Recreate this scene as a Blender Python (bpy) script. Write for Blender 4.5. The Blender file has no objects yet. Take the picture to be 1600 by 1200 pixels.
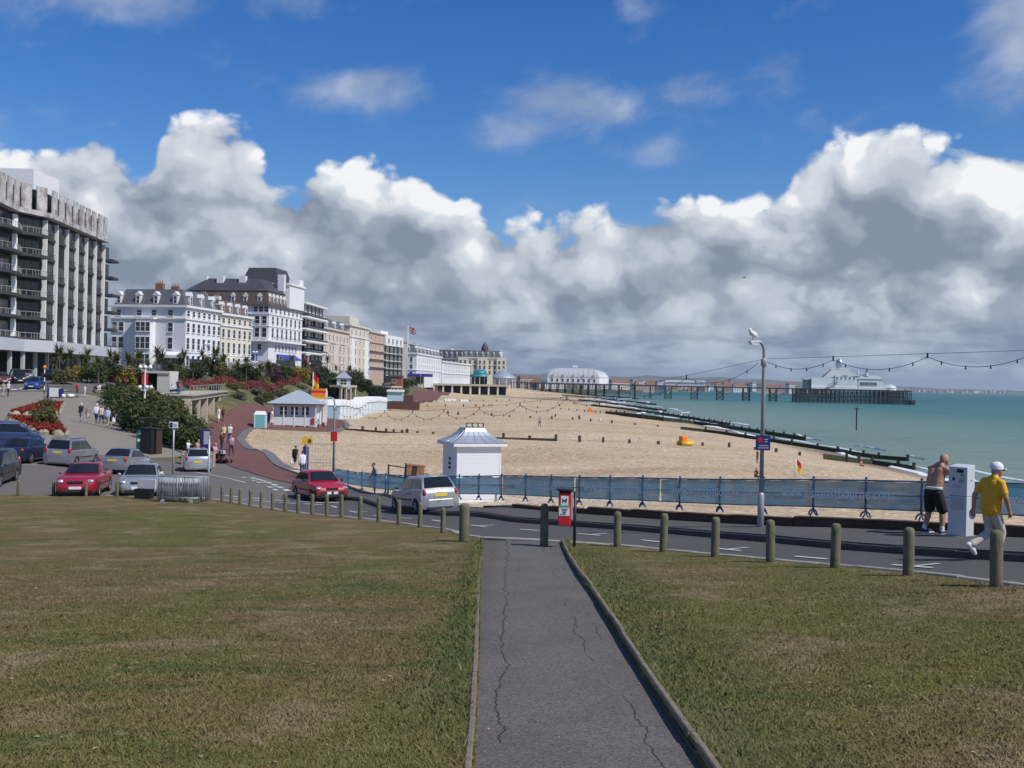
import bpy, bmesh, math, random
import numpy as np
from mathutils import Vector, Matrix, Euler, noise as mnoise
from mathutils.geometry import delaunay_2d_cdt
R = math.radians
rnd = random.Random(7)
SC = bpy.context.scene
COL = SC.collection

# ------------------------------------------------------------------ camera, sky, sun, exposure
CAMZ = 10.0
ROLL = R(1.25)
cam_d = bpy.data.cameras.new('camera')
cam = bpy.data.objects.new('camera', cam_d); COL.objects.link(cam)
cam_d.sensor_width = 36; cam_d.lens = 36; cam_d.clip_start = .1; cam_d.clip_end = 60000
cam.matrix_world = (Matrix.Translation((0, 0, CAMZ)) @ Matrix.Rotation(R(90 - .1), 4, 'X') @ Matrix.Rotation(ROLL, 4, 'Z'))
SC.camera = cam

class NT:
    """small node-tree writer"""
    def __init__(s, nt):
        s.t = nt; s.n = nt.nodes; s.l = nt.links
    def node(s, typ, **kw):
        n = s.n.new(typ)
        ins = kw.pop('ins', {})
        for k, v in kw.items(): setattr(n, k, v)
        for k, v in ins.items(): s.put(n.inputs[k], v)
        return n
    def put(s, sock, v):
        if hasattr(v, 'is_output') or isinstance(v, bpy.types.NodeSocket): s.l.new(v, sock)
        elif isinstance(v, (tuple, list)) and len(v) == 3 and sock.type == 'RGBA': sock.default_value = (*v, 1)
        else: sock.default_value = v
    def m(s, op, a, b=None, c=None, clamp=False):
        n = s.n.new('ShaderNodeMath'); n.operation = op; n.use_clamp = clamp
        s.put(n.inputs[0], a)
        if b is not None: s.put(n.inputs[1], b)
        if c is not None: s.put(n.inputs[2], c)
        return n.outputs[0]
    def vm(s, op, a, b=None, scale=None):
        n = s.n.new('ShaderNodeVectorMath'); n.operation = op
        s.put(n.inputs[0], a)
        if b is not None: s.put(n.inputs[1], b)
        if scale is not None: s.put(n.inputs['Scale'], scale)
        return n.outputs[0] if op not in ('DOT_PRODUCT', 'LENGTH', 'DISTANCE') else n.outputs['Value']
    def comb(s, x, y, z):
        n = s.n.new('ShaderNodeCombineXYZ')
        for i, v in enumerate((x, y, z)): s.put(n.inputs[i], v)
        return n.outputs[0]
    def sep(s, v):
        n = s.n.new('ShaderNodeSeparateXYZ'); s.put(n.inputs[0], v); return n.outputs
    def noise(s, vec, scale, detail=4, rough=.5, dist=0, lac=2.0, dim='3D'):
        n = s.n.new('ShaderNodeTexNoise'); n.noise_dimensions = dim
        if vec is not None: s.put(n.inputs['Vector'], vec)
        s.put(n.inputs['Scale'], scale); s.put(n.inputs['Detail'], detail); s.put(n.inputs['Roughness'], rough)
        s.put(n.inputs['Distortion'], dist); s.put(n.inputs['Lacunarity'], lac)
        return n.outputs['Fac']
    def vor(s, vec, scale, feature='F1', out='Distance', detail=0, rough=.5, rand=1, smooth=None):
        n = s.n.new('ShaderNodeTexVoronoi'); n.feature = feature
        s.put(n.inputs['Vector'], vec); s.put(n.inputs['Scale'], scale)
        if 'Detail' in n.inputs: s.put(n.inputs['Detail'], detail); s.put(n.inputs['Roughness'], rough)
        s.put(n.inputs['Randomness'], rand)
        if smooth is not None: s.put(n.inputs['Smoothness'], smooth)
        return n.outputs[out]
    def ss(s, x, lo, hi, a=0., b=1.):
        n = s.n.new('ShaderNodeMapRange'); n.interpolation_type = 'SMOOTHSTEP'
        for k, v in zip(('Value', 'From Min', 'From Max', 'To Min', 'To Max'), (x, lo, hi, a, b)): s.put(n.inputs[k], v)
        return n.outputs[0]
    def lin(s, x, lo, hi, a=0., b=1.):
        n = s.n.new('ShaderNodeMapRange')
        for k, v in zip(('Value', 'From Min', 'From Max', 'To Min', 'To Max'), (x, lo, hi, a, b)): s.put(n.inputs[k], v)
        return n.outputs[0]
    def mix(s, f, a, b, mode='MIX'):
        n = s.n.new('ShaderNodeMix'); n.data_type = 'RGBA'; n.blend_type = mode
        s.put(n.inputs[0], f); s.put(n.inputs[6], a); s.put(n.inputs[7], b)
        return n.outputs[2]
    def bump(s, h, strength=.5, dist=.02, normal=None):
        n = s.n.new('ShaderNodeBump'); s.put(n.inputs['Height'], h); s.put(n.inputs['Strength'], strength); s.put(n.inputs['Distance'], dist)
        if normal is not None: s.put(n.inputs['Normal'], normal)
        return n.outputs[0]

SUN_EL, SUN_BACK = R(50), R(31)          # sun to the right of the view and a little behind the camera
sun_vec = Vector((math.cos(SUN_EL) * math.cos(SUN_BACK), -math.cos(SUN_EL) * math.sin(SUN_BACK), math.sin(SUN_EL)))
sd = bpy.data.lights.new('sun', 'SUN'); sd.energy = 3.3; sd.angle = R(.53); sd.color = (1, .95, .88)
so = bpy.data.objects.new('sun', sd); COL.objects.link(so)
so.rotation_euler = (-sun_vec).to_track_quat('-Z', 'Y').to_euler(); so.location = (40, -20, 60)

SC.view_settings.view_transform = 'Standard'; SC.view_settings.look = 'None'
SC.view_settings.exposure = 0.30; SC.view_settings.gamma = 1; SC.view_settings.use_curve_mapping = False

world = bpy.data.worlds.new('World'); SC.world = world; world.use_nodes = True
def build_sky():
    nt = NT(world.node_tree); nt.n.clear()
    out = nt.node('ShaderNodeOutputWorld'); bg = nt.node('ShaderNodeBackground')
    nt.l.new(bg.outputs[0], out.inputs[0])
    tc = nt.node('ShaderNodeTexCoord')
    d = nt.vm('NORMALIZE', tc.outputs['Generated'])
    x, y, z = nt.sep(d)
    sky = nt.node('ShaderNodeTexSky', sky_type='NISHITA', sun_disc=False, sun_elevation=SUN_EL,
                  sun_rotation=math.atan2(sun_vec.x, sun_vec.y), air_density=1.0, dust_density=.25, ozone_density=4.0, altitude=0)
    hs = nt.node('ShaderNodeHueSaturation', ins={'Hue': .512, 'Saturation': 1.36, 'Value': .92, 'Color': sky.outputs[0]})
    blue = hs.outputs[0]
    DEG = 180 / math.pi
    az = nt.m('MULTIPLY', nt.m('ARCTAN2', x, y), DEG)
    el = nt.m('MULTIPLY', nt.m('ARCSINE', z), DEG)
    # top edge of the cumulus bank along the horizon, degrees over degrees
    prof = [(-26.6, 12.9), (-24, 13.0), (-21.3, 13.2), (-20, 11.6), (-18.6, 14.4), (-15, 14.0), (-12.8, 12.2), (-10.2, 13.0), (-6, 13.0), (-4, 10.9), (-1.5, 10.4), (0.5, 9.9),
            (3, 10.3), (8, 10.8), (12, 10.6), (14.2, 11.6), (16.0, 14.6), (18.5, 15.6), (20.6, 15.0), (22.5, 13.0), (24, 13.2), (26.6, 13.6)]
    fc = nt.node('ShaderNodeFloatCurve')
    cu = fc.mapping.curves[0]
    pts = [((a + 32) / 64, e / 20) for a, e in prof]
    while len(cu.points) > 2: cu.points.remove(cu.points[0])
    cu.points[0].location = (0, 12.6 / 20); cu.points[1].location = (1, 12.6 / 20)
    for p in pts: cu.points.new(*p)
    fc.mapping.update()
    nt.put(fc.inputs['Value'], nt.lin(az, -32, 32)); 
    top = nt.m('MULTIPLY', fc.outputs[0], 20)
    # direction flattened so clouds read as wide heaps low in the sky
    base = nt.comb(x, y, nt.m('MULTIPLY', z, 1.25))
    warp = nt.node('ShaderNodeTexNoise', ins={'Vector': base, 'Scale': 9.0, 'Detail': 4.0, 'Roughness': .55})
    wv = nt.vm('SCALE', nt.vm('SUBTRACT', warp.outputs['Color'], (.5, .5, .5)), scale=.05)
    def dens(vec, tag):
        p = nt.vm('ADD', vec, wv)
        vo = nt.vor(p, 15., 'F1', detail=1.0 if tag else 2.0, rough=.5)
        puff = nt.m('SUBTRACT', .5, vo)
        big = nt.m('SUBTRACT', nt.noise(p, 6.0, 4 if tag else 8, .56), .5)
        return nt.m('ADD', nt.m('MULTIPLY', puff, .9), nt.m('MULTIPLY', big, 2.2))
    n0 = dens(base, 0)
    # the same field looked up a little towards the sun: what faces it is bright, what lies behind is grey
    sv = Vector((sun_vec.x, sun_vec.y * .6, sun_vec.z)).normalized()
    n1 = dens(nt.vm('ADD', base, (.016, 0, .026)), 1)
    n2 = dens(nt.vm('ADD', base, (.034, 0, .050)), 2)
    fine = nt.noise(nt.vm('ADD', base, wv), 46., 5, .62)
    e_top = nt.m('SUBTRACT', top, el)
    cov = nt.m('ADD', nt.m('ADD', nt.m('DIVIDE', e_top, 2.6), nt.m('MULTIPLY', n0, 1.25)), nt.m('MULTIPLY', nt.m('SUBTRACT', fine, .5), .55))
    a_bank = nt.ss(cov, -.06, .30)
    lit = nt.m('ADD', nt.m('MULTIPLY', nt.m('SUBTRACT', n0, n1), 1.0), nt.m('MULTIPLY', nt.m('SUBTRACT', n0, n2), .8))
    depth = nt.ss(cov, .2, 3.0)          # how far below the bank's own top edge
    large = nt.noise(nt.vm('ADD', base, (4.3, 1.7, 2.2)), 6.5, 4, .55)
    shade = nt.m('ADD', nt.m('ADD', .74, nt.m('MULTIPLY', lit, .55)), nt.m('MULTIPLY', depth, -.40))
    shade = nt.m('ADD', shade, nt.m('ADD', nt.m('MULTIPLY', nt.m('SUBTRACT', large, .5), 1.25), nt.m('MULTIPLY', nt.m('SUBTRACT', fine, .5), .34)))
    dA = nt.m('DIVIDE', nt.m('SUBTRACT', az, 18.), 3.2); dE = nt.m('DIVIDE', nt.m('SUBTRACT', el, 12.2), 2.6)
    shade = nt.m('ADD', shade, nt.m('MULTIPLY', nt.m('EXPONENT', nt.m('MULTIPLY', nt.m('ADD', nt.m('MULTIPLY', dA, dA), nt.m('MULTIPLY', dE, dE)), -1.)), .42))
    ramp = nt.node('ShaderNodeValToRGB'); nt.put(ramp.inputs[0], nt.m('MULTIPLY', shade, 1.0, clamp=True))
    cr = ramp.color_ramp; cr.interpolation = 'EASE'
    stops = [(0, (.185, .225, .295)), (.30, (.28, .325, .395)), (.55, (.43, .47, .53)), (.78, (.54, .58, .63)), (1, (.76, .77, .78))]
    while len(cr.elements) < len(stops): cr.elements.new(.5)
    for e_, (p_, c_) in zip(cr.elements, stops): e_.position = p_; e_.color = (*c_, 1)
    ccol = ramp.outputs[0]
    # layered grey far bank low over the horizon
    lay = nt.noise(nt.comb(x, y, nt.m('MULTIPLY', z, 4.0)), 13., 7, .6)
    lowc = nt.mix(nt.ss(lay, .40, .64), (.155, .205, .30), (.36, .42, .51))
    ccol = nt.mix(nt.ss(el, 5.2, 1.2, 0, .82), ccol, lowc)
    ccol = nt.mix(nt.ss(el, 1.3, 0., 0, .7), ccol, (.22, .29, .40))
    # thin grey wisps higher up
    wisp = nt.noise(nt.comb(nt.m('ADD', x, nt.m('MULTIPLY', z, -.9)), y, nt.m('MULTIPLY', z, 1.5)), 8.5, 8, .6, .35)
    blobs = [(-21, 19.3, 4.2, 2.2, .46), (-9.5, 15.6, 5.0, 1.4, .35), (-13.5, 19.8, 3, 1.2, .2), (2.2, 15.3, 3.2, 1.5, .40), (5.6, 15.0, 1.8, .9, .26), (10.2, 15.6, 2.2, 1.5, .36), (14.6, 16, 2.0, 1.5, .34),
             (7.2, 12.6, 2.6, 1.0, .34), (-1.0, 13.4, 2.4, 1.3, .28), (6.3, 20.5, 1.6, 1.5, .22), (21, 20.6, 3, 1.1, .2), (27.5, 18.2, 3.6, 2.8, .75), (-34, 18, 5, 3, .4), (38, 21, 6, 3, .4), (-20, 30, 8, 3, .3), (15, 33, 8, 3, .3), (0, 62, 400, 20, .22)]  # unseen overhead wisps at the end are added to whiten the ambient light
    acc = None
    for (a0, e0, wa, we, am) in blobs:
        da = nt.m('DIVIDE', nt.m('SUBTRACT', az, a0), wa); de = nt.m('DIVIDE', nt.m('SUBTRACT', el, e0), we)
        g = nt.m('MULTIPLY', nt.m('EXPONENT', nt.m('MULTIPLY', nt.m('ADD', nt.m('MULTIPLY', da, da), nt.m('MULTIPLY', de, de)), -1.)), am)
        acc = g if acc is None else nt.m('ADD', acc, g)
    field = nt.m('ADD', nt.m('ADD', nt.m('SUBTRACT', wisp, .5), acc), nt.m('MULTIPLY', nt.m('SUBTRACT', fine, .5), .28))
    a_w = nt.m('MULTIPLY', nt.ss(field, .06, .56), .80)
    wcol = nt.mix(nt.m('ADD', nt.m('MULTIPLY', lit, .45), .30, clamp=True), (.25, .31, .43), (.56, .60, .68))
    STR = .10
    skyc = nt.mix(a_w, blue, nt.vm('SCALE', wcol, scale=1 / STR))
    skyc = nt.mix(a_bank, skyc, nt.vm('SCALE', ccol, scale=1 / STR))
    below = nt.ss(z, -.004, -.02)
    skyc = nt.mix(below, skyc, (.9, 1.3, 1.5))
    nt.put(bg.inputs['Color'], skyc); bg.inputs['Strength'].default_value = STR
build_sky()
SC.cycles.use_denoising = True
SC.cycles.max_bounces = 6; SC.cycles.transparent_max_bounces = 24
SC.cycles.diffuse_bounces = 3; SC.cycles.glossy_bounces = 3; SC.cycles.transmission_bounces = 4
SC.cycles.sample_clamp_indirect = 4

# ------------------------------------------------------------------ placing: photograph measurements turned into ground positions
CR, SR = math.cos(ROLL), math.sin(ROLL)
def W(x, y, D):
    u, w = x - 800, y - 600
    return Vector(((u * CR + w * SR) / 1600 * D, D, CAMZ - (w * CR - u * SR + 2.8) / 1600 * D))
def WX(x, D, y=660): return W(x, y, D).x

# ------------------------------------------------------------------ mesh writer and tagging
class MB:
    def __init__(s): s.v = []; s.f = []; s.mi = []; s.k = 0
    def add(s, vs, fs, M=None):
        o = len(s.v)
        s.v += [tuple(M @ Vector(p)) for p in vs] if M is not None else [tuple(p) for p in vs]
        for f in fs: s.f.append(tuple(i + o for i in f)); s.mi.append(s.k)
        return s
    def mat(s, k): s.k = k; return s
    def box(s, cx, cy, cz, sx, sy, sz, M=None, taper=1.0):
        a, b, c = sx / 2, sy / 2, sz / 2; t = taper
        vs = [(cx - a, cy - b, cz - c), (cx + a, cy - b, cz - c), (cx + a, cy + b, cz - c), (cx - a, cy + b, cz - c),
              (cx - a * t, cy - b * t, cz + c), (cx + a * t, cy - b * t, cz + c), (cx + a * t, cy + b * t, cz + c), (cx - a * t, cy + b * t, cz + c)]
        return s.add(vs, [(0, 3, 2, 1), (4, 5, 6, 7), (0, 1, 5, 4), (1, 2, 6, 5), (2, 3, 7, 6), (3, 0, 4, 7)], M)
    def bb(s, x0, x1, y0, y1, z0, z1, M=None):
        return s.box((x0 + x1) / 2, (y0 + y1) / 2, (z0 + z1) / 2, x1 - x0, y1 - y0, z1 - z0, M)
    def tube(s, pts, r, n=8, cap=True, M=None):
        pts = [Vector(p) for p in pts]; rs = r if isinstance(r, (list, tuple)) else [r] * len(pts)
        vs = []; fs = []
        up = None
        for i, p in enumerate(pts):
            t = (pts[min(i + 1, len(pts) - 1)] - pts[max(i - 1, 0)]).normalized()
            if up is None: up = Vector((0, 0, 1)) if abs(t.z) < .9 else Vector((1, 0, 0))
            a = t.cross(up).normalized(); b = a.cross(t).normalized(); up = b
            for k in range(n):
                th = 2 * math.pi * k / n
                vs.append(p + a * (rs[i] * math.cos(th)) + b * (rs[i] * math.sin(th)))
        for i in range(len(pts) - 1):
            for k in range(n):
                k2 = (k + 1) % n
                fs.append((i * n + k, i * n + k2, (i + 1) * n + k2, (i + 1) * n + k))
        if cap:
            fs.append(tuple(range(n))[::-1]); fs.append(tuple((len(pts) - 1) * n + k for k in range(n)))
        return s.add(vs, fs, M)
    def lathe(s, prof, n=12, c=(0, 0, 0), M=None):
        vs = []; fs = []
        for (r, z) in prof:
            for k in range(n):
                th = 2 * math.pi * k / n
                vs.append((c[0] + r * math.cos(th), c[1] + r * math.sin(th), c[2] + z))
        for i in range(len(prof) - 1):
            for k in range(n):
                k2 = (k + 1) % n
                fs.append((i * n + k, i * n + k2, (i + 1) * n + k2, (i + 1) * n + k))
        fs.append(tuple(range(n))[::-1]); fs.append(tuple((len(prof) - 1) * n + k for k in range(n)))
        return s.add(vs, fs, M)
    def prism(s, poly, z0, z1, M=None):
        n = len(poly)
        if sum(poly[i][0] * poly[(i + 1) % n][1] - poly[(i + 1) % n][0] * poly[i][1] for i in range(n)) < 0: poly = poly[::-1]
        vs = [(p[0], p[1], z0) for p in poly] + [(p[0], p[1], z1) for p in poly]
        fs = [tuple(range(n))[::-1], tuple(range(n, 2 * n))] + [(i, (i + 1) % n, (i + 1) % n + n, i + n) for i in range(n)]
        return s.add(vs, fs, M)
    def ball(s, c, r, n=10, m=6, M=None):
        rx, ry, rz = r if isinstance(r, (tuple, list)) else (r, r, r)
        vs = [(c[0], c[1], c[2] - rz)]
        for i in range(1, m):
            ph = -math.pi / 2 + math.pi * i / m
            for k in range(n):
                th = 2 * math.pi * k / n
                vs.append((c[0] + rx * math.cos(ph) * math.cos(th), c[1] + ry * math.cos(ph) * math.sin(th), c[2] + rz * math.sin(ph)))
        vs.append((c[0], c[1], c[2] + rz)); fs = []
        for k in range(n): fs.append((0, 1 + (k + 1) % n, 1 + k))
        for i in range(m - 2):
            for k in range(n):
                k2 = (k + 1) % n
                fs.append((1 + i * n + k, 1 + i * n + k2, 1 + (i + 1) * n + k2, 1 + (i + 1) * n + k))
        for k in range(n): fs.append((len(vs) - 1, 1 + (m - 2) * n + k, 1 + (m - 2) * n + (k + 1) % n))
        return s.add(vs, fs, M)
    def mesh(s, name, mats, smooth=False):
        me = bpy.data.meshes.new(name); me.from_pydata(s.v, [], s.f)
        for m in (mats if isinstance(mats, (list, tuple)) else [mats]): me.materials.append(m)
        me.polygons.foreach_set('material_index', s.mi)
        if smooth:
            me.polygons.foreach_set('use_smooth', [True] * len(s.f))
        me.update()
        return me
    def build(s, name, mats, parent=None, loc=(0, 0, 0), rz=0, smooth=False, bevel=0, ang=None):
        me = s.mesh(name, mats, smooth)
        if ang is not None: me.set_sharp_from_angle(angle=R(ang))
        o = link(name, me, parent, loc, rz)
        if bevel:
            b = o.modifiers.new('bevel', 'BEVEL'); b.width = bevel; b.segments = 2; b.limit_method = 'ANGLE'
        return o
def link(name, data, parent=None, loc=(0, 0, 0), rz=0):
    o = bpy.data.objects.new(name, data); COL.objects.link(o)
    o.location = loc; o.rotation_euler = (0, 0, rz)
    if parent is not None: o.parent = parent
    return o
def tag(o, label=None, cat=None, group=None, kind=None):
    if label: o['label'] = label
    if cat: o['category'] = cat
    if group: o['group'] = group
    if kind: o['kind'] = kind
    return o
def thing(name, label, cat, loc=(0, 0, 0), rz=0, group=None):
    return tag(link(name, None, None, loc, rz), label, cat, group)
def copy_tree(o, parent=None, loc=None, rz=None, label=None, group=None):
    c = o.copy(); COL.objects.link(c); c.parent = parent
    if loc is not None: c.location = loc
    if rz is not None: c.rotation_euler = (0, 0, rz)
    if label: c['label'] = label
    if group: c['group'] = group
    for ch in o.children: copy_tree(ch, c)
    return c

# ------------------------------------------------------------------ materials
MATS = {}
def mat(name, col, rough=.6, metal=0., var=.12, vscale=3., bump=0., bscale=40., spec=.5, coat=0., var2=None):
    if name in MATS: return MATS[name]
    m = bpy.data.materials.new(name); m.use_nodes = True
    nt = NT(m.node_tree); p = nt.n['Principled BSDF']
    tc = nt.node('ShaderNodeTexCoord')
    oi = nt.node('ShaderNodeObjectInfo')
    off = nt.vm('ADD', tc.outputs['Object'], nt.vm('SCALE', nt.comb(oi.outputs['Random'], oi.outputs['Random'], 0), scale=17.))
    n = nt.noise(off, vscale, 5, .6)
    f = nt.lin(n, .25, .75, 1 - var, 1 + var)
    c = nt.vm('SCALE', col, scale=f)
    if var2: c = nt.mix(nt.ss(nt.noise(off, vscale * .6, 5, .6), .45, .7), c, var2)
    nt.put(p.inputs['Base Color'], c)
    p.inputs['Roughness'].default_value = rough; p.inputs['Metallic'].default_value = metal
    p.inputs['Specular IOR Level'].default_value = spec; p.inputs['Coat Weight'].default_value = coat
    p.inputs['Coat Roughness'].default_value = .06
    if bump: nt.put(p.inputs['Normal'], nt.bump(nt.noise(off, bscale, 4, .6), bump, .02))
    MATS[name] = m
    return m
def newmat(name):
    m = bpy.data.materials.new(name); m.use_nodes = True; MATS[name] = m
    nt = NT(m.node_tree); p = nt.n['Principled BSDF']
    pos = nt.node('ShaderNodeNewGeometry').outputs['Position']
    return m, nt, p, pos
def flat(nt, pos, sx=1, sy=1):
    x, y, z = nt.sep(pos); return nt.comb(nt.m('MULTIPLY', x, sx), nt.m('MULTIPLY', y, sy), 0)

def lawn_colour(nt, pos):
    xy = flat(nt, pos)
    big = nt.noise(xy, .16, 5, .6, .4); mid = nt.noise(nt.vm('ADD', xy, (31, 7, 0)), .55, 5, .62, .3)
    fine = nt.noise(xy, 9., 5, .7)
    streak = nt.noise(flat(nt, pos, .5, 1.6), .9, 5, .6, .5)
    dry = (.185, .138, .064); tan = (.25, .195, .105); olive = (.150, .138, .045); green = (.092, .112, .036)
    c = nt.mix(nt.ss(big, .42, .58), olive, dry)
    c = nt.mix(nt.ss(mid, .50, .64), c, tan)
    c = nt.mix(nt.m('MULTIPLY', nt.ss(streak, .54, .64), .8), c, green)
    c = nt.mix(nt.m('MULTIPLY', nt.ss(nt.noise(nt.vm('ADD', xy, (17, 53, 0)), 2.4, 5, .65, .4), .56, .68), .55), c, (.30, .24, .14))
    c = nt.mix(nt.m('MULTIPLY', nt.ss(nt.noise(nt.vm('ADD', xy, (71, 5, 0)), 1.6, 5, .65, .4), .56, .68), .5), c, (.10, .085, .035))
    x, y, z = nt.sep(pos)
    wob = nt.m('MULTIPLY', nt.m('SUBTRACT', nt.noise(xy, 1.3, 4, .6), .5), 1.1)
    # lusher grass along both sides of the path, where the edging keeps the water
    gl = nt.m('MULTIPLY', nt.ss(nt.m('ADD', x, wob), -1.05, -.55), nt.ss(nt.m('ADD', x, wob), -.2, -.35))
    gr = nt.m('MULTIPLY', nt.ss(nt.m('ADD', x, wob), 2.6, 1.7), nt.ss(x, 1.1, 1.3))
    patch = nt.m('MULTIPLY', nt.ss(nt.noise(nt.vm('ADD', xy, (3, 91, 0)), .23, 4, .5), .60, .70), .8)
    g = nt.m('MAXIMUM', nt.m('MAXIMUM', gl, nt.m('MULTIPLY', gr, .8)), patch)
    g = nt.m('MULTIPLY', g, nt.ss(mid, .30, .55))
    c = nt.mix(nt.m('MULTIPLY', g, .85), c, (.075, .108, .032))
    return nt.vm('SCALE', c, scale=nt.lin(fine, .2, .8, .68, 1.32)), fine

def make_ground_mats():
    m, nt, p, pos = newmat('lawn'); c, fine = lawn_colour(nt, pos)
    nt.put(p.inputs['Base Color'], c); p.inputs['Roughness'].default_value = .95; p.inputs['Specular IOR Level'].default_value = .1
    f2 = nt.noise(flat(nt, pos, 1, 1), 38., 4, .75)
    nt.put(p.inputs['Normal'], nt.bump(f2, .9, .05))
    m, nt, p, pos = newmat('grass_blade'); c, fine = lawn_colour(nt, pos)
    at = nt.node('ShaderNodeAttribute', attribute_name='blade')
    c = nt.vm('SCALE', c, scale=nt.lin(at.outputs['Fac'], 0, 1, .82, 1.25))
    c = nt.mix(nt.ss(at.outputs['Fac'], .80, .95, 0, .6), c, (.30, .245, .13))
    nt.put(p.inputs['Base Color'], c); p.inputs['Roughness'].default_value = .9; p.inputs['Specular IOR Level'].default_value = .1
    gn = nt.node('ShaderNodeNewGeometry').outputs['Normal']; nt.put(p.inputs['Normal'], nt.vm('NORMALIZE', nt.vm('ADD', nt.vm('SCALE', gn, scale=.25), (0, 0, 1))))
    # asphalt of the path, cracked along both sides
    m, nt, p, pos = newmat('path_asphalt'); xy = flat(nt, pos)
    sp = nt.vor(xy, 70., out='Color'); spk = nt.sep(sp)[0]
    patch = nt.noise(xy, .8, 5, .6)
    c = nt.mix(patch, (.082, .074, .067), (.155, .141, .130))
    c = nt.vm('SCALE', c, scale=nt.lin(spk, 0, 1, .62, 1.45))
    x, y, z = nt.sep(pos)
    def crack(x0, width, amp, sc, seed, lo):
        w1 = nt.m('MULTIPLY', nt.m('SUBTRACT', nt.noise(nt.comb(seed, y, 0), sc, 6, .65), .5), amp)
        dd = nt.m('ABSOLUTE', nt.m('SUBTRACT', nt.m('SUBTRACT', x, w1), x0))
        wv = nt.m('MULTIPLY', nt.ss(nt.noise(nt.comb(seed + 9, y, 0), .55, 3), lo, lo + .12), width)
        return nt.m('MULTIPLY', nt.ss(dd, nt.m('ADD', wv, .004), nt.m('MULTIPLY', wv, .3)), nt.ss(wv, .002, .004))
    k = crack(-.03, .0095, .42, .9, 2.0, .36)
    for a in ((.80, .008, .5, 1.0, 5.0, .47), (1.0, .007, .3, 1.4, 11.7, .52)):
        k = nt.m('MAXIMUM', k, crack(*a))
    c = nt.mix(nt.m('MULTIPLY', k, .72), c, (.022, .019, .017))
    edge = nt.m('MAXIMUM', nt.ss(nt.m('ADD', x, nt.m('MULTIPLY', patch, .1)), -.12, -.30), nt.ss(nt.m('SUBTRACT', x, nt.m('MULTIPLY', patch, .25)), .93, 1.15))
    c = nt.mix(nt.m('MULTIPLY', edge, .35), c, (.085, .068, .042))
    nt.put(p.inputs['Base Color'], c); p.inputs['Roughness'].default_value = .88; p.inputs['Specular IOR Level'].default_value = .3
    nt.put(p.inputs['Normal'], nt.bump(nt.m('SUBTRACT', spk, nt.m('MULTIPLY', k, 4)), .5, .006))
    def asphalt(name, a, b, tint):
        m, nt, p, pos = newmat(name); xy = flat(nt, pos)
        big = nt.noise(xy, .22, 6, .62, .4); fine = nt.noise(xy, 24., 5, .8)
        c = nt.mix(big, a, b)
        c = nt.mix(nt.m('MULTIPLY', nt.ss(nt.noise(nt.vm('ADD', xy, (7, 3, 0)), .7, 5, .6), .55, .75), .5), c, tint)
        c = nt.vm('SCALE', c, scale=nt.lin(fine, .2, .8, .75, 1.25))
        nt.put(p.inputs['Base Color'], c); p.inputs['Roughness'].default_value = .85; p.inputs['Specular IOR Level'].default_value = .3
        nt.put(p.inputs['Normal'], nt.bump(fine, .3, .01))
    asphalt('road_asphalt', (.072, .067, .064), (.10, .093, .088), (.122, .11, .102))
    asphalt('pavement_asphalt', (.084, .079, .076), (.112, .106, .10), (.13, .118, .11))
    asphalt('car_park_asphalt', (.125, .112, .10), (.165, .15, .135), (.19, .17, .15))
    asphalt('plaza_asphalt', (.21, .19, .155), (.26, .24, .20), (.30, .27, .225))
    asphalt('promenade_brick', (.135, .062, .055), (.175, .082, .072), (.20, .105, .092))
    asphalt('parade_asphalt', (.12, .115, .11), (.16, .15, .145), (.2, .19, .18))
    m, nt, p, pos = newmat('beach'); xy = flat(nt, pos)
    col = nt.vor(xy, 7., out='Color'); r1 = nt.sep(col)[0]; col2 = nt.vor(xy, 2.6, out='Color'); r2 = nt.sep(col2)[1]
    big = nt.noise(flat(nt, pos, .5, 1.), .06, 6, .62, .5); bands = nt.noise(flat(nt, pos, .25, 1.0), .12, 5, .6, .6)
    c = nt.mix(nt.ss(big, .35, .65), (.475, .355, .218), (.555, .44, .292))
    c = nt.mix(nt.m('MULTIPLY', nt.ss(bands, .52, .70), .7), c, (.39, .265, .16))
    c = nt.mix(nt.m('MULTIPLY', nt.ss(bands, .44, .30), .6), c, (.46, .41, .345))
    c = nt.vm('SCALE', c, scale=nt.lin(r1, 0, 1, .55, 1.42)); c = nt.vm('SCALE', c, scale=nt.lin(r2, 0, 1, .84, 1.16))
    x, y, z = nt.sep(pos)
    wet = nt.ss(z, 1.2, .25)
    c = nt.mix(nt.m('MULTIPLY', wet, .7), c, (.14, .105, .07))
    nt.put(p.inputs['Base Color'], c); nt.put(p.inputs['Roughness'], nt.lin(wet, 0, 1, .92, .5)); p.inputs['Specular IOR Level'].default_value = .25
    nt.put(p.inputs['Normal'], nt.bump(nt.m('ADD', r1, nt.m('MULTIPLY', nt.noise(xy, .9, 5, .6), 3.)), .7, .07))
    m, nt, p, pos = newmat('bank_earth'); xy = flat(nt, pos)
    n = nt.noise(xy, .35, 6, .65); n2 = nt.noise(xy, 3., 5, .7)
    c = nt.mix(nt.ss(n, .35, .65), (.075, .085, .028), (.17, .145, .065)); c = nt.vm('SCALE', c, scale=nt.lin(n2, .2, .8, .6, 1.4))
    nt.put(p.inputs['Base Color'], c); p.inputs['Roughness'].default_value = .95
    nt.put(p.inputs['Normal'], nt.bump(n2, 1., .25))
    m, nt, p, pos = newmat('far_land'); xy = flat(nt, pos)
    n = nt.noise(xy, .004, 6, .65); n2 = nt.noise(xy, .03, 5, .7)
    c = nt.mix(nt.ss(n, .4, .6), (.045, .065, .03), (.11, .11, .055)); c = nt.vm('SCALE', c, scale=nt.lin(n2, .2, .8, .6, 1.4))
    nt.put(p.inputs['Base Color'], c); p.inputs['Roughness'].default_value = .95
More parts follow.
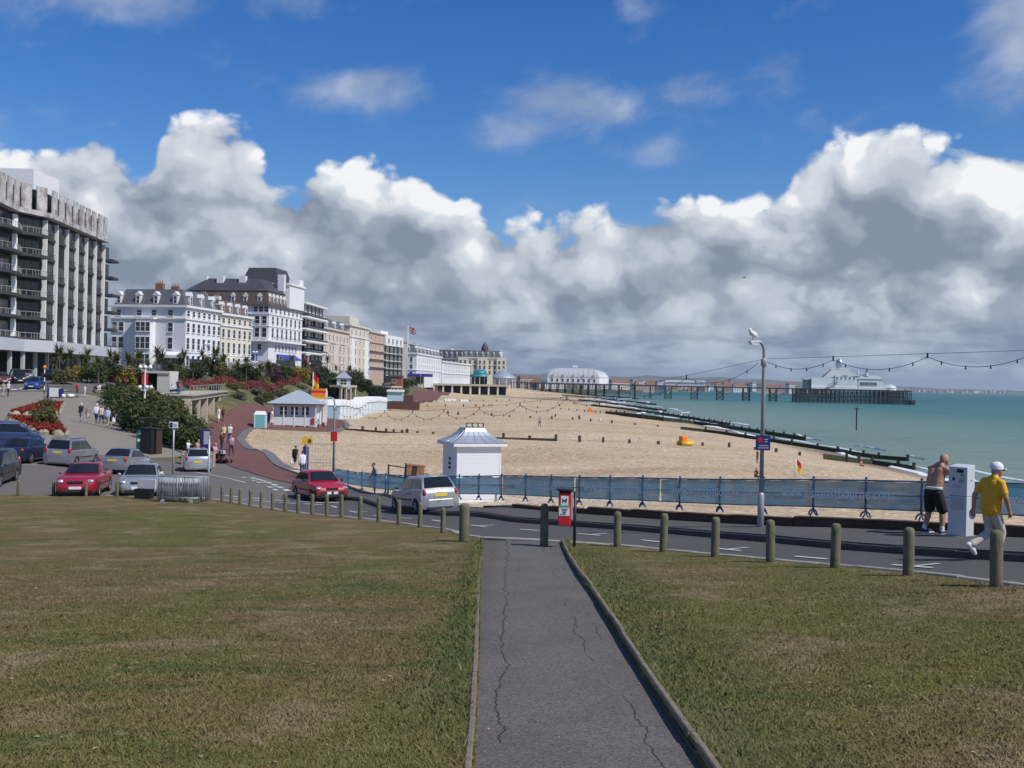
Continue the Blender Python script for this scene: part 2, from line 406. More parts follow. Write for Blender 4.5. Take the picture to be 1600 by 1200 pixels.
    # sea
    m, nt, p, pos = newmat('sea_water'); xy = flat(nt, pos); x, y, z = nt.sep(pos)
    dist = nt.vm('LENGTH', nt.comb(x, y, 0))
    bands = nt.noise(flat(nt, pos, .35, 1.0), .006, 6, .6, .6)
    chop = nt.noise(flat(nt, pos, .45, 1.0), .35, 8, .68, .3)
    c = nt.mix(nt.ss(nt.m('SUBTRACT', x, nt.m('MULTIPLY', bands, 120)), -10, 170), (.165, .235, .185), (.050, .160, .140))
    c = nt.mix(nt.ss(dist, 350, 1400), c, (.016, .115, .120))
    c = nt.mix(nt.m('MULTIPLY', nt.ss(bands, .50, .66), .45), c, (.008, .075, .080))
    c = nt.vm('SCALE', c, scale=nt.lin(chop, .25, .75, .78, 1.22))
    caps = nt.m('MULTIPLY', nt.ss(nt.noise(flat(nt, pos, .22, 1.0), .11, 4, .55), .745, .775), nt.ss(nt.noise(xy, 1.2, 3, .6), .45, .6))
    c = nt.mix(caps, c, (.75, .78, .78))
    nt.put(p.inputs['Base Color'], c); p.inputs['Roughness'].default_value = .42; p.inputs['Specular IOR Level'].default_value = .22; p.inputs['IOR'].default_value = 1.33
    nt.put(p.inputs['Normal'], nt.bump(nt.m('ADD', chop, nt.m('MULTIPLY', nt.noise(flat(nt, pos, .3, 1), .05, 4, .6), 4)), .55, .5))
make_ground_mats()

# ------------------------------------------------------------------ height of the ground (thin-plate spline through measured spots)
_cp = []
def cp(x, y, drop): _cp.append((x, y, CAMZ - drop))
for x, y, d in [(.5, -14, 1.2), (-14, -12, 1.1), (12, -12, 1.0), (.5, 0, 1.78), (.5, 6.5, 2.42), (.5, 10.8, 2.72), (.3, 16, 3.12), (.2, 24.8, 3.83), (-8, 6, 2.45), (-16, 10, 2.75), (-8, 20, 3.75), (-20, 30, 4.6),
    (-12, 36, 4.85), (-35, 20, 3.6), (-40, 45, 5.2), (7, 6, 2.1), (5, 12, 2.66), (15, 0, 1.6), (17, 15, 2.55),
    (6.63, 13.8, 2.66), (5.67, 17.6, 3.12), (4.21, 20.6, 3.47), (2.53, 23.3, 3.75), (-1.8, 29, 4.28), (-5.75, 35.5, 4.85), (-8.5, 39, 5.17), (-12.8, 44.5, 5.45), (-18.4, 45.5, 5.52), (-23.1, 46.5, 5.7), (-50, 50, 5.3),
    (8.71, 18.2, 2.95), (7.8, 20.6, 3.25), (6.16, 24.3, 3.63), (3.66, 28.6, 4.06), (.1, 33.6, 4.57), (-5.1, 43, 5.5), (-7.6, 48.5, 5.77), (13, 8, 2.3),
    (10.7, 22.4, 3.26), (7.95, 25.2, 3.54), (6.73, 26.6, 3.72), (3.96, 31, 4.15), (.1, 36.5, 4.58), (-2.5, 41.5, 5.12), (-2.3, 38.2, 5.02), (-4.2, 40, 5.26), (-6.5, 42, 5.42), (-5.8, 48, 5.45), (-8.8, 56, 6.0), (-10.4, 60, 6.2),
    (8.6, 27.2, 3.5), (4.6, 33, 4.12), (-12.3, 58, 6.0), (-17.2, 67, 6.2), (-20.4, 73.5, 6.3), (-12.7, 64, 6.35), (-22.9, 92, 6.6), (-28.5, 108, 6.75), (-33, 126, 6.8), (-33.9, 134, 6.85), (-30, 160, 6.95),
    (-19, 58, 5.75), (-28, 60, 5.55), (-27, 70, 5.6), (-24, 66, 6.15), (-45, 62, 5.2), (-27.8, 79, 5.15), (-33, 88, 4.6), (-41, 103, 3.67), (-45.7, 116, 2.9), (-55, 100, 3.5), (-75, 110, 2.8), (-60, 118, 2.7), (-50, 122, 2.55),
    (-75, 130, 1.9), (-56, 132, 1.9), (-64, 150, 1.0), (-56, 170, .6), (-62, 200, .3), (-70, 220, 0), (-54, 220, .4), (-60, 300, 0), (-48, 300, .3), (-80, 170, .3), (-110, 150, 0), (-120, 90, 2.5), (-130, 300, -1),
    (-35, 180, 6.9), (-41, 150, 6.75), (-41.3, 180, 6.8), (-41, 210, 6.85), (-40.3, 240, 6.85), (-38.8, 270, 6.85), (-49, 180, 1.4), (-48.4, 240, 1.1), (-47, 270, 1.0), (-31, 205, 6.95), (-37, 235, 6.9), (-29, 245, 6.95), (-37, 270, 6.9), (-28, 300, 6.95), (-35, 350, 6.9), (-27, 390, 6.95), (-33, 520, 6.8), (-24, 450, 6.95), (-28.8, 92, 6.45), (-38, 120, 6.6), (-43, 140, 6.7), (-44, 200, 6.8), (-40, 300, 6.8), (-51, 140, 2.2), (-50.5, 160, 1.5), (-51, 200, 1.2), (-47, 300, 1.0), (-38, 450, 6.7), (-46, 450, .8), (-40, 600, 6.6), (-48, 600, .6), (-60, 800, 0), (-100, 500, -1), (-110, 800, -1),
    (6, 47, 5.35), (-2.5, 47, 5.45), (-6, 58, 6.1), (14, 60, 5.2), (14, 34, 4.0), (20, 30, 4.3), (28, 40, 5.2), (25, 85, 6.4), (0, 85, 6.6), (0, 125, 6.9), (20, 125, 7.0), (-15, 125, 6.85), (0, 160, 7.0), (20, 160, 7.2), (-15, 190, 7.0), (10, 230, 7.1), (-15, 300, 7.0), (10, 400, 7.1), (-15, 500, 6.9), (10, 700, 7.1), (0, 900, 7.2),
    (47, 60, 9.7), (48, 90, 9.9), (49, 122, 10), (50, 147, 10), (49, 190, 10), (49, 260, 10), (51, 415, 10), (58, 600, 10), (68, 760, 10), (80, 900, 10), (36, 122, 8.2), (37, 170, 8.3), (36, 260, 8.3), (38, 415, 8.3), (42, 600, 8.2), (36, 70, 7.5), (58, 122, 11.2), (60, 260, 11.2), (66, 500, 11.2), (82, 760, 11.2), (40, 20, 7.5), (50, 20, 10), (60, 20, 11.3), (20, 0, 2.5), (30, 0, 5.5), (30, 20, 5.6), (60, -14, 11.3), (40, -14, 8), (25, -14, 3)]: cp(x, y, d)
_C = np.array(_cp)
def _phi(r2): return np.where(r2 > 0, .5 * r2 * np.log(np.maximum(r2, 1e-12)), 0)
def _solve():
    S = np.array((1., 1.)); P = _C[:, :2]; n = len(P)
    d2 = ((P[:, None, :] - P[None, :, :]) ** 2).sum(-1)
    K = _phi(d2) + np.eye(n) * 1.5
    A = np.zeros((n + 3, n + 3)); A[:n, :n] = K; A[:n, n] = 1; A[:n, n + 1:] = P; A[n, :n] = 1; A[n + 1:, :n] = P.T
    b = np.zeros(n + 3); b[:n] = _C[:, 2]
    return np.linalg.solve(A, b)
_w = _solve()
def HH(xy):
    xy = np.atleast_2d(np.asarray(xy, float)); out = np.empty(len(xy))
    for i in range(0, len(xy), 4000):
        q = xy[i:i + 4000]; d2 = ((q[:, None, :] - _C[None, :, :2]) ** 2).sum(-1)
        out[i:i + 4000] = _phi(d2) @ _w[:-3] + _w[-3] + q @ _w[-2:]
    return out
def H(x, y): return float(HH([(x, y)])[0])
def G(x, D, dz=0.):           # ground spot seen at photo column x, D metres off
    X = WX(x, D)
    return Vector((X, D, H(X, D) + dz))

# ------------------------------------------------------------------ zones
LE = [(11.6, -15), (10.3, 4), (8.6, 9.5), (6.95, 14.0), (5.95, 17.8), (4.4, 20.95), (2.7, 23.65), (1.25, 24.5), (-.62, 25.1), (-1.4, 27), (-1.75, 29.4), (-3.3, 32.3), (-5.65, 35.9), (-8.4, 39.4), (-12.8, 45.0), (-18.4, 46.0), (-23.1, 47.0), (-40, 49), (-90, 52)]
KL = [(16, -15), (14.2, 3), (11.6, 12), (8.71, 18.2), (7.8, 20.6), (6.16, 24.3), (3.66, 28.6), (.1, 33.6), (-5.1, 43), (-7.6, 48.5), (-10, 54), (-12.3, 58)]
WL = [(18.5, -15), (16.4, 3), (13.7, 14), (10.7, 22.4), (9.77, 23.5), (7.95, 25.2), (6.73, 26.6), (3.96, 31), (.1, 36.5), (-1.0, 38.4), (-2.5, 41.5), (-5.8, 48), (-8.8, 56), (-10.4, 60)]
PE = [(-12.7, 64), (-17.6, 76), (-22.9, 92), (-26, 99.5), (-28.5, 107), (-31.4, 117), (-33, 126), (-33.9, 134), (-33, 139), (-29, 143), (-26.5, 147), (-25.5, 158), (-28, 168), (-31.5, 178), (-30.6, 228), (-27, 290), (-28, 400), (-29, 500), (-29, 640), (-26, 800), (-20, 990)]
PI_ = [(-20.4, 73.5), (-24.5, 80), (-28.8, 92), (-31, 100), (-38, 120), (-42.5, 140), (-42.4, 170), (-41.6, 230), (-39.5, 300), (-38.5, 450), (-40, 640), (-36, 800), (-32, 990)]
PLR = [(-23.5, 75), (-27.8, 79), (-33, 88), (-41, 103), (-45.7, 116), (-46.5, 122)]
ZONES = [('path', [(-.32, -15), (-.22, 0), (-.18, 6.5), (-.28, 10.8), (-.45, 17), (-.62, 25.1), (1.25, 24.5), (1.17, 17), (1.2, 10.8), (1.24, 6.5), (1.28, 0), (1.3, -15)]),
         ('lawn', [(-90, -15)] + [(-.32, -15), (1.3, -15)] + LE),
         ('road', LE[:14] + [(-10.2, 44), (-12.3, 58)] + KL[::-1][1:]),
         ('pavement', KL + [(-12.7, 64)] + WL[::-1]),
         ('car_park', LE[13:] + [(-90, 72), (-45, 70), (-26, 69.5), (-20.4, 73.5), (-17.2, 67), (-12.3, 58), (-10.2, 44)]),
         ('plaza', [(-90, 72), (-45, 70), (-26, 69.5), (-23.5, 75)] + PLR[1:] + [(-60, 121), (-90, 121)]),
         ('promenade', [(-12.3, 58), (-17.2, 67), (-20.4, 73.5)] + PI_[1:] + PE[::-1]),
         ('beach', WL + PE + [(95, 990), (95, -15)]),
         ('parade_road', [(-90, 121), (-60, 121), (-52, 122), (-55, 150), (-56.5, 190), (-54, 260), (-50, 330), (-47, 450), (-46, 640), (-46, 990), (-56, 990), (-57, 640), (-59, 450), (-62, 330), (-67, 260), (-72, 190), (-82, 150), (-90, 145)])]
ZOFF = {'path': 0, 'lawn': .035, 'road': -.02, 'pavement': .15, 'car_park': -.02, 'plaza': -.01, 'promenade': .02, 'beach': -.03, 'parade_road': 0, 'bank': 0}
def inside(poly, pts):
    x, y = pts[:, 0], pts[:, 1]; c = np.zeros(len(pts), bool); n = len(poly)
    for i in range(n):
        (x0, y0), (x1, y1) = poly[i], poly[(i + 1) % n]
        if y0 == y1: continue
        c ^= ((y0 > y) != (y1 > y)) & (x < (x1 - x0) * (y - y0) / (y1 - y0) + x0)
    return c
def dens_line(poly, step=1.0):
    out = []
    for i in range(len(poly)):
        a, b = Vector(poly[i]), Vector(poly[(i + 1) % len(poly)])
        st = step * max(1, min(a.y, b.y) / 40)
        k = max(1, int((b - a).length / st))
        for j in range(k): out.append(tuple(a.lerp(b, j / k)))
    return out
def build_ground():
    pts = []; edges = []; index = {}
    def vid(p):
        k = (round(p[0], 3), round(p[1], 3))
        if k not in index: index[k] = len(pts); pts.append(Vector(k))
        return index[k]
    for n, poly in ZONES:
        dl = dens_line(poly)
        ids = [vid(p) for p in dl]
        for i in range(len(ids)):
            if ids[i] != ids[(i + 1) % len(ids)]: edges.append((ids[i], ids[(i + 1) % len(ids)]))
    rr = random.Random(3)
    def grid(x0, x1, y0, y1, s, skip=None):
        y = y0
        while y < y1:
            x = x0
            while x < x1:
                px_, py_ = x + rr.uniform(-.2, .2) * s, y + rr.uniform(-.2, .2) * s
                if skip is None or not (skip[0] < px_ < skip[1] and skip[2] < py_ < skip[3]): vid((px_, py_))
                x += s
            y += s
    a = (-14, 14, -10, 30); b = (-60, 45, -15, 80); c = (-100, 80, -15, 260)
    grid(a[0], a[1], a[2], a[3], .8); grid(b[0], b[1], b[2], b[3], 1.9, a); grid(c[0], c[1], c[2], c[3], 4.5, b); grid(-300, 94, -15, 990, 14, c)
    for q in ((-300, -15), (95, -15), (95, 990), (-300, 990)): vid(q)
    v2, e2, f2, *_ = delaunay_2d_cdt(pts, edges, [], 0, 1e-4)
    P = np.array([(p.x, p.y) for p in v2]); Z = HH(P)
    F = np.array([f for f in f2 if len(f) == 3])
    cen = P[F].mean(1); zone = np.full(len(F), len(ZONES))
    for i in range(len(ZONES) - 1, -1, -1): zone[inside(ZONES[i][1], cen)] = i
    names = [n for n, _ in ZONES] + ['bank']
    mts = {'path': 'path_asphalt', 'lawn': 'lawn', 'road': 'road_asphalt', 'pavement': 'pavement_asphalt', 'car_park': 'car_park_asphalt', 'plaza': 'plaza_asphalt', 'promenade': 'promenade_brick', 'beach': 'beach', 'parade_road': 'parade_asphalt', 'bank': 'bank_earth'}
    titles = {'bank': 'embankment', 'plaza': 'footway', 'parade_road': 'parade_road'}
    # a gentle unevenness for the shingle and the bank
    for i, nme in enumerate(names):
        f = F[zone == i]
        if not len(f): continue
        ids, inv = np.unique(f, return_inverse=True); f = inv.reshape(-1, 3)
        q = P[ids]; z = Z[ids] + ZOFF[nme]
        if nme == 'beach':
            nz = np.array([mnoise.noise((p[0] * .08, p[1] * .05, 0)) * .45 + mnoise.noise((p[0] * .35, p[1] * .3, 5)) * .07 for p in q]) * np.clip((z - .1) / 2, 0, 1)
            wl = np.array(WL[2:9]); dd = np.full(len(q), 99.)
            for a_, b_ in zip(wl[:-1], wl[1:]):
                tt = np.clip(((q - a_) @ (b_ - a_)) / ((b_ - a_) @ (b_ - a_)), 0, 1); dd = np.minimum(dd, np.linalg.norm(q - (a_ + tt[:, None] * (b_ - a_)), axis=1))
            z = z + nz * np.clip(dd / 9, .2, 1) + .34 * np.clip(1 - dd / 3.2, 0, 1) * np.clip(dd / .25, .0, 1)
        if nme == 'bank': z = z + np.array([mnoise.noise((p[0] * .2, p[1] * .2, 3)) * .3 for p in q])
        vs = [(p[0], p[1], h) for p, h in zip(q, z)]
        fs = [tuple(t) for t in f]
        # skirt so that steps between zones are closed
        cnt = {}
        for t in fs:
            for a_, b_ in ((t[0], t[1]), (t[1], t[2]), (t[2], t[0])):
                k = (min(a_, b_), max(a_, b_)); cnt.setdefault(k, []).append((a_, b_))
        low = {}
        for k, l in cnt.items():
            if len(l) == 1:
                a_, b_ = l[0]
                for w_ in (a_, b_):
                    if w_ not in low: low[w_] = len(vs); vs.append((vs[w_][0], vs[w_][1], vs[w_][2] - .35))
                fs.append((b_, a_, low[a_], low[b_]))
        me = bpy.data.meshes.new(nme); me.from_pydata(vs, [], fs); me.materials.append(MATS[mts[nme]])
        me.polygons.foreach_set('use_smooth', [True] * len(fs)); me.set_sharp_from_angle(angle=R(40)); me.update()
        nm = titles.get(nme, nme)
        tag(link(nm, me), kind='structure')
build_ground()
# sea: one sheet to the horizon
def build_sea():
    mb = MB(); xs = [20, 60, 120, 250, 500, 1200, 3000, 9000, 30000]
    ys = [-400, -60, 0, 60, 120, 250, 400, 600, 800, 1200, 2500, 6000, 14000, 40000]
    vs = [(x if y < 1000 else (x - 20 if x > 20 else -20000), y, 0) for y in ys for x in xs]; nx = len(xs)
    fs = [(j * nx + i, j * nx + i + 1, (j + 1) * nx + i + 1, (j + 1) * nx + i) for j in range(len(ys) - 1) for i in range(nx - 1)]
    mb.add(vs, fs); tag(mb.build('sea', MATS['sea_water']), kind='structure')
    # land behind the resort and past the pier, then the downs
    mb = MB(); pl = [(-4000, 985), (-90, 985), (40, 990), (110, 1100), (190, 1400), (330, 2000), (560, 3000), (900, 4200), (1500, 5600), (1900, 6500), (1500, 9000), (-9000, 9000)]
    mb.prism(pl, -3, 3.5); tag(mb.build('coastal_plain', MATS['far_land']), kind='structure')
    mb = MB(); mb.prism([(-4000, -400), (-295, -400), (-295, 1000), (-4000, 1000)], 4, 9.6); mb.prism([(-300, -400), (25, -400), (25, -14.5), (-300, -14.5)], 2, 7.6)
    tag(mb.build('hinterland', MATS['far_land']), kind='structure')
build_sea()

# ------------------------------------------------------------------ street things near the camera
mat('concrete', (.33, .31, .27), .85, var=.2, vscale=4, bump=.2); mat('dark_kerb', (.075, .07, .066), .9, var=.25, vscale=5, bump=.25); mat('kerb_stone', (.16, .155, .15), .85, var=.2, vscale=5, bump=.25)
mat('edging_timber', (.19, .155, .105), .85, var=.35, vscale=9, bump=.4); mat('white_paint', (.78, .78, .76), .5, var=.04); mat('road_white', (.62, .62, .60), .8, var=.3, vscale=9)
mat('road_yellow', (.60, .47, .20), .8, var=.25, vscale=6); mat('steel', (.36, .39, .42), .5, .55, var=.1); mat('grey_pole', (.40, .42, .43), .45, .35, var=.08)
mat('black_paint', (.012, .012, .013), .45, var=.1); mat('blue_paint', (.022, .075, .21), .45, var=.15); mat('red_plastic', (.56, .022, .03), .38, var=.06)
mat('grey_plastic', (.42, .43, .45), .5, var=.05); mat('machine_grey', (.55, .58, .60), .45, var=.04); mat('dark_glass', (.012, .015, .018), .08, var=.05)
mat('white_print', (.80, .80, .78), .5, var=.02); mat('green_print', (.05, .42, .25), .5, var=.02); mat('sign_blue', (.018, .022, .16), .4, var=.05); mat('sign_red', (.5, .02, .025), .4, var=.05)
mat('yellow_print', (.75, .47, .02), .5, var=.05); mat('dark_print', (.03, .03, .035), .6, var=.1); mat('orange_print', (.85, .22, .02), .5, var=.05)
mat('wall_brick_dark', (.078, .046, .034), .9, var=.35, vscale=6, bump=.5, bscale=14)
mat('post_wood', (.155, .15, .10), .9, var=.35, vscale=6, bump=.5, bscale=30, var2=(.21, .205, .17))
def wood_posts():
    m, nt, p, pos = newmat('bollard_wood')
    tc = nt.node('ShaderNodeTexCoord'); oi = nt.node('ShaderNodeObjectInfo')
    o = nt.vm('ADD', tc.outputs['Object'], nt.vm('SCALE', nt.comb(oi.outputs['Random'], 3, oi.outputs['Random']), scale=23.))
    x, y, z = nt.sep(o)
    gr = nt.noise(nt.comb(nt.m('MULTIPLY', x, 22), nt.m('MULTIPLY', y, 22), nt.m('MULTIPLY', z, 2.2)), 1.6, 5, .65)
    pt = nt.noise(o, 5., 4, .6)
    c = nt.mix(gr, (.115, .105, .068), (.225, .21, .155)); c = nt.mix(nt.ss(pt, .45, .7), c, (.105, .125, .06))
    zz = nt.sep(tc.outputs['Object'])[2]
    c = nt.mix(nt.ss(nt.m('ADD', zz, nt.m('MULTIPLY', pt, .15)), .22, .05, 0, .55), c, (.055, .055, .03))
    nt.put(p.inputs['Base Color'], c); p.inputs['Roughness'].default_value = .9; p.inputs['Specular IOR Level'].default_value = .15
    nt.put(p.inputs['Normal'], nt.bump(gr, .6, .02))
wood_posts()
ORD = ['nearest', 'second', 'third', 'fourth', 'fifth', 'sixth', 'seventh', 'eighth', 'ninth', 'tenth', 'eleventh', 'twelfth', 'thirteenth', 'fourteenth', 'fifteenth', 'sixteenth', 'seventeenth', 'eighteenth', 'nineteenth', 'twentieth']

def walk(line, step, start=0., end=None):
    """points and directions every step metres along a polyline"""
    L = [Vector(p) for p in line]; acc = [0]
    for a, b in zip(L, L[1:]): acc.append(acc[-1] + (b - a).length)
    tot = acc[-1] if end is None else min(end, acc[-1]); out = []; s = start
    while s < tot - step * .3:
        e = min(s + step, acc[-1])
        def at(q):
            for i in range(len(L) - 1):
                if q <= acc[i + 1] + 1e-6: return L[i].lerp(L[i + 1], (q - acc[i]) / max(1e-9, acc[i + 1] - acc[i]))
            return L[-1]
        out.append((at(s), at(e))); s += step
    return out
def on_line(x, line, y=690):
    """where the sight line through photo column x crosses a plan polyline"""
    h = W(x, y, 1600.).x / 1600
    for (x0, y0), (x1, y1) in zip(line, line[1:]):
        d = (x1 - x0) - h * (y1 - y0)
        if abs(d) < 1e-9: continue
        t = (h * y0 - x0) / d
        if -1e-6 <= t <= 1 + 1e-6 and y0 + t * (y1 - y0) > 2: return Vector((x0 + t * (x1 - x0), y0 + t * (y1 - y0)))
    return None
def offset(line, d):
    L = [Vector(p) for p in line]; out = []
    for i, p in enumerate(L):
        t = (L[min(i + 1, len(L) - 1)] - L[max(i - 1, 0)]).normalized(); out.append(tuple(p + Vector((-t.y, t.x)) * d))
    return out
def pieces(parent, name, line, length, w, h, z_off, m, start=0, end=None, gap=.012, jit=.008):
    mb = MB(); l = length - gap; b = min(.015, w * .2)
    vs = []
    for yy in (-l / 2, l / 2): vs += [(-w / 2, yy, 0), (w / 2, yy, 0), (w / 2, yy, h - b), (w / 2 - b, yy, h), (-w / 2 + b, yy, h), (-w / 2, yy, h - b)]
    fs = [tuple(range(6)), tuple(range(6, 12))[::-1]] + [(i, i + 6, (i + 1) % 6 + 6, (i + 1) % 6) for i in range(6)]
    me = mb.add(vs, fs).mesh(name, m)
    for a, b_ in walk(line, length, start, end):
        za, zb = HH([a, b_]); d = Vector((b_.x - a.x, b_.y - a.y, zb - za))
        o = link(name, me, parent)
        q = d.to_track_quat('Y', 'Z')
        o.rotation_euler = (q @ Euler((0, rnd.uniform(-jit, jit) * 3, 0)).to_quaternion()).to_euler()
        o.location = ((a.x + b_.x) / 2, (a.y + b_.y) / 2, (za + zb) / 2 + z_off + rnd.uniform(-jit, jit))
kb = thing('kerb', 'pale concrete kerb along the lawn side of the road', 'kerb')
pieces(kb, 'kerb_stone', offset(LE[1:16], -.08), .9, .15, .3, -.24, MATS['concrete'])
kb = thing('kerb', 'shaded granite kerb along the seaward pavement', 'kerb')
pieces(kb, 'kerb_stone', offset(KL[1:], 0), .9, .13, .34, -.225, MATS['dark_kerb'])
pe = thing('path_edging', 'weathered timber edging along the left side of the path', 'edging')
pieces(pe, 'edging_board', [(-.245, 3), (-.215, 6.5), (-.315, 10.8), (-.485, 17), (-.655, 25.0)], 1.5, .045, .25, -.185, MATS['edging_timber'], jit=.006)
pe = thing('path_edging', 'dark weathered edging along the right side of the path', 'edging')
pieces(pe, 'edging_board', [(1.275, 3), (1.275, 6.5), (1.235, 10.8), (1.205, 17), (1.285, 24.3)], 1.3, .05, .27, -.175, MATS['edging_timber'], jit=.009)
pe = thing('promenade_edging', 'grey concrete edge between brick promenade and shingle beach', 'edging')
pieces(pe, 'edging_slab', offset(PE[:13], -.35), 1.9, .8, .3, -.2, MATS['kerb_stone'], jit=.004)

# painted road markings, one flat sheet 4 mm above the asphalt
def markings():
    mb = MB(); my = MB()
    def patch(b, a, c, wid, zo):
        a, c = Vector(a), Vector(c); t = (c - a).normalized(); n = Vector((-t.y, t.x)) * wid / 2; k = max(1, int((c - a).length / .5)); vs = []; fs = []
        for i in range(k + 1):
            p = a.lerp(c, i / k)
            for q in (p - n, p + n): vs.append((q.x, q.y, H(q.x, q.y) + zo))
        b.add(vs, [(2 * i, 2 * i + 1, 2 * i + 3, 2 * i + 2) for i in range(k)])
    mid = [tuple((Vector(a) + Vector(b)) / 2) for a, b in zip(KL[2:10], [(7.9, 11.2), (5.75, 17.3), (5.0, 19.2), (3.6, 22.2), (1.6, 26.), (-1.6, 30.4), (-5.6, 37.), (-8.2, 42)])]
    bay = offset(KL[2:10], 1.75)
    for i, (p, q) in enumerate(walk(bay, 2.75, 1.2)):
        t = (q - p).normalized(); n = Vector((t.y, -t.x))
        patch(mb, p, p + t * .95, .11, -.002); 
        if i % 2 == 0: patch(mb, p + t * .47 + n * .08, p + t * .47 + n * .6, .10, -.002)
    # worn lettering and give-way bars where the road meets the promenade
    for k in range(7):
        c0 = Vector((-15.6, 62.0)).lerp(Vector((-11.2, 52.5)), k / 7); t = Vector((.42, -.91)); n = Vector((.91, .42))
        patch(mb, c0, c0 + t * .85, .30, -.002)
        if k % 3 != 1: patch(mb, c0 - n * .55, c0 - n * .55 + t * .6, .22, -.002)
        if k % 2: patch(mb, c0 + t * .2 - n * .3, c0 + t * .45 - n * .3, .45, .002)
    for k in range(5): patch(mb, Vector((-13.6, 48.9)) + Vector((1.25 * k, -.55 * k)), Vector((-12.7, 48.5)) + Vector((1.25 * k, -.55 * k)), .22, -.002)
    for k in range(4): patch(mb, Vector((-12.9, 47.2)) + Vector((1.25 * k, -.55 * k)), Vector((-12.0, 46.8)) + Vector((1.25 * k, -.55 * k)), .2, -.002)
    patch(mb, (-20.5, 66), (-14.6, 56.5), .12, -.002); patch(mb, (-29, 60.5), (-25, 66.5), .1, -.002)
    for x0 in (-34, -29.2, -24.8, -20.3, -15.9): patch(mb, (x0, 47.8), (x0 + .35, 48.9), .1, -.002)
    for x0 in (-37, -33, -28.8, -24.6): patch(mb, (x0, 58.3), (x0, 59.6), .1, -.002)
    for k in range(10): patch(mb, Vector((-77 + 2.3 * k, 124.5)), Vector((-76.3 + 2.3 * k, 127.6)), 1.0, .004)
    for k in range(3): patch(my, (-24.6 + .9 * k, 61.5), (-21.9 + .9 * k, 65.4), .12, -.002)
    patch(my, (-25.2, 61.2), (-20.8, 61.6), .12, -.002); patch(my, (-23.3, 65.2), (-19.6, 65.5), .12, -.002)
    lk = offset(LE[5:12], -.32)
    for p, q in walk(lk, .5): patch(my, p, q, .10, -.002)
    tag(mb.build('road_markings', MATS['road_white']), kind='structure'); tag(my.build('yellow_road_markings', MATS['road_yellow']), kind='structure')
markings()

# ---- bollards
def bollards():
    rows = {}
    me = {}
    def one(P, hpx, label, group, r=.085, dz=.03):
        h = hpx * P.y / 1600; key = (round(r, 3))
        if key not in me:
            me[key] = MB().lathe([(r * 1.03, -.25), (r, .02), (r * .985, .86), (r * .95, .94), (r * .72, .985), (r * .3, 1.0)], 14).mesh('bollard', MATS['bollard_wood'], True)
            me[key].set_sharp_from_angle(angle=R(50))
        o = link('bollard', me[key], None, (P.x, P.y, H(P.x, P.y) + dz), rnd.uniform(0, 6)); o.scale = (1, 1, h); o.rotation_euler = (rnd.uniform(-.02, .02), rnd.uniform(-.02, .02), rnd.uniform(0, 6))
        tag(o, label, 'bollard', group)
    lawn = offset(LE, .28)
    g = 'wooden bollards along the lawn edge of the road'
    right = [(1562, 89), (1424, 76), (1309, 70), (1208, 67), (1121, 63), (1040, 61), (968, 56)]
    for i, (x, hp) in enumerate(right[::-1]):
        one(on_line(x, lawn), hp, f'wooden bollard on the lawn edge, {["first", *ORD[1:]][i]} to the right of the red bin', g)
    one(Vector((.82, 23.6)), 67, 'tall wooden bollard standing on the asphalt at the end of the path', g, .095, 0)
    one(Vector((-1.05, 24.2)), 60, 'thick split-looking wooden bollard beside the left corner of the path end', g, .125)
    left = [(695, 40), (659, 40), (626, 40), (594, 38.5), (565, 37), (536, 36), (513, 34.5), (490, 33), (468, 30.5), (448, 29.5), (428, 28.5), (410, 27), (393, 26.5), (377, 25), (363, 25), (349, 24)]
    for i, (x, hp) in enumerate(left):
        one(on_line(x, lawn), hp, f'slim bollard on the lawn edge, {["first", *ORD[1:]][i]} to the left of the thick bollard', g, .071)
    for i, (x, hp, t) in enumerate([(184.5, 25, 'between the red saloon and the silver hatchback'), (136, 21, 'in front of the red saloon headlight'), (85, 24, 'at the nearside corner of the red saloon'), (30, 24, 'on the lawn edge in front of the dark people carrier'), (330, 25, 'beside the grey sign pole at the lawn corner')]):
        one(on_line(x, lawn), hp, f'short grey wooden post {t}', 'posts along the car park edge', .075)
bollards()

# ---- low brick wall of stepped panels at the back of the seaward pavement
def low_wall():
    w = thing('sea_wall', 'low dark brick wall behind the seaward pavement', 'wall')
    for i, (a, b) in enumerate(walk(WL[1:10], 2.1)):
        D = (a.y + b.y) / 2; hh = .29 if D < 32 else max(.10, .29 - (D - 32) * .035)
        za, zb = HH([a, b]); d = Vector((b.x - a.x, b.y - a.y, (zb - za) * .85)); L = d.length; c = (a + b) / 2
        e = d.to_track_quat('X', 'Z').to_euler(); p = (c.x, c.y, (za + zb) / 2 + .08 + hh + rnd.uniform(-.015, .015))
        o = MB().bb(-L / 2 + .004, L / 2 - .004, -.11, .11, -.7, -.052).build('wall_panel', MATS['wall_brick_dark'], w, p); o.rotation_euler = e
        o = MB().bb(-L / 2 + .006, L / 2 - .006, -.135, .135, -.05, 0).build('coping', MATS['wall_brick_dark'], w, p, bevel=.01); o.rotation_euler = e
low_wall()

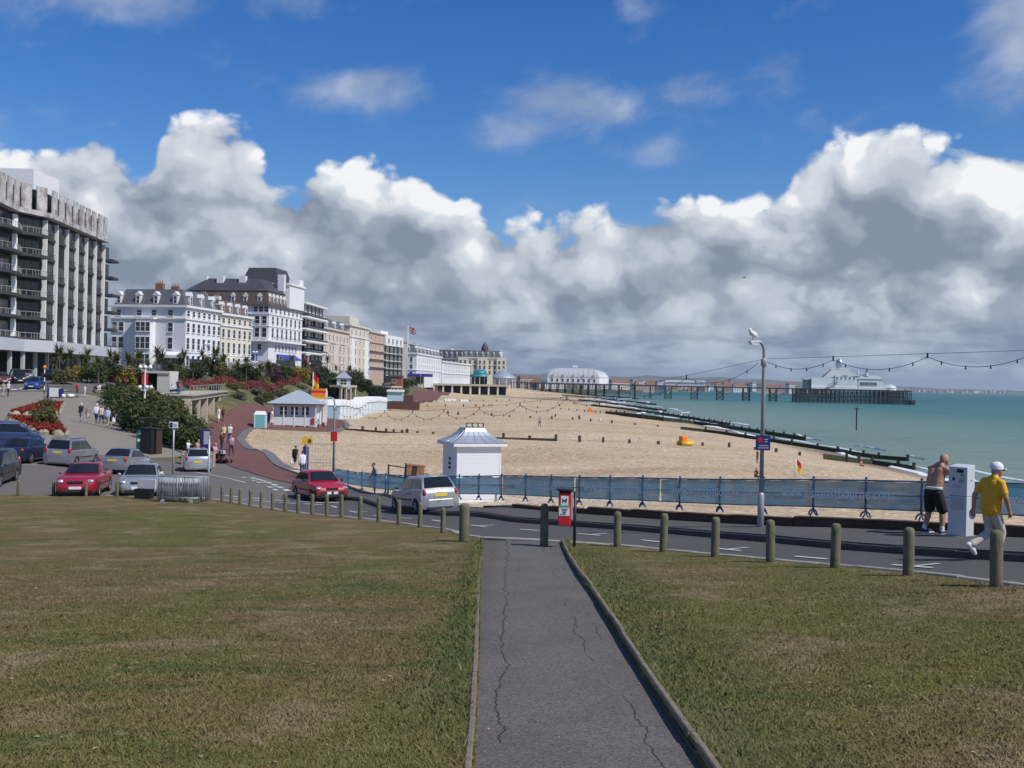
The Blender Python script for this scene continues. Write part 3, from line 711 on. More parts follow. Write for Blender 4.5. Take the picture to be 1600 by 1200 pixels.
# ---- blue barrier fence with printed mesh banners
FL = [(15.2, 12), (10.95, 22.9), (8.1, 25.7), (6.87, 27.2), (4.05, 31.6), (.1, 37.3), (-2.5, 41.5), (-5.8, 48), (-8.8, 56), (-10.4, 60)]
def cloth(nt, p, c, f=.46):
    t = nt.node('ShaderNodeBsdfTranslucent'); t.inputs[0].default_value = (*c, 1)
    x = nt.node('ShaderNodeMixShader'); x.inputs[0].default_value = f
    nt.l.new(p.outputs[0], x.inputs[1]); nt.l.new(t.outputs[0], x.inputs[2]); return x.outputs[0]
def fence():
    m, nt, p, pos = newmat('banner_mesh')
    xy = nt.vm('SCALE', pos, scale=1.); folds = nt.noise(nt.comb(nt.sep(pos)[0], nt.sep(pos)[1], nt.m('MULTIPLY', nt.sep(pos)[2], 2)), 1.4, 4, .6)
    nt.put(p.inputs['Base Color'], nt.mix(nt.ss(folds, .35, .65), (.018, .105, .17), (.04, .165, .225))); p.inputs['Roughness'].default_value = .8
    tr = nt.node('ShaderNodeBsdfTransparent'); mx = nt.node('ShaderNodeMixShader')
    nt.put(mx.inputs[0], nt.lin(folds, .3, .7, .80, .93)); nt.l.new(tr.outputs[0], mx.inputs[1]); nt.l.new(cloth(nt, p, (.06, .26, .40)), mx.inputs[2])
    nt.l.new(mx.outputs[0], nt.n['Material Output'].inputs[0])
    m2, nt, p, pos = newmat('banner_mesh_dense')
    folds = nt.noise(nt.comb(nt.sep(pos)[0], nt.sep(pos)[1], nt.m('MULTIPLY', nt.sep(pos)[2], 2)), 1.1, 4, .6)
    nt.put(p.inputs['Base Color'], nt.mix(nt.ss(folds, .4, .6), (.03, .12, .20), (.075, .26, .36))); p.inputs['Roughness'].default_value = .8
    tr = nt.node('ShaderNodeBsdfTransparent'); mx = nt.node('ShaderNodeMixShader'); mx.inputs[0].default_value = .88
    nt.l.new(tr.outputs[0], mx.inputs[1]); nt.l.new(cloth(nt, p, (.06, .27, .42)), mx.inputs[2]); nt.l.new(mx.outputs[0], nt.n['Material Output'].inputs[0])
    m3, nt, p, pos = newmat('banner_text'); nt.put(p.inputs['Base Color'], (.95, .96, .97)); p.inputs['Roughness'].default_value = .8
    nt.l.new(cloth(nt, p, (.95, .96, .97), .08), nt.n['Material Output'].inputs[0])
    px = [1690, 1560, 1442, 1355, 1273, 1195, 1127, 1064, 1006, 955, 907, 863, 823, 785, 750, 719, 690, 662, 636, 604, 567, 545, 522]
    P = [on_line(x, FL) for x in px]; Z = [CAMZ - float(np.interp(x, [520, 545, 604, 700, 800, 1000, 1200, 1300, 1560, 1690], [6.2, 6.0, 5.4, 4.8, 4.33, 3.8, 3.37, 3.2, 2.95, 2.8])) for x in px]
    post = MB().tube([(0, 0, .1), (0, 0, .97)], .028, 10).ball((0, 0, .985), .036, 10, 6).mesh('post', MATS['blue_paint'], True)
    arc = [(math.cos(a) * .13, 0, .02 + math.sin(a) * .15) for a in [math.pi * k / 8 for k in range(9)]]
    foot = MB().tube(arc, .022, 8).tube([(0, -.13, .02), (0, -.05, .1), (0, 0, .2), (0, .05, .1), (0, .13, .02)], .02, 8).mesh('foot', MATS['blue_paint'], True)
    for i in range(len(P) - 1):
        a, b = P[i], P[i + 1]; d = b - a; ang = math.atan2(d.y, d.x)
        f = thing('barrier', f'blue steel barrier, {["first", *ORD[1:], "twenty-first", "twenty-second"][i]} from the ticket machine end of the fence', 'barrier', (a.x, a.y, Z[i]), ang, 'blue barriers closing off the beach')
        link('post', post, f); link('foot', foot, f)
        L = d.length; dz = Z[i + 1] - Z[i]
        for zz in (.93, .58, .24): MB().tube([(.03, 0, zz), (L - .03, 0, zz + dz)], .02 if zz > .9 else .015, 8).build('rail', MATS['blue_paint'], f, smooth=True)
    # cumulative run of the fence for the banners
    acc = [0]
    for a, b in zip(P, P[1:]): acc.append(acc[-1] + (b - a).length)
    def at(s, off=0.):
        for i in range(len(P) - 1):
            if s <= acc[i + 1] or i == len(P) - 2:
                t = (s - acc[i]) / (acc[i + 1] - acc[i]); q = P[i].lerp(P[i + 1], t); n = (P[i + 1] - P[i]).normalized(); n = Vector((-n.y, n.x))
                return Vector((q.x + n.x * off, q.y + n.y * off, Z[i] * (1 - t) + Z[i + 1] * t))
    def s_of(x):
        q = on_line(x, FL)
        best = min(range(len(P) - 1), key=lambda i: abs((q - P[i]).length + (q - P[i + 1]).length - (P[i + 1] - P[i]).length))
        return acc[best] + (q - P[best]).length
    side = (P[0] - P[1]).normalized()
    spans = [(1690, 1443, 1570, 1745, 'rightmost banner, behind the ticket machine'), (1441, 1196, 1225, 1399, 'banner between the street lamp and the shirtless man'), (1194, 1036, 1052, 1187, 'banner ending at the street lamp'),
             (1034, 902, 916, 1028, 'banner just right of the red bin'), (900, 788, 808, 896, 'banner behind the red bin'), (786, 691, 0, 0, 'crumpled banner in front of the white kiosk'), (690, 605, 0, 0, 'banner behind the silver hatchback'), (604, 523, 556, 598, 'leftmost banner, beside the red hatchback')]
    cu = bpy.data.curves.new('lettering', 'FONT'); cu.body = 'www.visiteastbourne.com'; cu.size = 1; cu.resolution_u = 3
    to = bpy.data.objects.new('lettering', cu); COL.objects.link(to); dg = bpy.context.evaluated_depsgraph_get(); dg.update()
    tm = bpy.data.meshes.new_from_object(to.evaluated_get(dg)); bpy.data.objects.remove(to)
    tv = [v.co.copy() for v in tm.vertices]; tf = [tuple(p.vertices) for p in tm.polygons]
    tw = max(v.x for v in tv); tb = min(v.y for v in tv); tt = max(v.y for v in tv)
    for k, (xr, xl, t0, t1, lab) in enumerate(spans):
        s0, s1 = s_of(min(xr, 1690)), s_of(xl); n = max(4, int((s1 - s0) / .25)); loose = k >= 5
        vs = []; rows = 7
        for i in range(n + 1):
            s = s0 + (s1 - s0) * i / n
            for j in range(rows):
                v = j / (rows - 1)
                sag = (abs(math.sin(i * .9)) * .03 + (mnoise.noise((i * .35, k, 0)) * .10 if loose else 0)) * v
                q = at(s, .03 + .02 * mnoise.noise((i * .6, v * 3, k)) + (.05 * mnoise.noise((i * .3, v * 2, k + 7)) if loose else 0)); vs.append((q.x, q.y, q.z + .25 + v * .68 - sag))
        fs = [(i * rows + j, (i + 1) * rows + j, (i + 1) * rows + j + 1, i * rows + j + 1) for i in range(n) for j in range(rows - 1)]
        o = MB().add(vs, fs).build('mesh_banner', MATS['banner_mesh_dense' if loose else 'banner_mesh'], smooth=True)
        tag(o, f'blue mesh printed with a web address, {lab}' if t0 else f'blue mesh sheeting on the fence, {lab}', 'banner', 'mesh banners on the blue fence')
        if t0:
            a, b = (s_of(t0), s_of(min(t1, 1690))) if t1 < 1690 else (s_of(1571), s_of(1571) - (s_of(1225) - s_of(1399)))
            wid = a - b; hgt = .27 if D_far(t0) else .25
            vv = []
            for v in tv:
                q = at(max(a - v.x / tw * wid, 0.001), .065); vv.append((q.x, q.y, q.z + .47 + (v.y - tb) / (tt - tb) * hgt))
            MB().add(vv, tf).build('lettering', MATS['banner_text'], o)
def D_far(x): return x > 900
fence()

# ---- red dog-waste bin on a black pole
def dog_bin():
    P = Vector((1.5, 23.35)); z = H(*P) + .02
    t = thing('litter_bin', 'red litter bin with white poster on a black pole beside the path', 'bin', (P.x, P.y, z), R(-6))
    MB().tube([(0, 0, -.2), (0, 0, 1.27)], .034, 10).build('pole', MATS['black_paint'], t, smooth=True)
    b = MB(); b.bb(-.37, -.09, -.20, .06, .50, 1.25).build('body', MATS['red_plastic'], t, bevel=.02)
    MB().bb(-.085, -.05, -.16, .05, .66, 1.23).build('mounting_plate', MATS['grey_plastic'], t)
    MB().add([(-.43, -.25, 1.34), (-.03, -.25, 1.32), (-.03, .1, 1.32), (-.43, .1, 1.34), (-.34, -.18, 1.252), (-.11, -.18, 1.252), (-.11, .04, 1.252), (-.34, .04, 1.252)], [(0, 1, 2, 3), (7, 6, 5, 4), (0, 4, 5, 1), (1, 5, 6, 2), (2, 6, 7, 3), (3, 7, 4, 0)]).build('lid', MATS['black_paint'], t, bevel=.012)
    f = -.204
    MB().bb(-.315, -.145, f - .002, f + .003, .97, 1.18).build('poster', MATS['white_print'], t)
    lab = MB().bb(-.355, -.115, f - .003, f + .003, .73, .965).build('notice', MATS['white_print'], t)
    MB().bb(-.355, -.115, f - .007, f - .004, .925, .965).build('notice_heading', MATS['green_print'], lab)
    d = MB()
    for zz, a, b_ in ((.885, -.31, -.16), (.855, -.29, -.18), (.82, -.28, -.19), (.795, -.27, -.2), (.76, -.33, -.2)): d.bb(a, b_, f - .006, f - .0035, zz - .008, zz + .008)
    d.build('notice_text', MATS['dark_print'], lab)
    dg = MB().prism([(-.28, 1.02), (-.26, 1.02), (-.255, 1.06), (-.22, 1.055), (-.21, 1.02), (-.19, 1.02), (-.185, 1.07), (-.17, 1.10), (-.18, 1.13), (-.2, 1.12), (-.215, 1.09), (-.265, 1.095), (-.29, 1.125), (-.295, 1.10), (-.28, 1.07)], 0, .003)
    o = dg.build('dog_symbol', MATS['dark_print'], t); o.rotation_euler = (R(90), 0, 0); o.location = (0, f - .002, 0)
dog_bin()

# ---- pay and display machine
def ticket_machine():
    P = on_line(1504, [(20, 21.7), (0, 22.7)]); z = H(*P) + .14
    t = thing('ticket_machine', 'tall pale grey parking ticket machine on the pavement between two men', 'ticket machine', (P.x, P.y, z), R(-52)); t.scale = (.96, .96, .95)
    MB().bb(-.30, .30, -.26, .26, -.04, .03).build('base_plate', MATS['concrete'], t)
    MB().bb(-.22, .22, -.17, .17, .032, .93).build('lower_cabinet', MATS['machine_grey'], t, bevel=.012)
    MB().add([(-.22, -.17, .938), (.22, -.17, .938), (.22, .17, .938), (-.22, .17, .938), (-.22, -.17, 1.60), (.22, -.17, 1.60), (.22, .17, 1.65), (-.22, .17, 1.65)], [(0, 3, 2, 1), (4, 5, 6, 7), (0, 1, 5, 4), (1, 2, 6, 5), (2, 3, 7, 6), (3, 0, 4, 7)]).build('upper_cabinet', MATS['machine_grey'], t, bevel=.012)
    MB().bb(-.02, .13, -.180, -.172, 1.47, 1.55).build('screen', MATS['dark_glass'], t)
    MB().bb(-.12, -.07, -.184, -.172, 1.28, 1.36).build('coin_slot', MATS['dark_print'], t)
    MB().tube([(.10, -.172, 1.42), (.10, -.19, 1.42)], .018, 10).build('button', MATS['dark_print'], t)
    k = MB()
    for i in range(3):
        for j in range(3): k.bb(.03 + .04 * i, .06 + .04 * i, -.180, -.172, 1.24 + .04 * j, 1.27 + .04 * j)
    k.build('keypad', MATS['steel'], t)
    MB().bb(-.12, .06, -.178, -.172, 1.12, 1.20).build('ticket_tray', MATS['grey_plastic'], t)
    MB().bb(-.15, .15, -.176, -.172, .62, .90).build('notice_plate', MATS['grey_plastic'], t)
    MB().tube([(.222, 0, 1.3), (.235, 0, 1.3)], .014, 8).build('lock', MATS['dark_print'], t)
ticket_machine()

# ---- street lamps, gull, festoon lights
LAMP1 = Vector((6.46, 26.3)); LAMP2 = Vector((-9.15, 53.0))
def lamp(P, zoff, head, label, r=1.0):
    z = H(*P) + zoff; h = 4.8
    t = thing('street_lamp', label, 'street lamp', (P.x, P.y, z), 0, 'swan-necked lamps along the sea front')
    MB().tube([(0, 0, -.3), (0, 0, .88), (0, 0, .93)], [.085, .085, .058], 12).build('base_sleeve', MATS['grey_pole'], t, smooth=True)
    e = Vector((head.x, head.y, 0)).normalized()
    path = [Vector((0, 0, .9)), Vector((0, 0, 4.25)), Vector((0, 0, 4.5))] + [Vector((e.x * .20 * (1 - math.cos(a)), e.y * .20 * (1 - math.cos(a)), 4.5 + .30 * math.sin(a))) for a in (.4, .8, 1.2, 1.5)]
    MB().tube(path, [.058, .048, .045, .042, .04, .038, .036], 12).build('column', MATS['grey_pole'], t, smooth=True)
    ang = math.atan2(e.y, e.x)
    c = e * .36
    hd = MB(); hd.add([(-.17, -.07, .02), (.17, -.055, 0), (.17, .055, 0), (-.17, .07, .02), (-.15, -.05, .10), (.14, -.04, .07), (.14, .04, .07), (-.15, .05, .10)], [(0, 3, 2, 1), (4, 5, 6, 7), (0, 1, 5, 4), (1, 2, 6, 5), (2, 3, 7, 6), (3, 0, 4, 7)])
    ho = hd.build('lamp_head', MATS['grey_plastic'], t, (c.x, c.y, 4.74), ang, bevel=.02)
    MB().bb(-.13, .13, -.045, .045, -.03, .002).build('lens', MATS['white_print'], ho, bevel=.01)
    MB().lathe([(.07, 0), (.085, .03), (.085, .17), (.07, .2)], 12, (0, 0, 4.17)).build('bracket_box', MATS['grey_plastic'], t, smooth=True)
    return z
z1 = lamp(LAMP1, .1, Vector((-.85, -.52)), 'tall grey swan-necked street lamp with a gull on it by the fence')
z2 = lamp(LAMP2, .1, Vector((-.95, -.1)), 'distant grey street lamp with a red sign, behind the red hatchback')
sg = thing('notice_sign', 'dark blue square notice fixed to the street lamp column', 'sign', (LAMP1.x, LAMP1.y, z1), R(-3))
MB().bb(-.18, .19, -.075, -.06, 2.02, 2.40).build('board', MATS['sign_blue'], sg); d = MB()
for zz, a, b_ in ((2.30, .03, .13), (2.24, .04, .12), (2.14, -.10, .14), (2.08, -.12, .15)): d.bb(a, b_, -.079, -.0755, zz - .012, zz + .012)
d.build('print_lines', MATS['grey_plastic'], sg); MB().bb(-.12, -.02, -.079, -.0755, 2.22, 2.35).build('red_square', MATS['sign_red'], sg)
MB().bb(-.06, .06, -.058, .058, 2.15, 2.2).build('clamp', MATS['steel'], sg)
sg = thing('warning_sign', 'red square sign on the distant street lamp by the red hatchback', 'sign', (LAMP2.x, LAMP2.y, z2), R(5))
MB().bb(-.17, .17, -.09, -.06, 2.55, 3.05).build('board', MATS['sign_red'], sg); MB().tube([(-.05, -.092, 2.8), (0, -.092, 2.88), (.05, -.092, 2.8), (0, -.092, 2.72)], .015, 6).build('symbol', MATS['dark_print'], sg)
def gull():
    c = Vector((-.85, -.52)).normalized() * .40
    t = thing('seagull', 'white gull with grey wings standing on the street lamp', 'seagull', (LAMP1.x + c.x, LAMP1.y + c.y, z1 + 4.835), R(200))
    mat('gull_white', (.80, .80, .78), .8, var=.03); mat('gull_grey', (.33, .35, .38), .8); mat('beak_yellow', (.7, .42, .03), .5)
    b = MB().tube([(-.16, 0, .085), (-.12, 0, .10), (-.05, 0, .13), (.03, 0, .16), (.075, 0, .20), (.095, 0, .245), (.10, 0, .27)], [.012, .035, .06, .068, .05, .034, .012], 12).ball((.105, 0, .265), (.042, .033, .034), 10, 8)
    b.build('body', MATS['gull_white'], t, smooth=True)
    for s in (-1, 1):
        MB().add([(.06, s * .055, .18), (.05, s * .07, .12), (-.08, s * .06, .07), (-.20, s * .012, .085), (-.10, s * .045, .135), (.0, s * .05, .19)], [(0, 1, 2, 3, 4, 5) if s > 0 else (5, 4, 3, 2, 1, 0)]).build('wing', MATS['gull_grey'], t)
        MB().tube([(.0, s * .022, .10), (.005, s * .022, 0), (.03, s * .022, .002)], .006, 6).build('leg', MATS['beak_yellow'], t)
    MB().tube([(.14, 0, .265), (.19, 0, .25)], [.011, .004], 6).build('beak', MATS['beak_yellow'], t)
gull()
def festoon():
    mat('bulb_dark', (.05, .06, .08), .3)
    zt = z1 + 4.36
    def run(A, B, za, zb, s, stops, label, cnt=4):
        t = thing('festoon_string', label, 'festoon lights', (A.x, A.y, za))
        L = (B - A).length; d = (B - A) / L
        def pt(q): u = q / L; return Vector((d.x * q, d.y * q, (zb - za) * u - 4 * s * u * (1 - u)))
        MB().tube([pt(L * k / 40) for k in range(41)], .005, 5).build('support_cable', MATS['dark_print'], t)
        cb = MB(); bl = MB().tube([(0, 0, .02), (0, 0, -.03)], .014, 6).ball((0, 0, -.045), .022, 8, 6).mesh('bulb', MATS['bulb_dark'], True)
        hg = MB()
        for q0, q1 in zip(stops, stops[1:]):
            w = q1 - q0; pts = []
            for k in range(13):
                u = k / 12; p = pt(q0 + w * u); pts.append(p + Vector((0, 0, -.07 - .26 * (w / 2.5) * 4 * u * (1 - u))))
            cb.tube(pts, .007, 5)
            for k in range(cnt):
                u = (k + .6) / (cnt + .2); p = pt(q0 + w * u); link('bulb', bl, t, p + Vector((0, 0, -.07 - .26 * (w / 2.5) * 4 * u * (1 - u))))
            hg.tube([pt(q1) + Vector((0, 0, .02)), pt(q1) + Vector((0, 0, -.1))], .02, 6)
        cb.build('lamp_cable', MATS['dark_print'], t); hg.build('hangers', MATS['dark_print'], t)
    A = LAMP1
    run(A, A + Vector((.58, -.81)) * 30, zt, zt + .75, .05, [.1, 2.12, 4.6, 6.95, 9.3, 11.7, 14.1], 'string of festoon bulbs running to the right from the gull lamp')
    B = LAMP2; L = (B - A).length
    run(A, B, zt, z2 + 4.3, .62, [.2] + [3.05 * k for k in range(1, 10)] + [L - .2], 'string of festoon bulbs swagged between the two street lamps')
festoon()

# ---- white kiosk with a swept grey roof behind the fence
def kiosk():
    D = 47.; X = WX(738, D); z = H(X, D) - .1
    t = thing('kiosk', 'white square beach kiosk with swept grey metal roof behind the fence', 'kiosk', (X, D, z), R(21))
    mat('kiosk_white', (.80, .81, .83), .45, var=.03); mat('zinc', (.40, .45, .50), .45, .4, var=.08, vscale=2)
    s = 1.05; hb = 2.62
    MB().bb(-s, s, -s, s, -.4, hb).build('wall', MATS['kiosk_white'], t)
    for k in range(22):
        MB().bb(-s + .06, s - .06, -s - .018, -s - .002, .25 + k * .115, .25 + k * .115 + .108).build('shutter_slat', MATS['kiosk_white'], t)
    for x0 in (-s, s - .06): MB().bb(x0, x0 + .06, -s - .03, -s - .001, -.1, hb - .01).build('shutter_frame', MATS['kiosk_white'], t)
    e = s + .22
    MB().bb(-e, e, -e, e, hb, hb + .17).build('fascia', MATS['kiosk_white'], t)
    prof = [(e + .03, hb + .172), (e - .12, hb + .22), (.92, hb + .33), (.70, hb + .47), (.54, hb + .63), (.44, hb + .80)]
    vs = []; fs = []
    for r, zz in prof: vs += [(-r, -r, zz), (r, -r, zz), (r, r, zz), (-r, r, zz)]
    for i in range(len(prof) - 1): fs += [(i * 4 + k, i * 4 + (k + 1) % 4, i * 4 + 4 + (k + 1) % 4, i * 4 + 4 + k) for k in range(4)]
    fs.append(tuple(range(len(prof) * 4 - 4, len(prof) * 4)))
    ro = MB().add(vs, fs).build('roof', MATS['zinc'], t)
    for side in range(4):
        M = Matrix.Rotation(side * math.pi / 2, 4, 'Z')
        for u in (-.6, -.2, .2, .6): MB().tube([M @ Vector((u * r, -r - .004, zz + .006)) for r, zz in prof], .012, 5).build('seam', MATS['zinc'], ro)
    f = MB()
    for zz in (hb + .82, hb + 1.0): f.bb(-.42, .42, -.41, -.37, zz, zz + .035)
    for x0 in (-.42, -.15, .12, .385): f.bb(x0, x0 + .035, -.412, -.368, hb + .82, hb + 1.035)
    g = f.build('roof_sign', MATS['black_paint'], t)
    for k, x0 in enumerate((-.265, .005, .27)):
        MB().tube([(x0 + .07 * math.cos(a), -.39, hb + .928 + .058 * math.sin(a)) for a in [R(40 + 280 * q / 10) for q in range(11)]], .02, 6).build('letter_ring', MATS['white_print'], g)
    n = MB()
    for zz in (1.95, 1.75, 1.55): n.bb(-s - .02, -s - .001, -.18, .12, zz, zz + .12)
    n.build('notice', MATS['dark_print'], t)
    MB().tube([(.86, -s - .07, -.2), (.86, -s - .07, .55)], .03, 6).build('corner_post', MATS['grey_pole'], t)
kiosk()
def crate_and_rail():
    mat('crate_wood', (.30, .155, .07), .75, var=.3, vscale=5); mat('crate_dark', (.05, .03, .02), .8)
    p = on_line(644, [(-60, 50.5), (60, 50.5)]); z = H(*p)
    t = thing('wooden_cabinet', 'brown slatted wooden cabinet leaning behind the fence near the kiosk', 'cabinet', (p.x, p.y, z), R(15)); t.rotation_euler = (0, R(6), R(15))
    MB().bb(-.42, .46, -.3, .3, 0, 1.42).build('body', MATS['crate_dark'], t)
    for k in range(7):
        if k in (2, 3): continue
        MB().bb(-.42 + k * .126, -.42 + k * .126 + .118, -.325, -.302, .02, 1.42).build('slat', MATS['crate_wood'], t)
    MB().bb(-.46, .5, -.34, .34, 1.422, 1.47).build('lid', MATS['crate_wood'], t)
    p = on_line(608, [(-60, 51), (60, 51)]); z = H(*p)
    t = thing('handrail', 'dark tubular handrail on the shingle beside the wooden cabinet', 'handrail', (p.x, p.y, z), R(-3))
    for x0 in (0, 1.05): MB().tube([(x0, 0, -.2), (x0, 0, 1.5)], .045, 8).build('post', MATS['dark_print'], t)
    for zz in (1.45, .95): MB().tube([(.04, 0, zz), (1.0, 0, zz - .12)], .03, 8).build('rail', MATS['dark_print'], t)
    # low breakwater-like rail on the right side of the cabinet
    p = on_line(668, [(-60, 52), (60, 52)]); z = H(*p)
    t = thing('rope_fence', 'low dark rail between the wooden cabinet and the kiosk', 'rail', (p.x, p.y, z), 0)
    for x0 in (-.3, .45): MB().tube([(x0, 0, -.2), (x0, 0, .95)], .04, 6).build('post', MATS['dark_print'], t)
    MB().tube([(-.3, 0, 1.0), (.45, 0, .86)], .03, 6).build('rail', MATS['dark_print'], t)
crate_and_rail()

# ---- stack of steel crowd barriers on the lawn corner
def barriers():
    fr = MB().tube([(-1., 0, .04), (-1., 0, 1.05), (-.985, 0, 1.07), (.985, 0, 1.07), (1., 0, 1.05), (1., 0, .04)], .024, 8).tube([(-.02, 0, .04), (-.02, 0, 1.07)], .024, 8).tube([(.5, 0, .2), (.5, 0, 1.07)], .016, 6).tube([(-1., 0, .2), (1., 0, .2)], .016, 6).mesh('frame', MATS['steel'], True)
    bar = MB().tube([(0, 0, .2), (0, 0, 1.06)], .009, 5).mesh('bar', MATS['steel'], True)
    ft = MB().tube([(0, -.28, .0), (0, -.2, .12), (0, .2, .12), (0, .28, .0)], .018, 6).mesh('foot', MATS['steel'], True)
    c = on_line(279, [(-60, 42.4), (0, 42.4)])
    for k in range(8):
        x, y = c.x + rnd.uniform(-.02, .02) + k * .02, c.y + k * .13; z = H(x, y) + .03
        t = thing('crowd_barrier', ('front' if k == 0 else 'rearmost' if k == 7 else ['', 'second', 'third', 'fourth', 'fifth', 'sixth', 'seventh', 'eighth'][k]) + ' galvanised steel crowd barrier of the stack on the lawn corner', 'crowd barrier', (x, y, z), R(-7 + rnd.uniform(-.4, .4)), 'stacked crowd barriers'); t.scale = (.9, 1, 1)
        link('frame', fr, t)
        for j in range(14): link('bar', bar, t, (-.86 + j * 1.72 / 13, 0, 0))
        for x0 in (-.7, .7): link('foot', ft, t, (x0, 0, -.02))
    p = on_line(231, [(-60, 44.2), (0, 44.2)])
    z = H(*p)
    mat('panel_white', (.55, .57, .60), .5); o = thing('road_sign_board', 'folded white and black sign board leaning by the crowd barriers', 'sign board', (p.x, p.y, z + .03), R(-12))
    MB().bb(-.42, .42, -.05, .05, .46, .86).build('board', MATS['panel_white'], o); MB().bb(-.5, .25, -.16, .16, .04, .44).build('base', MATS['black_paint'], o)
barriers()

# ------------------------------------------------------------------ cars
mat('tyre', (.018, .018, .019), .85); mat('rim', (.42, .43, .45), .35, .7); mat('car_trim', (.022, .022, .024), .6); mat('chrome', (.7, .7, .72), .15, 1.)
mat('plate_white', (.78, .78, .76), .5); mat('plate_yellow', (.78, .56, .03), .5); mat('lamp_red', (.42, .012, .012), .2, coat=.6); mat('lamp_amber', (.75, .25, .03), .2)
def glassmat():
    m = bpy.data.materials.new('car_glass'); m.use_nodes = True; p = m.node_tree.nodes['Principled BSDF']; MATS['car_glass'] = m
    p.inputs['Base Color'].default_value = (.012, .016, .018, 1); p.inputs['Roughness'].default_value = .04; p.inputs['Specular IOR Level'].default_value = .55
    m = bpy.data.materials.new('lamp_clear'); m.use_nodes = True; p = m.node_tree.nodes['Principled BSDF']; MATS['lamp_clear'] = m
    p.inputs['Base Color'].default_value = (.62, .64, .66, 1); p.inputs['Roughness'].default_value = .12; p.inputs['Metallic'].default_value = .5; p.inputs['Coat Weight'].default_value = 1
glassmat()
def paint(name, c, metal=.25): return mat(name, c, .34, metal, var=.03, coat=.8)
paint('paint_red', (.42, .012, .02), 0); paint('paint_crimson', (.36, .012, .03), .1); paint('paint_silver', (.40, .42, .45), .45); paint('paint_pewter', (.27, .28, .30), .45); paint('paint_navy', (.018, .025, .06), .2)
paint('paint_vanblue', (.035, .06, .15), .2); paint('paint_black', (.012, .014, .016), .1); paint('paint_blue', (.02, .06, .32), .2); paint('paint_white', (.7, .7, .7), 0); paint('paint_maroon', (.14, .02, .025), .1)

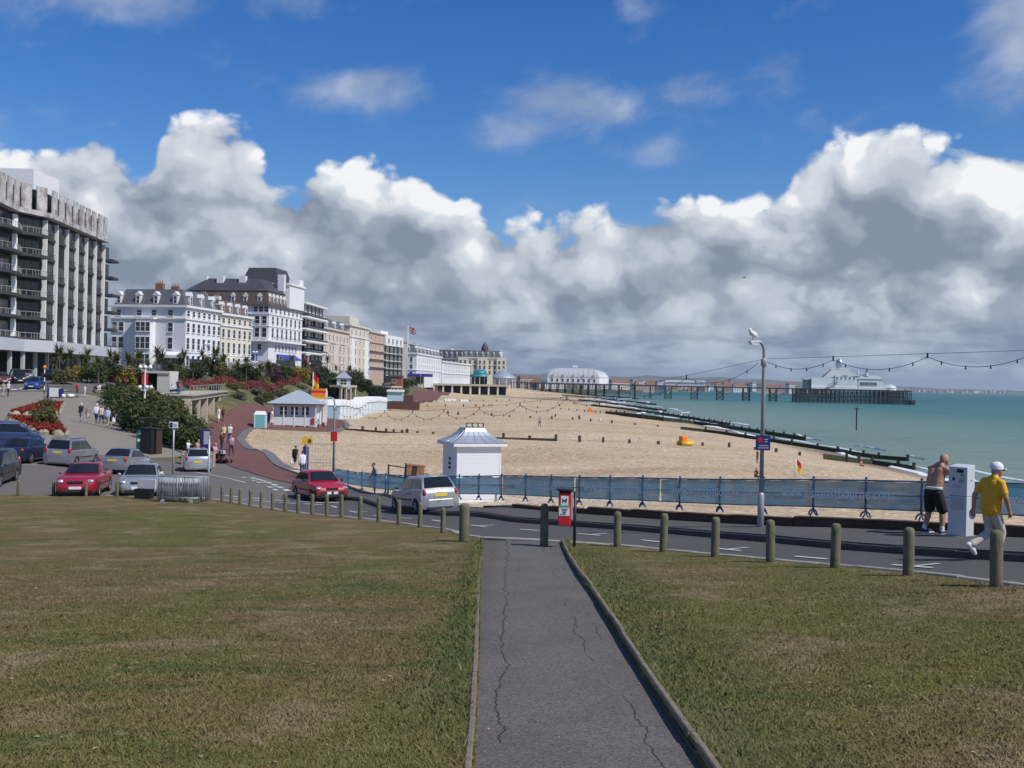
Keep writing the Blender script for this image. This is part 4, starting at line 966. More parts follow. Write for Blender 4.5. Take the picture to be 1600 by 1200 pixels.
def car(P, head, spec, col, label, group, detail=True, name='parked_car', cat='car'):
    L, w, h, belt, hood, boot = spec['L'], spec['W'] / 2, spec['H'], spec['belt'], spec['hood'], spec['boot']
    xa, xb, xc, xd = [L * (q - .5) for q in spec['cab']]      # windscreen foot, windscreen top, rear top, rear foot, as shares of the length from the tail
    hv = Vector((*head, 0)).normalized(); sv_ = Vector((-hv.y, hv.x, 0)); c = Vector((P.x, P.y, 0)); wb = spec.get('wb', L * .60) / 2; xo = spec.get('axle', .01) * L
    f, r = c + hv * wb, c - hv * wb; l_, ri = c + sv_ * w, c - sv_ * w
    zf, zr, zl, zi = HH([(q.x, q.y) for q in (f, r, l_, ri)]); zm_ = (zl + zi) / 2; zl, zi = zm_ + (zl - zm_) * .4, zm_ + (zi - zm_) * .4
    up = Vector((hv.x * 2 * wb, hv.y * 2 * wb, zf - zr)).cross(Vector((sv_.x * 2 * w, sv_.y * 2 * w, zl - zi))).normalized()
    fw = Vector((hv.x, hv.y, (zf - zr) / (2 * wb))).normalized(); sd_ = up.cross(fw)
    t = thing(name, label, cat, (P.x, P.y, (zf + zr + zl + zi) / 4 - .015), 0, group)
    t.rotation_euler = Matrix((fw, sd_, up)).transposed().to_euler()
    pm = MATS[col]; rw = spec.get('rw', .31); gc = .17
    # lower body, lofted along the length
    st = [(-.5, .34, boot * .86, .80), (-.488, .24, boot * .97, .90), (-.44, gc + .02, boot, .965), (-.34, gc, boot + (belt - boot) * .5, 1.), (xd / L, gc, belt, 1.), (0, gc, belt, 1.), (xa / L, gc, belt - .005, 1.), (.36, gc, hood + .02, .99), (.43, gc + .02, hood - .045, .95), (.478, .22, hood - .14, .87), (.497, .30, hood - .25, .74)]
    st.sort()
    ring_n = 12; vs = []
    for (q, zb, zt, k) in st:
        ww = w * k; zs = zt - .05; zm = zb + (zs - zb) * .62
        hp = [(0, zb), (ww * .86, zb), (ww * .985, zb + .10), (ww, zm), (ww * .975, zs), (ww * .86, zt)]
        pts = hp + [(0, zt + .03)] + [(-a, b) for a, b in hp[1:]][::-1]
        vs += [(q * L, a, b) for a, b in pts]
    fs = [(i * ring_n + k, i * ring_n + (k + 1) % ring_n, (i + 1) * ring_n + (k + 1) % ring_n, (i + 1) * ring_n + k) for i in range(len(st) - 1) for k in range(ring_n)]
    fs += [tuple(range(ring_n))[::-1], tuple(range((len(st) - 1) * ring_n, len(st) * ring_n))]
    body = MB().add(vs, fs).build('body', pm)
    bm = bmesh.new(); bm.from_mesh(body.data); bmesh.ops.recalc_face_normals(bm, faces=bm.faces); bm.to_mesh(body.data); bm.free()
    cut = MB()
    for ax in (-wb + xo, wb + xo):
        for s in (-1, 1): cut.tube([(ax, s * (w - .24), rw), (ax, s * (w + .2), rw)], rw + .05, 20)
    co = cut.build('cut', pm)
    bm = bmesh.new(); bm.from_mesh(co.data); bmesh.ops.recalc_face_normals(bm, faces=bm.faces); bm.to_mesh(co.data); bm.free()
    md = body.modifiers.new('b', 'BOOLEAN'); md.object = co; md.operation = 'DIFFERENCE'; md.solver = 'EXACT'
    bpy.context.view_layer.update()
    me = bpy.data.meshes.new_from_object(body.evaluated_get(bpy.context.evaluated_depsgraph_get()))
    body.modifiers.clear(); body.data = me; bpy.data.objects.remove(co); me.materials.clear(); me.materials.append(pm); body.parent = t
    me.polygons.foreach_set('use_smooth', [True] * len(me.polygons)); me.set_sharp_from_angle(angle=R(38))
    # cabin
    wbb, wr = w * .90, w * spec.get('tumble', .72); top = h
    gst = [(xd, belt - .02, belt - .01, wbb), (xd + (xc - xd) * .55, belt - .02, belt + (top - .035 - belt) * .55, wbb - (wbb - wr) * .55), (xc, belt - .02, top - .035, wr), ((xb + xc) / 2, belt - .02, top, wr), (xb, belt - .02, top - .035, wr), (xb + (xa - xb) * .5, belt - .02, belt + (top - .035 - belt) * .5, wbb - (wbb - wr) * .5), (xa, belt - .02, belt - .01, wbb)]
    vs = []
    for (x, zb, zt, wt) in gst:
        vs += [(x, wbb, zb), (x, wt, max(zt - .05, zb + .005)), (x, wt * .86, max(zt, zb + .008)), (x, 0, max(zt + .02, zb + .01)), (x, -wt * .86, max(zt, zb + .008)), (x, -wt, max(zt - .05, zb + .005)), (x, -wbb, zb)]
    fs = [(i * 7 + k, i * 7 + k + 1, (i + 1) * 7 + k + 1, (i + 1) * 7 + k) for i in range(6) for k in range(6)]
    MB().add(vs, fs).build('roof', pm, t, smooth=True, ang=50)
    gl = MATS['car_glass']
    def scr(x0, z0, x1, z1, w0, w1, nm):
        n = Vector((z1 - z0, 0, x0 - x1)).normalized(); n = n if n.x * (1 if nm == 'windscreen' else -1) > 0 else -n
        vs = []
        for u in (0, .5, 1):
            x = x0 + (x1 - x0) * u; z = z0 + (z1 - z0) * u; ww = w0 + (w1 - w0) * u
            for v in (-1, -.86, 0, .86, 1): vs.append(Vector((x, ww * v, z)) + n * (.022 + .025 * (1 - abs(v)) - (.014 if abs(v) == 1 else 0)))
        MB().add(vs, [(i * 5 + k, i * 5 + k + 1, i * 5 + k + 6, i * 5 + k + 5) for i in range(2) for k in range(4)]).build(nm, gl, t, smooth=True)
    lo, hi = .08, .93
    def along(x0, x1, u): return x0 + (x1 - x0) * u
    scr(along(xa, xb, lo), along(belt, top - .035, lo), along(xa, xb, hi), along(belt, top - .035, hi), along(wbb, wr, lo) - .07, along(wbb, wr, hi) - .07, 'windscreen')
    scr(along(xd, xc, .16), along(belt, top - .035, .16), along(xd, xc, hi), along(belt, top - .035, hi), along(wbb, wr, .1) - .08, along(wbb, wr, hi) - .08, 'rear_window')
    zl_, zh = belt + .05, top - .12
    def yy(z): return wbb + (wr - wbb) * min(1, max(0, (z - belt) / (top - .085 - belt)))
    fa = lambda z: xa + (xb - xa) * (z - belt) / (top - .035 - belt) - .10
    ra = lambda z: xd + (xc - xd) * (z - belt) / (top - .035 - belt) + spec.get('rpill', .12)
    bp = spec.get('bp', (xa + xd) / 2 - .05)
    cuts = [bp] if not spec.get('long') else [bp, xd + (bp - xd) * .38]
    for s in (-1, 1):
        edges = [lambda z: fa(z)] + [(lambda z, q=q: q) for q in cuts] + [lambda z: ra(z)]
        for i in range(len(edges) - 1):
            g0 = 0 if i == 0 else -.03; g1 = 0 if i == len(edges) - 2 else .03
            q = [(edges[i](zl_) + g0, zl_), (edges[i + 1](zl_) + g1, zl_), (edges[i + 1](zh) + g1, zh), (edges[i](zh) + g0, zh)]
            if q[3][0] - q[2][0] < .1: continue
            vs = [(x, s * (yy(z) + .012), z) for x, z in q]
            MB().add(vs, [(0, 1, 2, 3) if s < 0 else (3, 2, 1, 0)]).build('side_window', gl, t)
        if detail:
            zb_, zs = gc + .13, belt - .06; zm = gc + (belt - .05 - gc) * .62
            xs = [xa - .02 + .06, bp, max(xd + .02, -wb + xo + rw + .09)]
            if spec.get('doors', 4) == 2: xs = [xs[0], bp - .25]
            for x1, x0 in zip(xs, xs[1:]):
                vs = []
                for x in (x0 + .012, x1 - .012): vs += [(x, s * (w * .987 + .004), zb_), (x, s * (w + .005), zm), (x, s * (w * .977 + .005), zs)]
                vs += [(a, b - s * .004, c_) for a, b, c_ in vs]
                fs = [(0, 1, 4, 3), (1, 2, 5, 4), (0, 3, 9, 6), (2, 8, 11, 5), (0, 6, 7, 1), (1, 7, 8, 2), (3, 4, 10, 9), (4, 5, 11, 10)]
                dr = MB().add(vs, fs).build('door', pm, t)
                MB().bb(x0 + .08, x0 + .24, s * (w * .985) - .02, s * (w * .985) + .02, zs - .10, zs - .07).build('handle', MATS['car_trim'] if spec.get('blackhandle') else pm, dr)
            MB().bb(-wb + xo + rw + .1, wb + xo - rw - .1, s * (w + .002) - .012, s * (w + .002) + .012, zm - .10, zm - .045).build('rubbing_strip', MATS['car_trim'], t)
            mr = MB().ball((xa - .22, s * (w + .07), belt + .06), (.05, .09, .058), 8, 6).build('door_mirror', pm if not spec.get('blackmirror') else MATS['car_trim'], t, smooth=True)
        for ax in (-wb + xo, wb + xo):
            y = s * (w - .10)
            wh = link('wheel', None, t, (ax, y, rw))
            M = Matrix.Rotation(R(90), 4, 'X')
            MB().lathe([(rw * .66, -.095), (rw * .93, -.10), (rw, -.06), (rw, .06), (rw * .93, .10), (rw * .66, .095)], 20, M=M).build('tyre', MATS['tyre'], wh, smooth=True, ang=40)
            rm = MB(); rm.lathe([(rw * .68, -.085), (rw * .62, -.04), (rw * .6, -.03), (rw * .6, .03), (rw * .62, .04), (rw * .68, .085)], 20, M=M)
            for k in range(5):
                a = k * math.pi * .4
                rm.tube([(0, s * .07, 0), (math.cos(a) * rw * .64, s * .082, math.sin(a) * rw * .64)], .035, 5)
            rm.ball((0, s * .07, 0), (.055, .02, .055), 8, 4); rm.build('rim', MATS['rim'], wh, smooth=True, ang=40)
    # front and back furniture
    xf, xr = L / 2, -L / 2
    hl = spec.get('hl', (.20, .085)); zhl = hood - .17
    for s in (-1, 1):
        o = MB().ball((0, 0, 0), (.14, hl[0], hl[1]), 12, 8).build('headlight', MATS['lamp_clear'], t, (xf - .175, s * w * .66, zhl), smooth=True); o.rotation_euler = (0, R(12), -s * R(32))
        tl = spec.get('tl', (.10, .17)); ztl = boot - spec.get('tlz', .15)
        o = MB().ball((0, 0, 0), (.10, tl[0] * .95, tl[1] * .95), 10, 8).build('tail_light', MATS['lamp_red'], t, (xr + .075, s * w * .83, ztl), smooth=True); o.rotation_euler = (0, 0, s * R(28))
    MB().bb(xf - .05, xf + .012, -w * .34, w * .34, zhl - .07, zhl + .035).build('grille', MATS['car_trim'], t, bevel=.015)
    MB().bb(xf - .07, xf + .014, -w * .62, w * .62, .24, .36).build('air_intake', MATS['car_trim'], t, bevel=.02)
    MB().bb(xf - .02, xf + .028, -.26, .26, .385, .50).build('front_plate', MATS['plate_white'], t)
    zp = spec.get('zp', boot - .2)
    MB().bb(xr - .018, xr + .06, -.26, .26, zp - .055, zp + .06).build('rear_plate', MATS['plate_yellow'], t)
    bmat = MATS['car_trim'] if spec.get('blackbumper') else pm
    for sx, x in ((1, xf), (-1, xr)):
        z0, z1 = (.30, .56)
        pts = [(x - sx * .34, w * .985), (x - sx * .10, w * .90), (x + sx * .012, w * .62), (x + sx * .03, 0), (x + sx * .012, -w * .62), (x - sx * .10, -w * .90), (x - sx * .34, -w * .985)]
        inn = [(x - sx * .36, w * .9), (x - sx * .18, w * .78), (x - sx * .12, 0), (x - sx * .18, -w * .78), (x - sx * .36, -w * .9)]
        if sx < 0 or spec.get('blackbumper'): MB().prism(pts + inn[::-1], z0 - .06, z1 - .04 if sx > 0 else z1 - .02).build('bumper', bmat, t, bevel=.02)
    if spec.get('rack'):
        for s in (-1, 1): MB().tube([(xc, s * wr * .9, top - .02), (xc + .1, s * wr * .9, top + .05), (xb - .1, s * wr * .9, top + .05), (xb, s * wr * .9, top - .02)], .02, 6).build('roof_rail', MATS['car_trim'], t, smooth=True)
    if spec.get('grillkid'):
        for s in (-1, 1): MB().bb(xf - .04, xf + .02, s * .19 - .15, s * .19 + .15, zhl - .09, zhl + .03).build('grille', MATS['car_trim'], t, bevel=.03)
    MB().bb(xr + .2, xf - .2, -w + .16, w - .16, .13, .30).build('underbody', MATS['car_trim'], t)
    return t
SALOON = dict(L=4.75, W=1.82, H=1.44, belt=.95, hood=.90, boot=.98, cab=(.665, .50, .26, .13), wb=2.85, rw=.325, rpill=.2)
LIFT = dict(L=4.65, W=1.78, H=1.46, belt=.94, hood=.88, boot=.97, cab=(.68, .51, .27, .12), wb=2.72, rpill=.22)
HATCH = dict(L=4.2, W=1.74, H=1.45, belt=.93, hood=.86, boot=.92, cab=(.71, .53, .16, .035), wb=2.55, rpill=.2)
MICRA = dict(L=3.70, W=1.585, H=1.44, belt=.90, hood=.86, boot=.90, cab=(.72, .56, .12, .02), wb=2.36, rw=.275, rpill=.17, tl=(.085, .15), tlz=.1, zp=.70, blackhandle=True, blackmirror=True)
YARIS = dict(L=3.62, W=1.66, H=1.50, belt=.94, hood=.90, boot=.93, cab=(.74, .58, .11, .02), wb=2.37, rw=.285, rpill=.17, tl=(.085, .17), tlz=.06, zp=.66)
PUG = dict(L=4.0, W=1.69, H=1.38, belt=.89, hood=.83, boot=.90, cab=(.69, .53, .17, .04), wb=2.58, rw=.285, rpill=.25, blackbumper=True, doors=2, blackmirror=True, hl=(.24, .075))
MPV = dict(L=4.32, W=1.74, H=1.66, belt=.98, hood=.92, boot=1.0, cab=(.76, .58, .09, .015), wb=2.69, long=True, rpill=.14, tl=(.09, .22), tlz=.02, zp=.86)
VAN = dict(L=4.7, W=1.8, H=1.80, belt=1.12, hood=1.02, boot=1.12, cab=(.84, .66, .03, .005), wb=3.0, long=True, rpill=.12, rw=.33, tl=(.08, .25), tlz=-.1, zp=.7)
gcp = 'cars parked in the car park'
car(Vector((WX(133, 48.2, 740), 48.2)), (.216, -.976), {**SALOON, 'grillkid': True}, 'paint_crimson', 'shiny red saloon parked nose towards the lawn', gcp)
car(Vector((WX(222, 47.8, 740), 47.8)), (.25, -.968), HATCH, 'paint_silver', 'silver hatchback parked nose to the lawn beside the red saloon', gcp)
car(Vector((WX(113, 64.0, 710), 64.0)), (.02, 1), {**MPV, 'rack': True}, 'paint_pewter', 'silver people carrier with roof rails seen from behind', gcp)
car(Vector((WX(199, 60.5, 720), 60.5)), (.02, 1), LIFT, 'paint_pewter', 'grey fastback saloon parked right of the silver people carrier', gcp)
car(Vector((WX(44, 63.5, 710), 63.5)), (.03, 1), {**LIFT, 'tl': (.12, .12)}, 'paint_navy', 'dark navy saloon parked between van and people carrier', gcp)
car(Vector((WX(8, 68, 690), 68)), (.9, .45), VAN, 'paint_vanblue', 'dark blue van with roof rack behind the navy saloon', gcp, name='parked_van', cat='van')
car(Vector((WX(-14, 51.5, 730), 51.5)), (.18, -.98), MPV, 'paint_black', 'black people carrier cut off by the left picture edge', gcp)
car(Vector((WX(308, 67.0, 725), 67.0)), (-.32, .95), YARIS, 'paint_silver', 'small silver hatchback parked alone beside the bushes', gcp)
car(Vector((WX(500, 49.2, 760), 49.2)), (.46, -.89), PUG, 'paint_red', 'red three-door hatchback with black bumper at the seaward kerb', 'cars parked at the seaward kerb')
car(Vector((WX(662, 41., 780), 41.)), (-.45, .893), MICRA, 'paint_silver', 'silver five-door hatchback with yellow plate at the seaward kerb', 'cars parked at the seaward kerb')
gst = 'cars on the upper street'
for x, D, hd, sp, col, lab in [(54, 127, (.25, -.97), HATCH, 'paint_blue', 'bright blue hatchback facing the zebra crossing'), (28, 134, (.55, -.83), {**MPV, 'H': 1.75}, 'paint_black', 'black off-roader behind the bright blue hatchback'), (2, 133, (.6, -.8), SALOON, 'paint_maroon', 'dark red car at the left picture edge on the upper street'),
                               (42, 141, (.4, -.9), HATCH, 'paint_pewter', 'grey car behind the bright blue hatchback'), (92, 142, (.95, .2), HATCH, 'paint_navy', 'navy car parked under the flats behind the palms'), (176, 146, (.98, .2), HATCH, 'paint_red', 'red car half hidden by shrubs on the upper street'), (232, 165, (.98, .2), HATCH, 'paint_navy', 'dark car half hidden left of the concrete shelter'), (114, 150, (.98, .2), SALOON, 'paint_black', 'black car parked under the flats beside the beacon')]:
    car(Vector((WX(x, D, 600), D)), hd, sp, col, lab, gst, detail=False)

# ------------------------------------------------------------------ buildings along the front
mat('stucco_white', (.76, .77, .78), .7, var=.05, vscale=.3); mat('stucco_cream', (.68, .64, .50), .7, var=.06, vscale=.3); mat('stucco_pink', (.62, .54, .46), .75, var=.08, vscale=.3)
mat('stucco_ivory', (.66, .61, .50), .75, var=.1, vscale=.3); mat('brick_buff', (.50, .39, .30), .8, var=.12, vscale=.4); mat('stone_grey', (.42, .41, .39), .8, var=.12, vscale=.3)
mat('slate', (.10, .105, .115), .6, var=.2, vscale=.8); mat('slate_dark', (.055, .057, .065), .6, var=.2, vscale=.8); mat('tile_brown', (.12, .085, .065), .7, var=.2, vscale=.8)
mat('window_glass', (.035, .042, .05), .12, var=.3, vscale=.5); mat('window_frame', (.72, .72, .71), .5); mat('awning_blue', (.035, .045, .30), .7, var=.08); mat('chimney_brick', (.26, .13, .08), .8, var=.2)
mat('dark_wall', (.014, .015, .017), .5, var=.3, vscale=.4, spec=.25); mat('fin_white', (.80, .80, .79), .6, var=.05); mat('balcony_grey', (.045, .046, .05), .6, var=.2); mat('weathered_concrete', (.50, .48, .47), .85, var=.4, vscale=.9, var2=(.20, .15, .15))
mat('podium', (.52, .55, .57), .6, var=.04); mat('terracotta', (.42, .16, .08), .8)
WIN = {}
def window_mesh(w, h, bars=1, frame='window_frame', sill=True):
    k = (round(w, 1), round(h, 1), bars, frame, sill)
    if k in WIN: return WIN[k]
    mb = MB(); f = .09 if w < 1.6 else .12
    mb.mat(0)
    for a, b, c, d in ((-w / 2 - f, -w / 2, -f, h + f), (w / 2, w / 2 + f, -f, h + f)): mb.bb(a, b, -.07, .05, c, d)
    mb.bb(-w / 2, w / 2, -.07, .05, h, h + f)
    if sill: mb.bb(-w / 2 - f * 1.6, w / 2 + f * 1.6, -.16, .05, -f - .1, -f - .004)
    mb.bb(-w / 2, w / 2, -.07, .05, -f, 0)
    mb.bb(-w / 2, w / 2, -.045, .02, h * .5 - .04, h * .5 + .04)
    for b in range(bars): x = -w / 2 + w * (b + 1) / (bars + 1); mb.bb(x - .03, x + .03, -.042, .02, .002, h - .002)
    mb.mat(1); mb.bb(-w / 2 + .002, w / 2 - .002, -.022, .04, .002, h - .002)
    WIN[k] = mb.mesh('window', [MATS[frame], MATS['window_glass']]); return WIN[k]
BR = rnd
def frame_of(pxn, Dn, pxf, Df):
    a = Vector((WX(pxn, Dn, 560), Dn)); b = Vector((WX(pxf, Df, 560), Df)); d = b - a
    return a, d.length, -math.atan2(d.x, d.y)
def block(name, label, pxn, Dn, pxf, Df, depth, top, floors, wall, z0=8.5, bands=(), roof=None, end=True, chim=0, extra=None, group='hotels along the parade', chim_m='stucco_white'):
    a, L, rz = frame_of(pxn, Dn, pxf, Df)
    t = thing(name, label, 'hotel' if 'hotel' in name else 'building', (a.x, a.y, z0), rz, group); zo = lambda z: z - z0
    MB().bb(-depth, 0, 0, L, -2, zo(top)).build('wall', MATS[wall], t)
    for (zb, zt, p, m) in bands:
        MB().bb(-depth - p, p, -p, L + p, zo(zb), zo(zt)).build('cornice', MATS[m or wall], t, bevel=.03)
    for (zb, zt, w, ys, xs, bars) in floors:
        me = window_mesh(w, zt - zb, bars)
        for y in ys: link('window', me, t, (.055, y * L, zo(zb)), R(90))
        if end:
            for x in xs: link('window', me, t, (-x * depth, -.055, zo(zb)), 0)
    if roof:
        kind, zr, ins, m = roof[:4]; d = ins
        if kind == 'mansard':
            zt = zo(top) + .003; v = [(-depth + .3, .3, zt), (-.3, .3, zt), (-.3, L - .3, zt), (-depth + .3, L - .3, zt), (-depth + d, d, zo(zr)), (-d, d, zo(zr)), (-d, L - d, zo(zr)), (-depth + d, L - d, zo(zr))]
        else:
            zt = zo(top) + .003; v = [(-depth - .4, -.4, zt), (.4, -.4, zt), (.4, L + .4, zt), (-depth - .4, L + .4, zt), (-depth * .55, d, zo(zr)), (-depth * .45, d, zo(zr)), (-depth * .45, L - d, zo(zr)), (-depth * .55, L - d, zo(zr))]
        ro = MB().add(v, [(0, 3, 2, 1), (4, 5, 6, 7), (0, 1, 5, 4), (1, 2, 6, 5), (2, 3, 7, 6), (3, 0, 4, 7)]).build('roof', MATS[m], t)
        if len(roof) > 4:
            ny, nx = roof[4]; hz = zr - top
            dm = MB(); dm.bb(-.6, .6, -.25, 1.2, 0, hz * .62); dm.add([(-.75, -.35, hz * .62), (.75, -.35, hz * .62), (0, -.35, hz * .85), (-.75, 1.3, hz * .62), (.75, 1.3, hz * .62), (0, 1.3, hz * .85)], [(0, 1, 2), (5, 4, 3), (0, 2, 5, 3), (1, 4, 5, 2), (0, 3, 4, 1)])
            me = dm.mesh('dormer', MATS['window_frame']); wm = window_mesh(.7, hz * .42, 0, sill=False)
            for y in ny: o = link('dormer', me, t, (-.75, y * L, zt), R(90)); link('window', wm, o, (0, -.26, hz * .12))
            for x in nx: o = link('dormer', me, t, (-x * depth, .75, zt), 0); link('window', wm, o, (0, -.26, hz * .12))
        for k in range(chim):
            y = L * (k + .7) / (chim + .4); zc = zo(zr)
            c = MB().bb(-depth * .5 - .9, -depth * .5 + .9, y - .5, y + .5, zc - 2, zc + 1.5).build('chimney', MATS[chim_m], t)
            pm = MB()
            for q in (-.55, 0, .55): pm.lathe([(.16, 1.5), (.13, 2.1)], 8, (-depth * .5 + q, y, zc))
            pm.build('chimney_pots', MATS['terracotta'], c)
    if extra: extra(t, L, depth, zo)
    return t
def lin(n, a=.08, b=.92): return [a + (b - a) * i / max(1, n - 1) for i in range(n)]

# corner hotel in white stucco, its cream neighbour
def porch(t, L, depth, zo):
    for (x0, x1, w) in ((-.79, -.62, 0),):
        pass
    bay = MB().prism([(-depth * .64, -.002), (-depth * .62, -1.5), (-depth * .42, -1.5), (-depth * .40, -.002)], -2, zo(21.9)).build('bay', MATS['stucco_white'], t)
    for zb, zt in ((12.2, 14.3), (15.6, 18.0), (19.3, 21.2)):
        me = window_mesh(.95, zt - zb, 0)
        for x in (.585, .52, .455): link('window', me, bay, (-depth * x, -1.555, zo(zb)))
    MB().bb(-depth * .66, -depth * .38, -1.62, -.001, zo(21.9), zo(22.3)).build('cornice', MATS['stucco_white'], t)
    MB().add([(-depth * .30, -.02, zo(15)), (-depth * .05, -.02, zo(15)), (-depth * .05, -2, zo(14.2)), (-depth * .30, -2, zo(14.2)), (-depth * .30, -2, zo(13.6)), (-depth * .05, -2, zo(13.6))], [(0, 1, 2, 3), (3, 2, 5, 4)]).build('awning', MATS['stucco_white'], t)
    MB().bb(-depth * .30, -depth * .05, -.6, -.02, zo(11), zo(13.5)).build('shop_front', MATS['window_glass'], t)
    o = MB().bb(-depth * .75, -depth * .66, -1.0, -.02, zo(9), zo(11.6)).build('porch', MATS['stucco_white'], t)
    for k in range(3):
        MB().bb(0, 2.2, L * (.12 + .3 * k), L * (.12 + .3 * k) + 3.4, zo(13.2), zo(13.5)).build('canopy', MATS['awning_blue'] if k != 1 else MATS['stucco_white'], t)
fw = lin(7, .06, .95)
block('seafront_hotel', 'white stucco corner hotel with grey mansard and dormers beside the dark flats', 289, 220, 343, 236, 17.5, 25.0,
      [(12.2, 14.2, 1.1, fw, (.93, .30), 0), (15.6, 18.0, 1.1, fw, (.95, .86, .20), 0), (19.3, 21.2, 1.1, fw, (.95, .86, .20), 0), (22.7, 23.9, 1.1, fw, (.90, .62, .42, .20), 0)], 'stucco_white',
      bands=[(14.8, 15.15, .12, None), (21.95, 22.35, .25, None), (24.5, 25.0, .55, None)], roof=('mansard', 28.6, 2.2, 'slate', (lin(3, .2, .85), (.92, .66, .42, .16))), chim=2, extra=porch, chim_m='chimney_brick')
fw = lin(6, .07, .93)
block('terrace_hotel', 'cream stucco terrace hotel with brown mansard roof and small front dormers', 344, 236.5, 392, 252, 14, 24.6,
      [(12.2, 14.2, 1.1, fw, (), 0), (15.4, 17.8, 1.1, fw, (), 0), (19.0, 20.9, 1.1, fw, (), 0), (22.3, 23.5, 1.1, fw, (), 0)], 'stucco_cream',
      bands=[(14.7, 15.0, .12, 'stucco_white'), (21.6, 22.0, .25, 'stucco_white'), (24.1, 24.6, .5, 'stucco_white')], roof=('mansard', 27.8, 1.8, 'tile_brown', (lin(4, .12, .88), ())), chim=2,
      extra=lambda t, L, d, zo: MB().bb(0, 3.0, L * .2, L * .95, zo(9), zo(13.4)).build('glazed_veranda', MATS['window_frame'], t))
def grand(t, L, depth, zo):
    # big hipped roof, pavilion tower with mansard roof at the far end
    MB().add([(-depth + .8, .8, zo(32.1)), (-.8, .8, zo(32.1)), (-.8, L - .8, zo(32.1)), (-depth + .8, L - .8, zo(32.1)), (-depth + 5, 5, zo(35.6)), (-5, 5, zo(35.6)), (-5, L - 5, zo(35.6)), (-depth + 5, L - 5, zo(35.6))], [(4, 5, 6, 7), (0, 1, 5, 4), (1, 2, 6, 5), (2, 3, 7, 6), (3, 0, 4, 7)]).build('upper_roof', MATS['slate_dark'], t)
    tw = MB().bb(-13.5, .35, L * .55, L + .3, zo(28), zo(35.2)).build('tower', MATS['stucco_white'], t)
    MB().bb(-13.8, .65, L * .55 - .3, L + .6, zo(34.8), zo(35.3)).build('tower_cornice', MATS['stucco_white'], tw)
    MB().add([(-13.5, L * .55, zo(35.31)), (-3, L * .55, zo(35.31)), (-3, L + .2, zo(35.31)), (-13.5, L + .2, zo(35.31)), (-12, L * .55 + 1.6, zo(39.6)), (-4.4, L * .55 + 1.6, zo(39.6)), (-4.4, L - 1, zo(39.6)), (-12, L - 1, zo(39.6))], [(4, 5, 6, 7), (0, 1, 5, 4), (1, 2, 6, 5), (2, 3, 7, 6), (3, 0, 4, 7)]).build('tower_roof', MATS['slate_dark'], tw)
    MB().bb(-2.9, .2, L - 3.2, L - .2, zo(35.31), zo(37)).build('parapet', MATS['stucco_white'], tw)
    for x, y in ((-15, 4), (-9, 4.2), (-20, 5), (-1.5, L * .5)):
        MB().bb(x - .9, x + .9, y - .6, y + .6, zo(33), zo(36.2 if y < 10 else 37.4)).build('chimney', MATS['stucco_white'], t)
    MB().bb(-depth, 1.2, -1.2, L + .3, zo(19.0), zo(19.3)).build('balcony', MATS['stucco_white'], t)
    r = MB()
    for k in range(26): r.bb(1.1, 1.16, L * k / 26, L * k / 26 + .06, zo(19.31), zo(20.2))
    r.bb(1.08, 1.18, -1.1, L, zo(20.2), zo(20.3)); r.build('balcony_rail', MATS['balcony_grey'], t)
    for y0, y1 in ((.22, .78),):
        n = 6
        for k in range(n):
            ya, yb = L * (y0 + (y1 - y0) * k / n) + .1, L * (y0 + (y1 - y0) * (k + 1) / n) - .1
            MB().add([(.02, ya, zo(16)), (.02, yb, zo(16)), (1.9, yb, zo(14.9)), (1.9, ya, zo(14.9)), (1.9, yb, zo(14.5)), (1.9, ya, zo(14.5))], [(0, 1, 2, 3), (3, 2, 4, 5)]).build('awning', MATS['awning_blue'], t)
    MB().bb(.01, .2, L * .22, L * .78, zo(11), zo(14.4)).build('shop_front', MATS['window_glass'], t)
    MB().bb(-6, -3, -1.5, -.02, zo(11), zo(15.6)).build('awning', MATS['awning_blue'], t)
block('grand_hotel', 'large white hotel with steep dark roofs, corner tower and blue awnings', 419, 262, 471, 286, 24, 28.5,
      [(23.6, 25.6, 1.2, lin(7, .1, .9), (.13, .05), 0), (20.2, 22.6, 1.2, lin(7, .1, .9), (.13, .05), 0), (26.6, 28.0, 1.1, lin(8, .06, .94), (.15, .09, .03), 0), (17.0, 18.3, 1.0, lin(7, .2, .8), (.2, .1), 0)], 'stucco_white',
      bands=[(26.0, 26.3, .2, None), (22.9, 23.2, .15, None), (28.1, 28.55, .5, 'slate')], roof=('mansard', 32.1, 1.0, 'tile_brown', (lin(5, .08, .5), (.12, .28, .42))), extra=grand)
def modern(nb, zs, m, curved=True):
    def f(t, L, depth, zo):
        for k, z in enumerate(zs):
            o = MB().bb(-depth - .1, 1.8, -1.2, L + .2, zo(z), zo(z + .75)).build('balcony', MATS[m], t, bevel=.3)
            MB().bb(1.7, 1.74, -1.1, L, zo(z + .76), zo(z + 1.35)).build('balcony_rail', MATS['window_glass'], o)
        for y in lin(nb, .02, .98): MB().bb(0, .5, y * L - .15, y * L + .15, zo(zs[0]), zo(zs[-1] - .01)).build('party_fin', MATS['dark_wall'], t)
    return f
block('apartment_block', 'modern flats with dark glass and white rounded balcony bands', 472, 291, 503, 313, 14, 31.2, [(z + 1.0, z + 2.8, 1.9, lin(5, .12, .88), (.1, .35, .6), 1) for z in (14.5, 17.9, 21.3, 24.7, 28)], 'dark_wall', bands=[(31.0, 31.5, 1.2, 'fin_white')], extra=modern(3, (16.6, 20.0, 23.4, 26.8), 'fin_white'))
fl = lambda zs, n, ne, w=1.1, hh=1.9: [(z, z + hh, w, lin(n), lin(ne, .15, .85), 0) for z in zs]
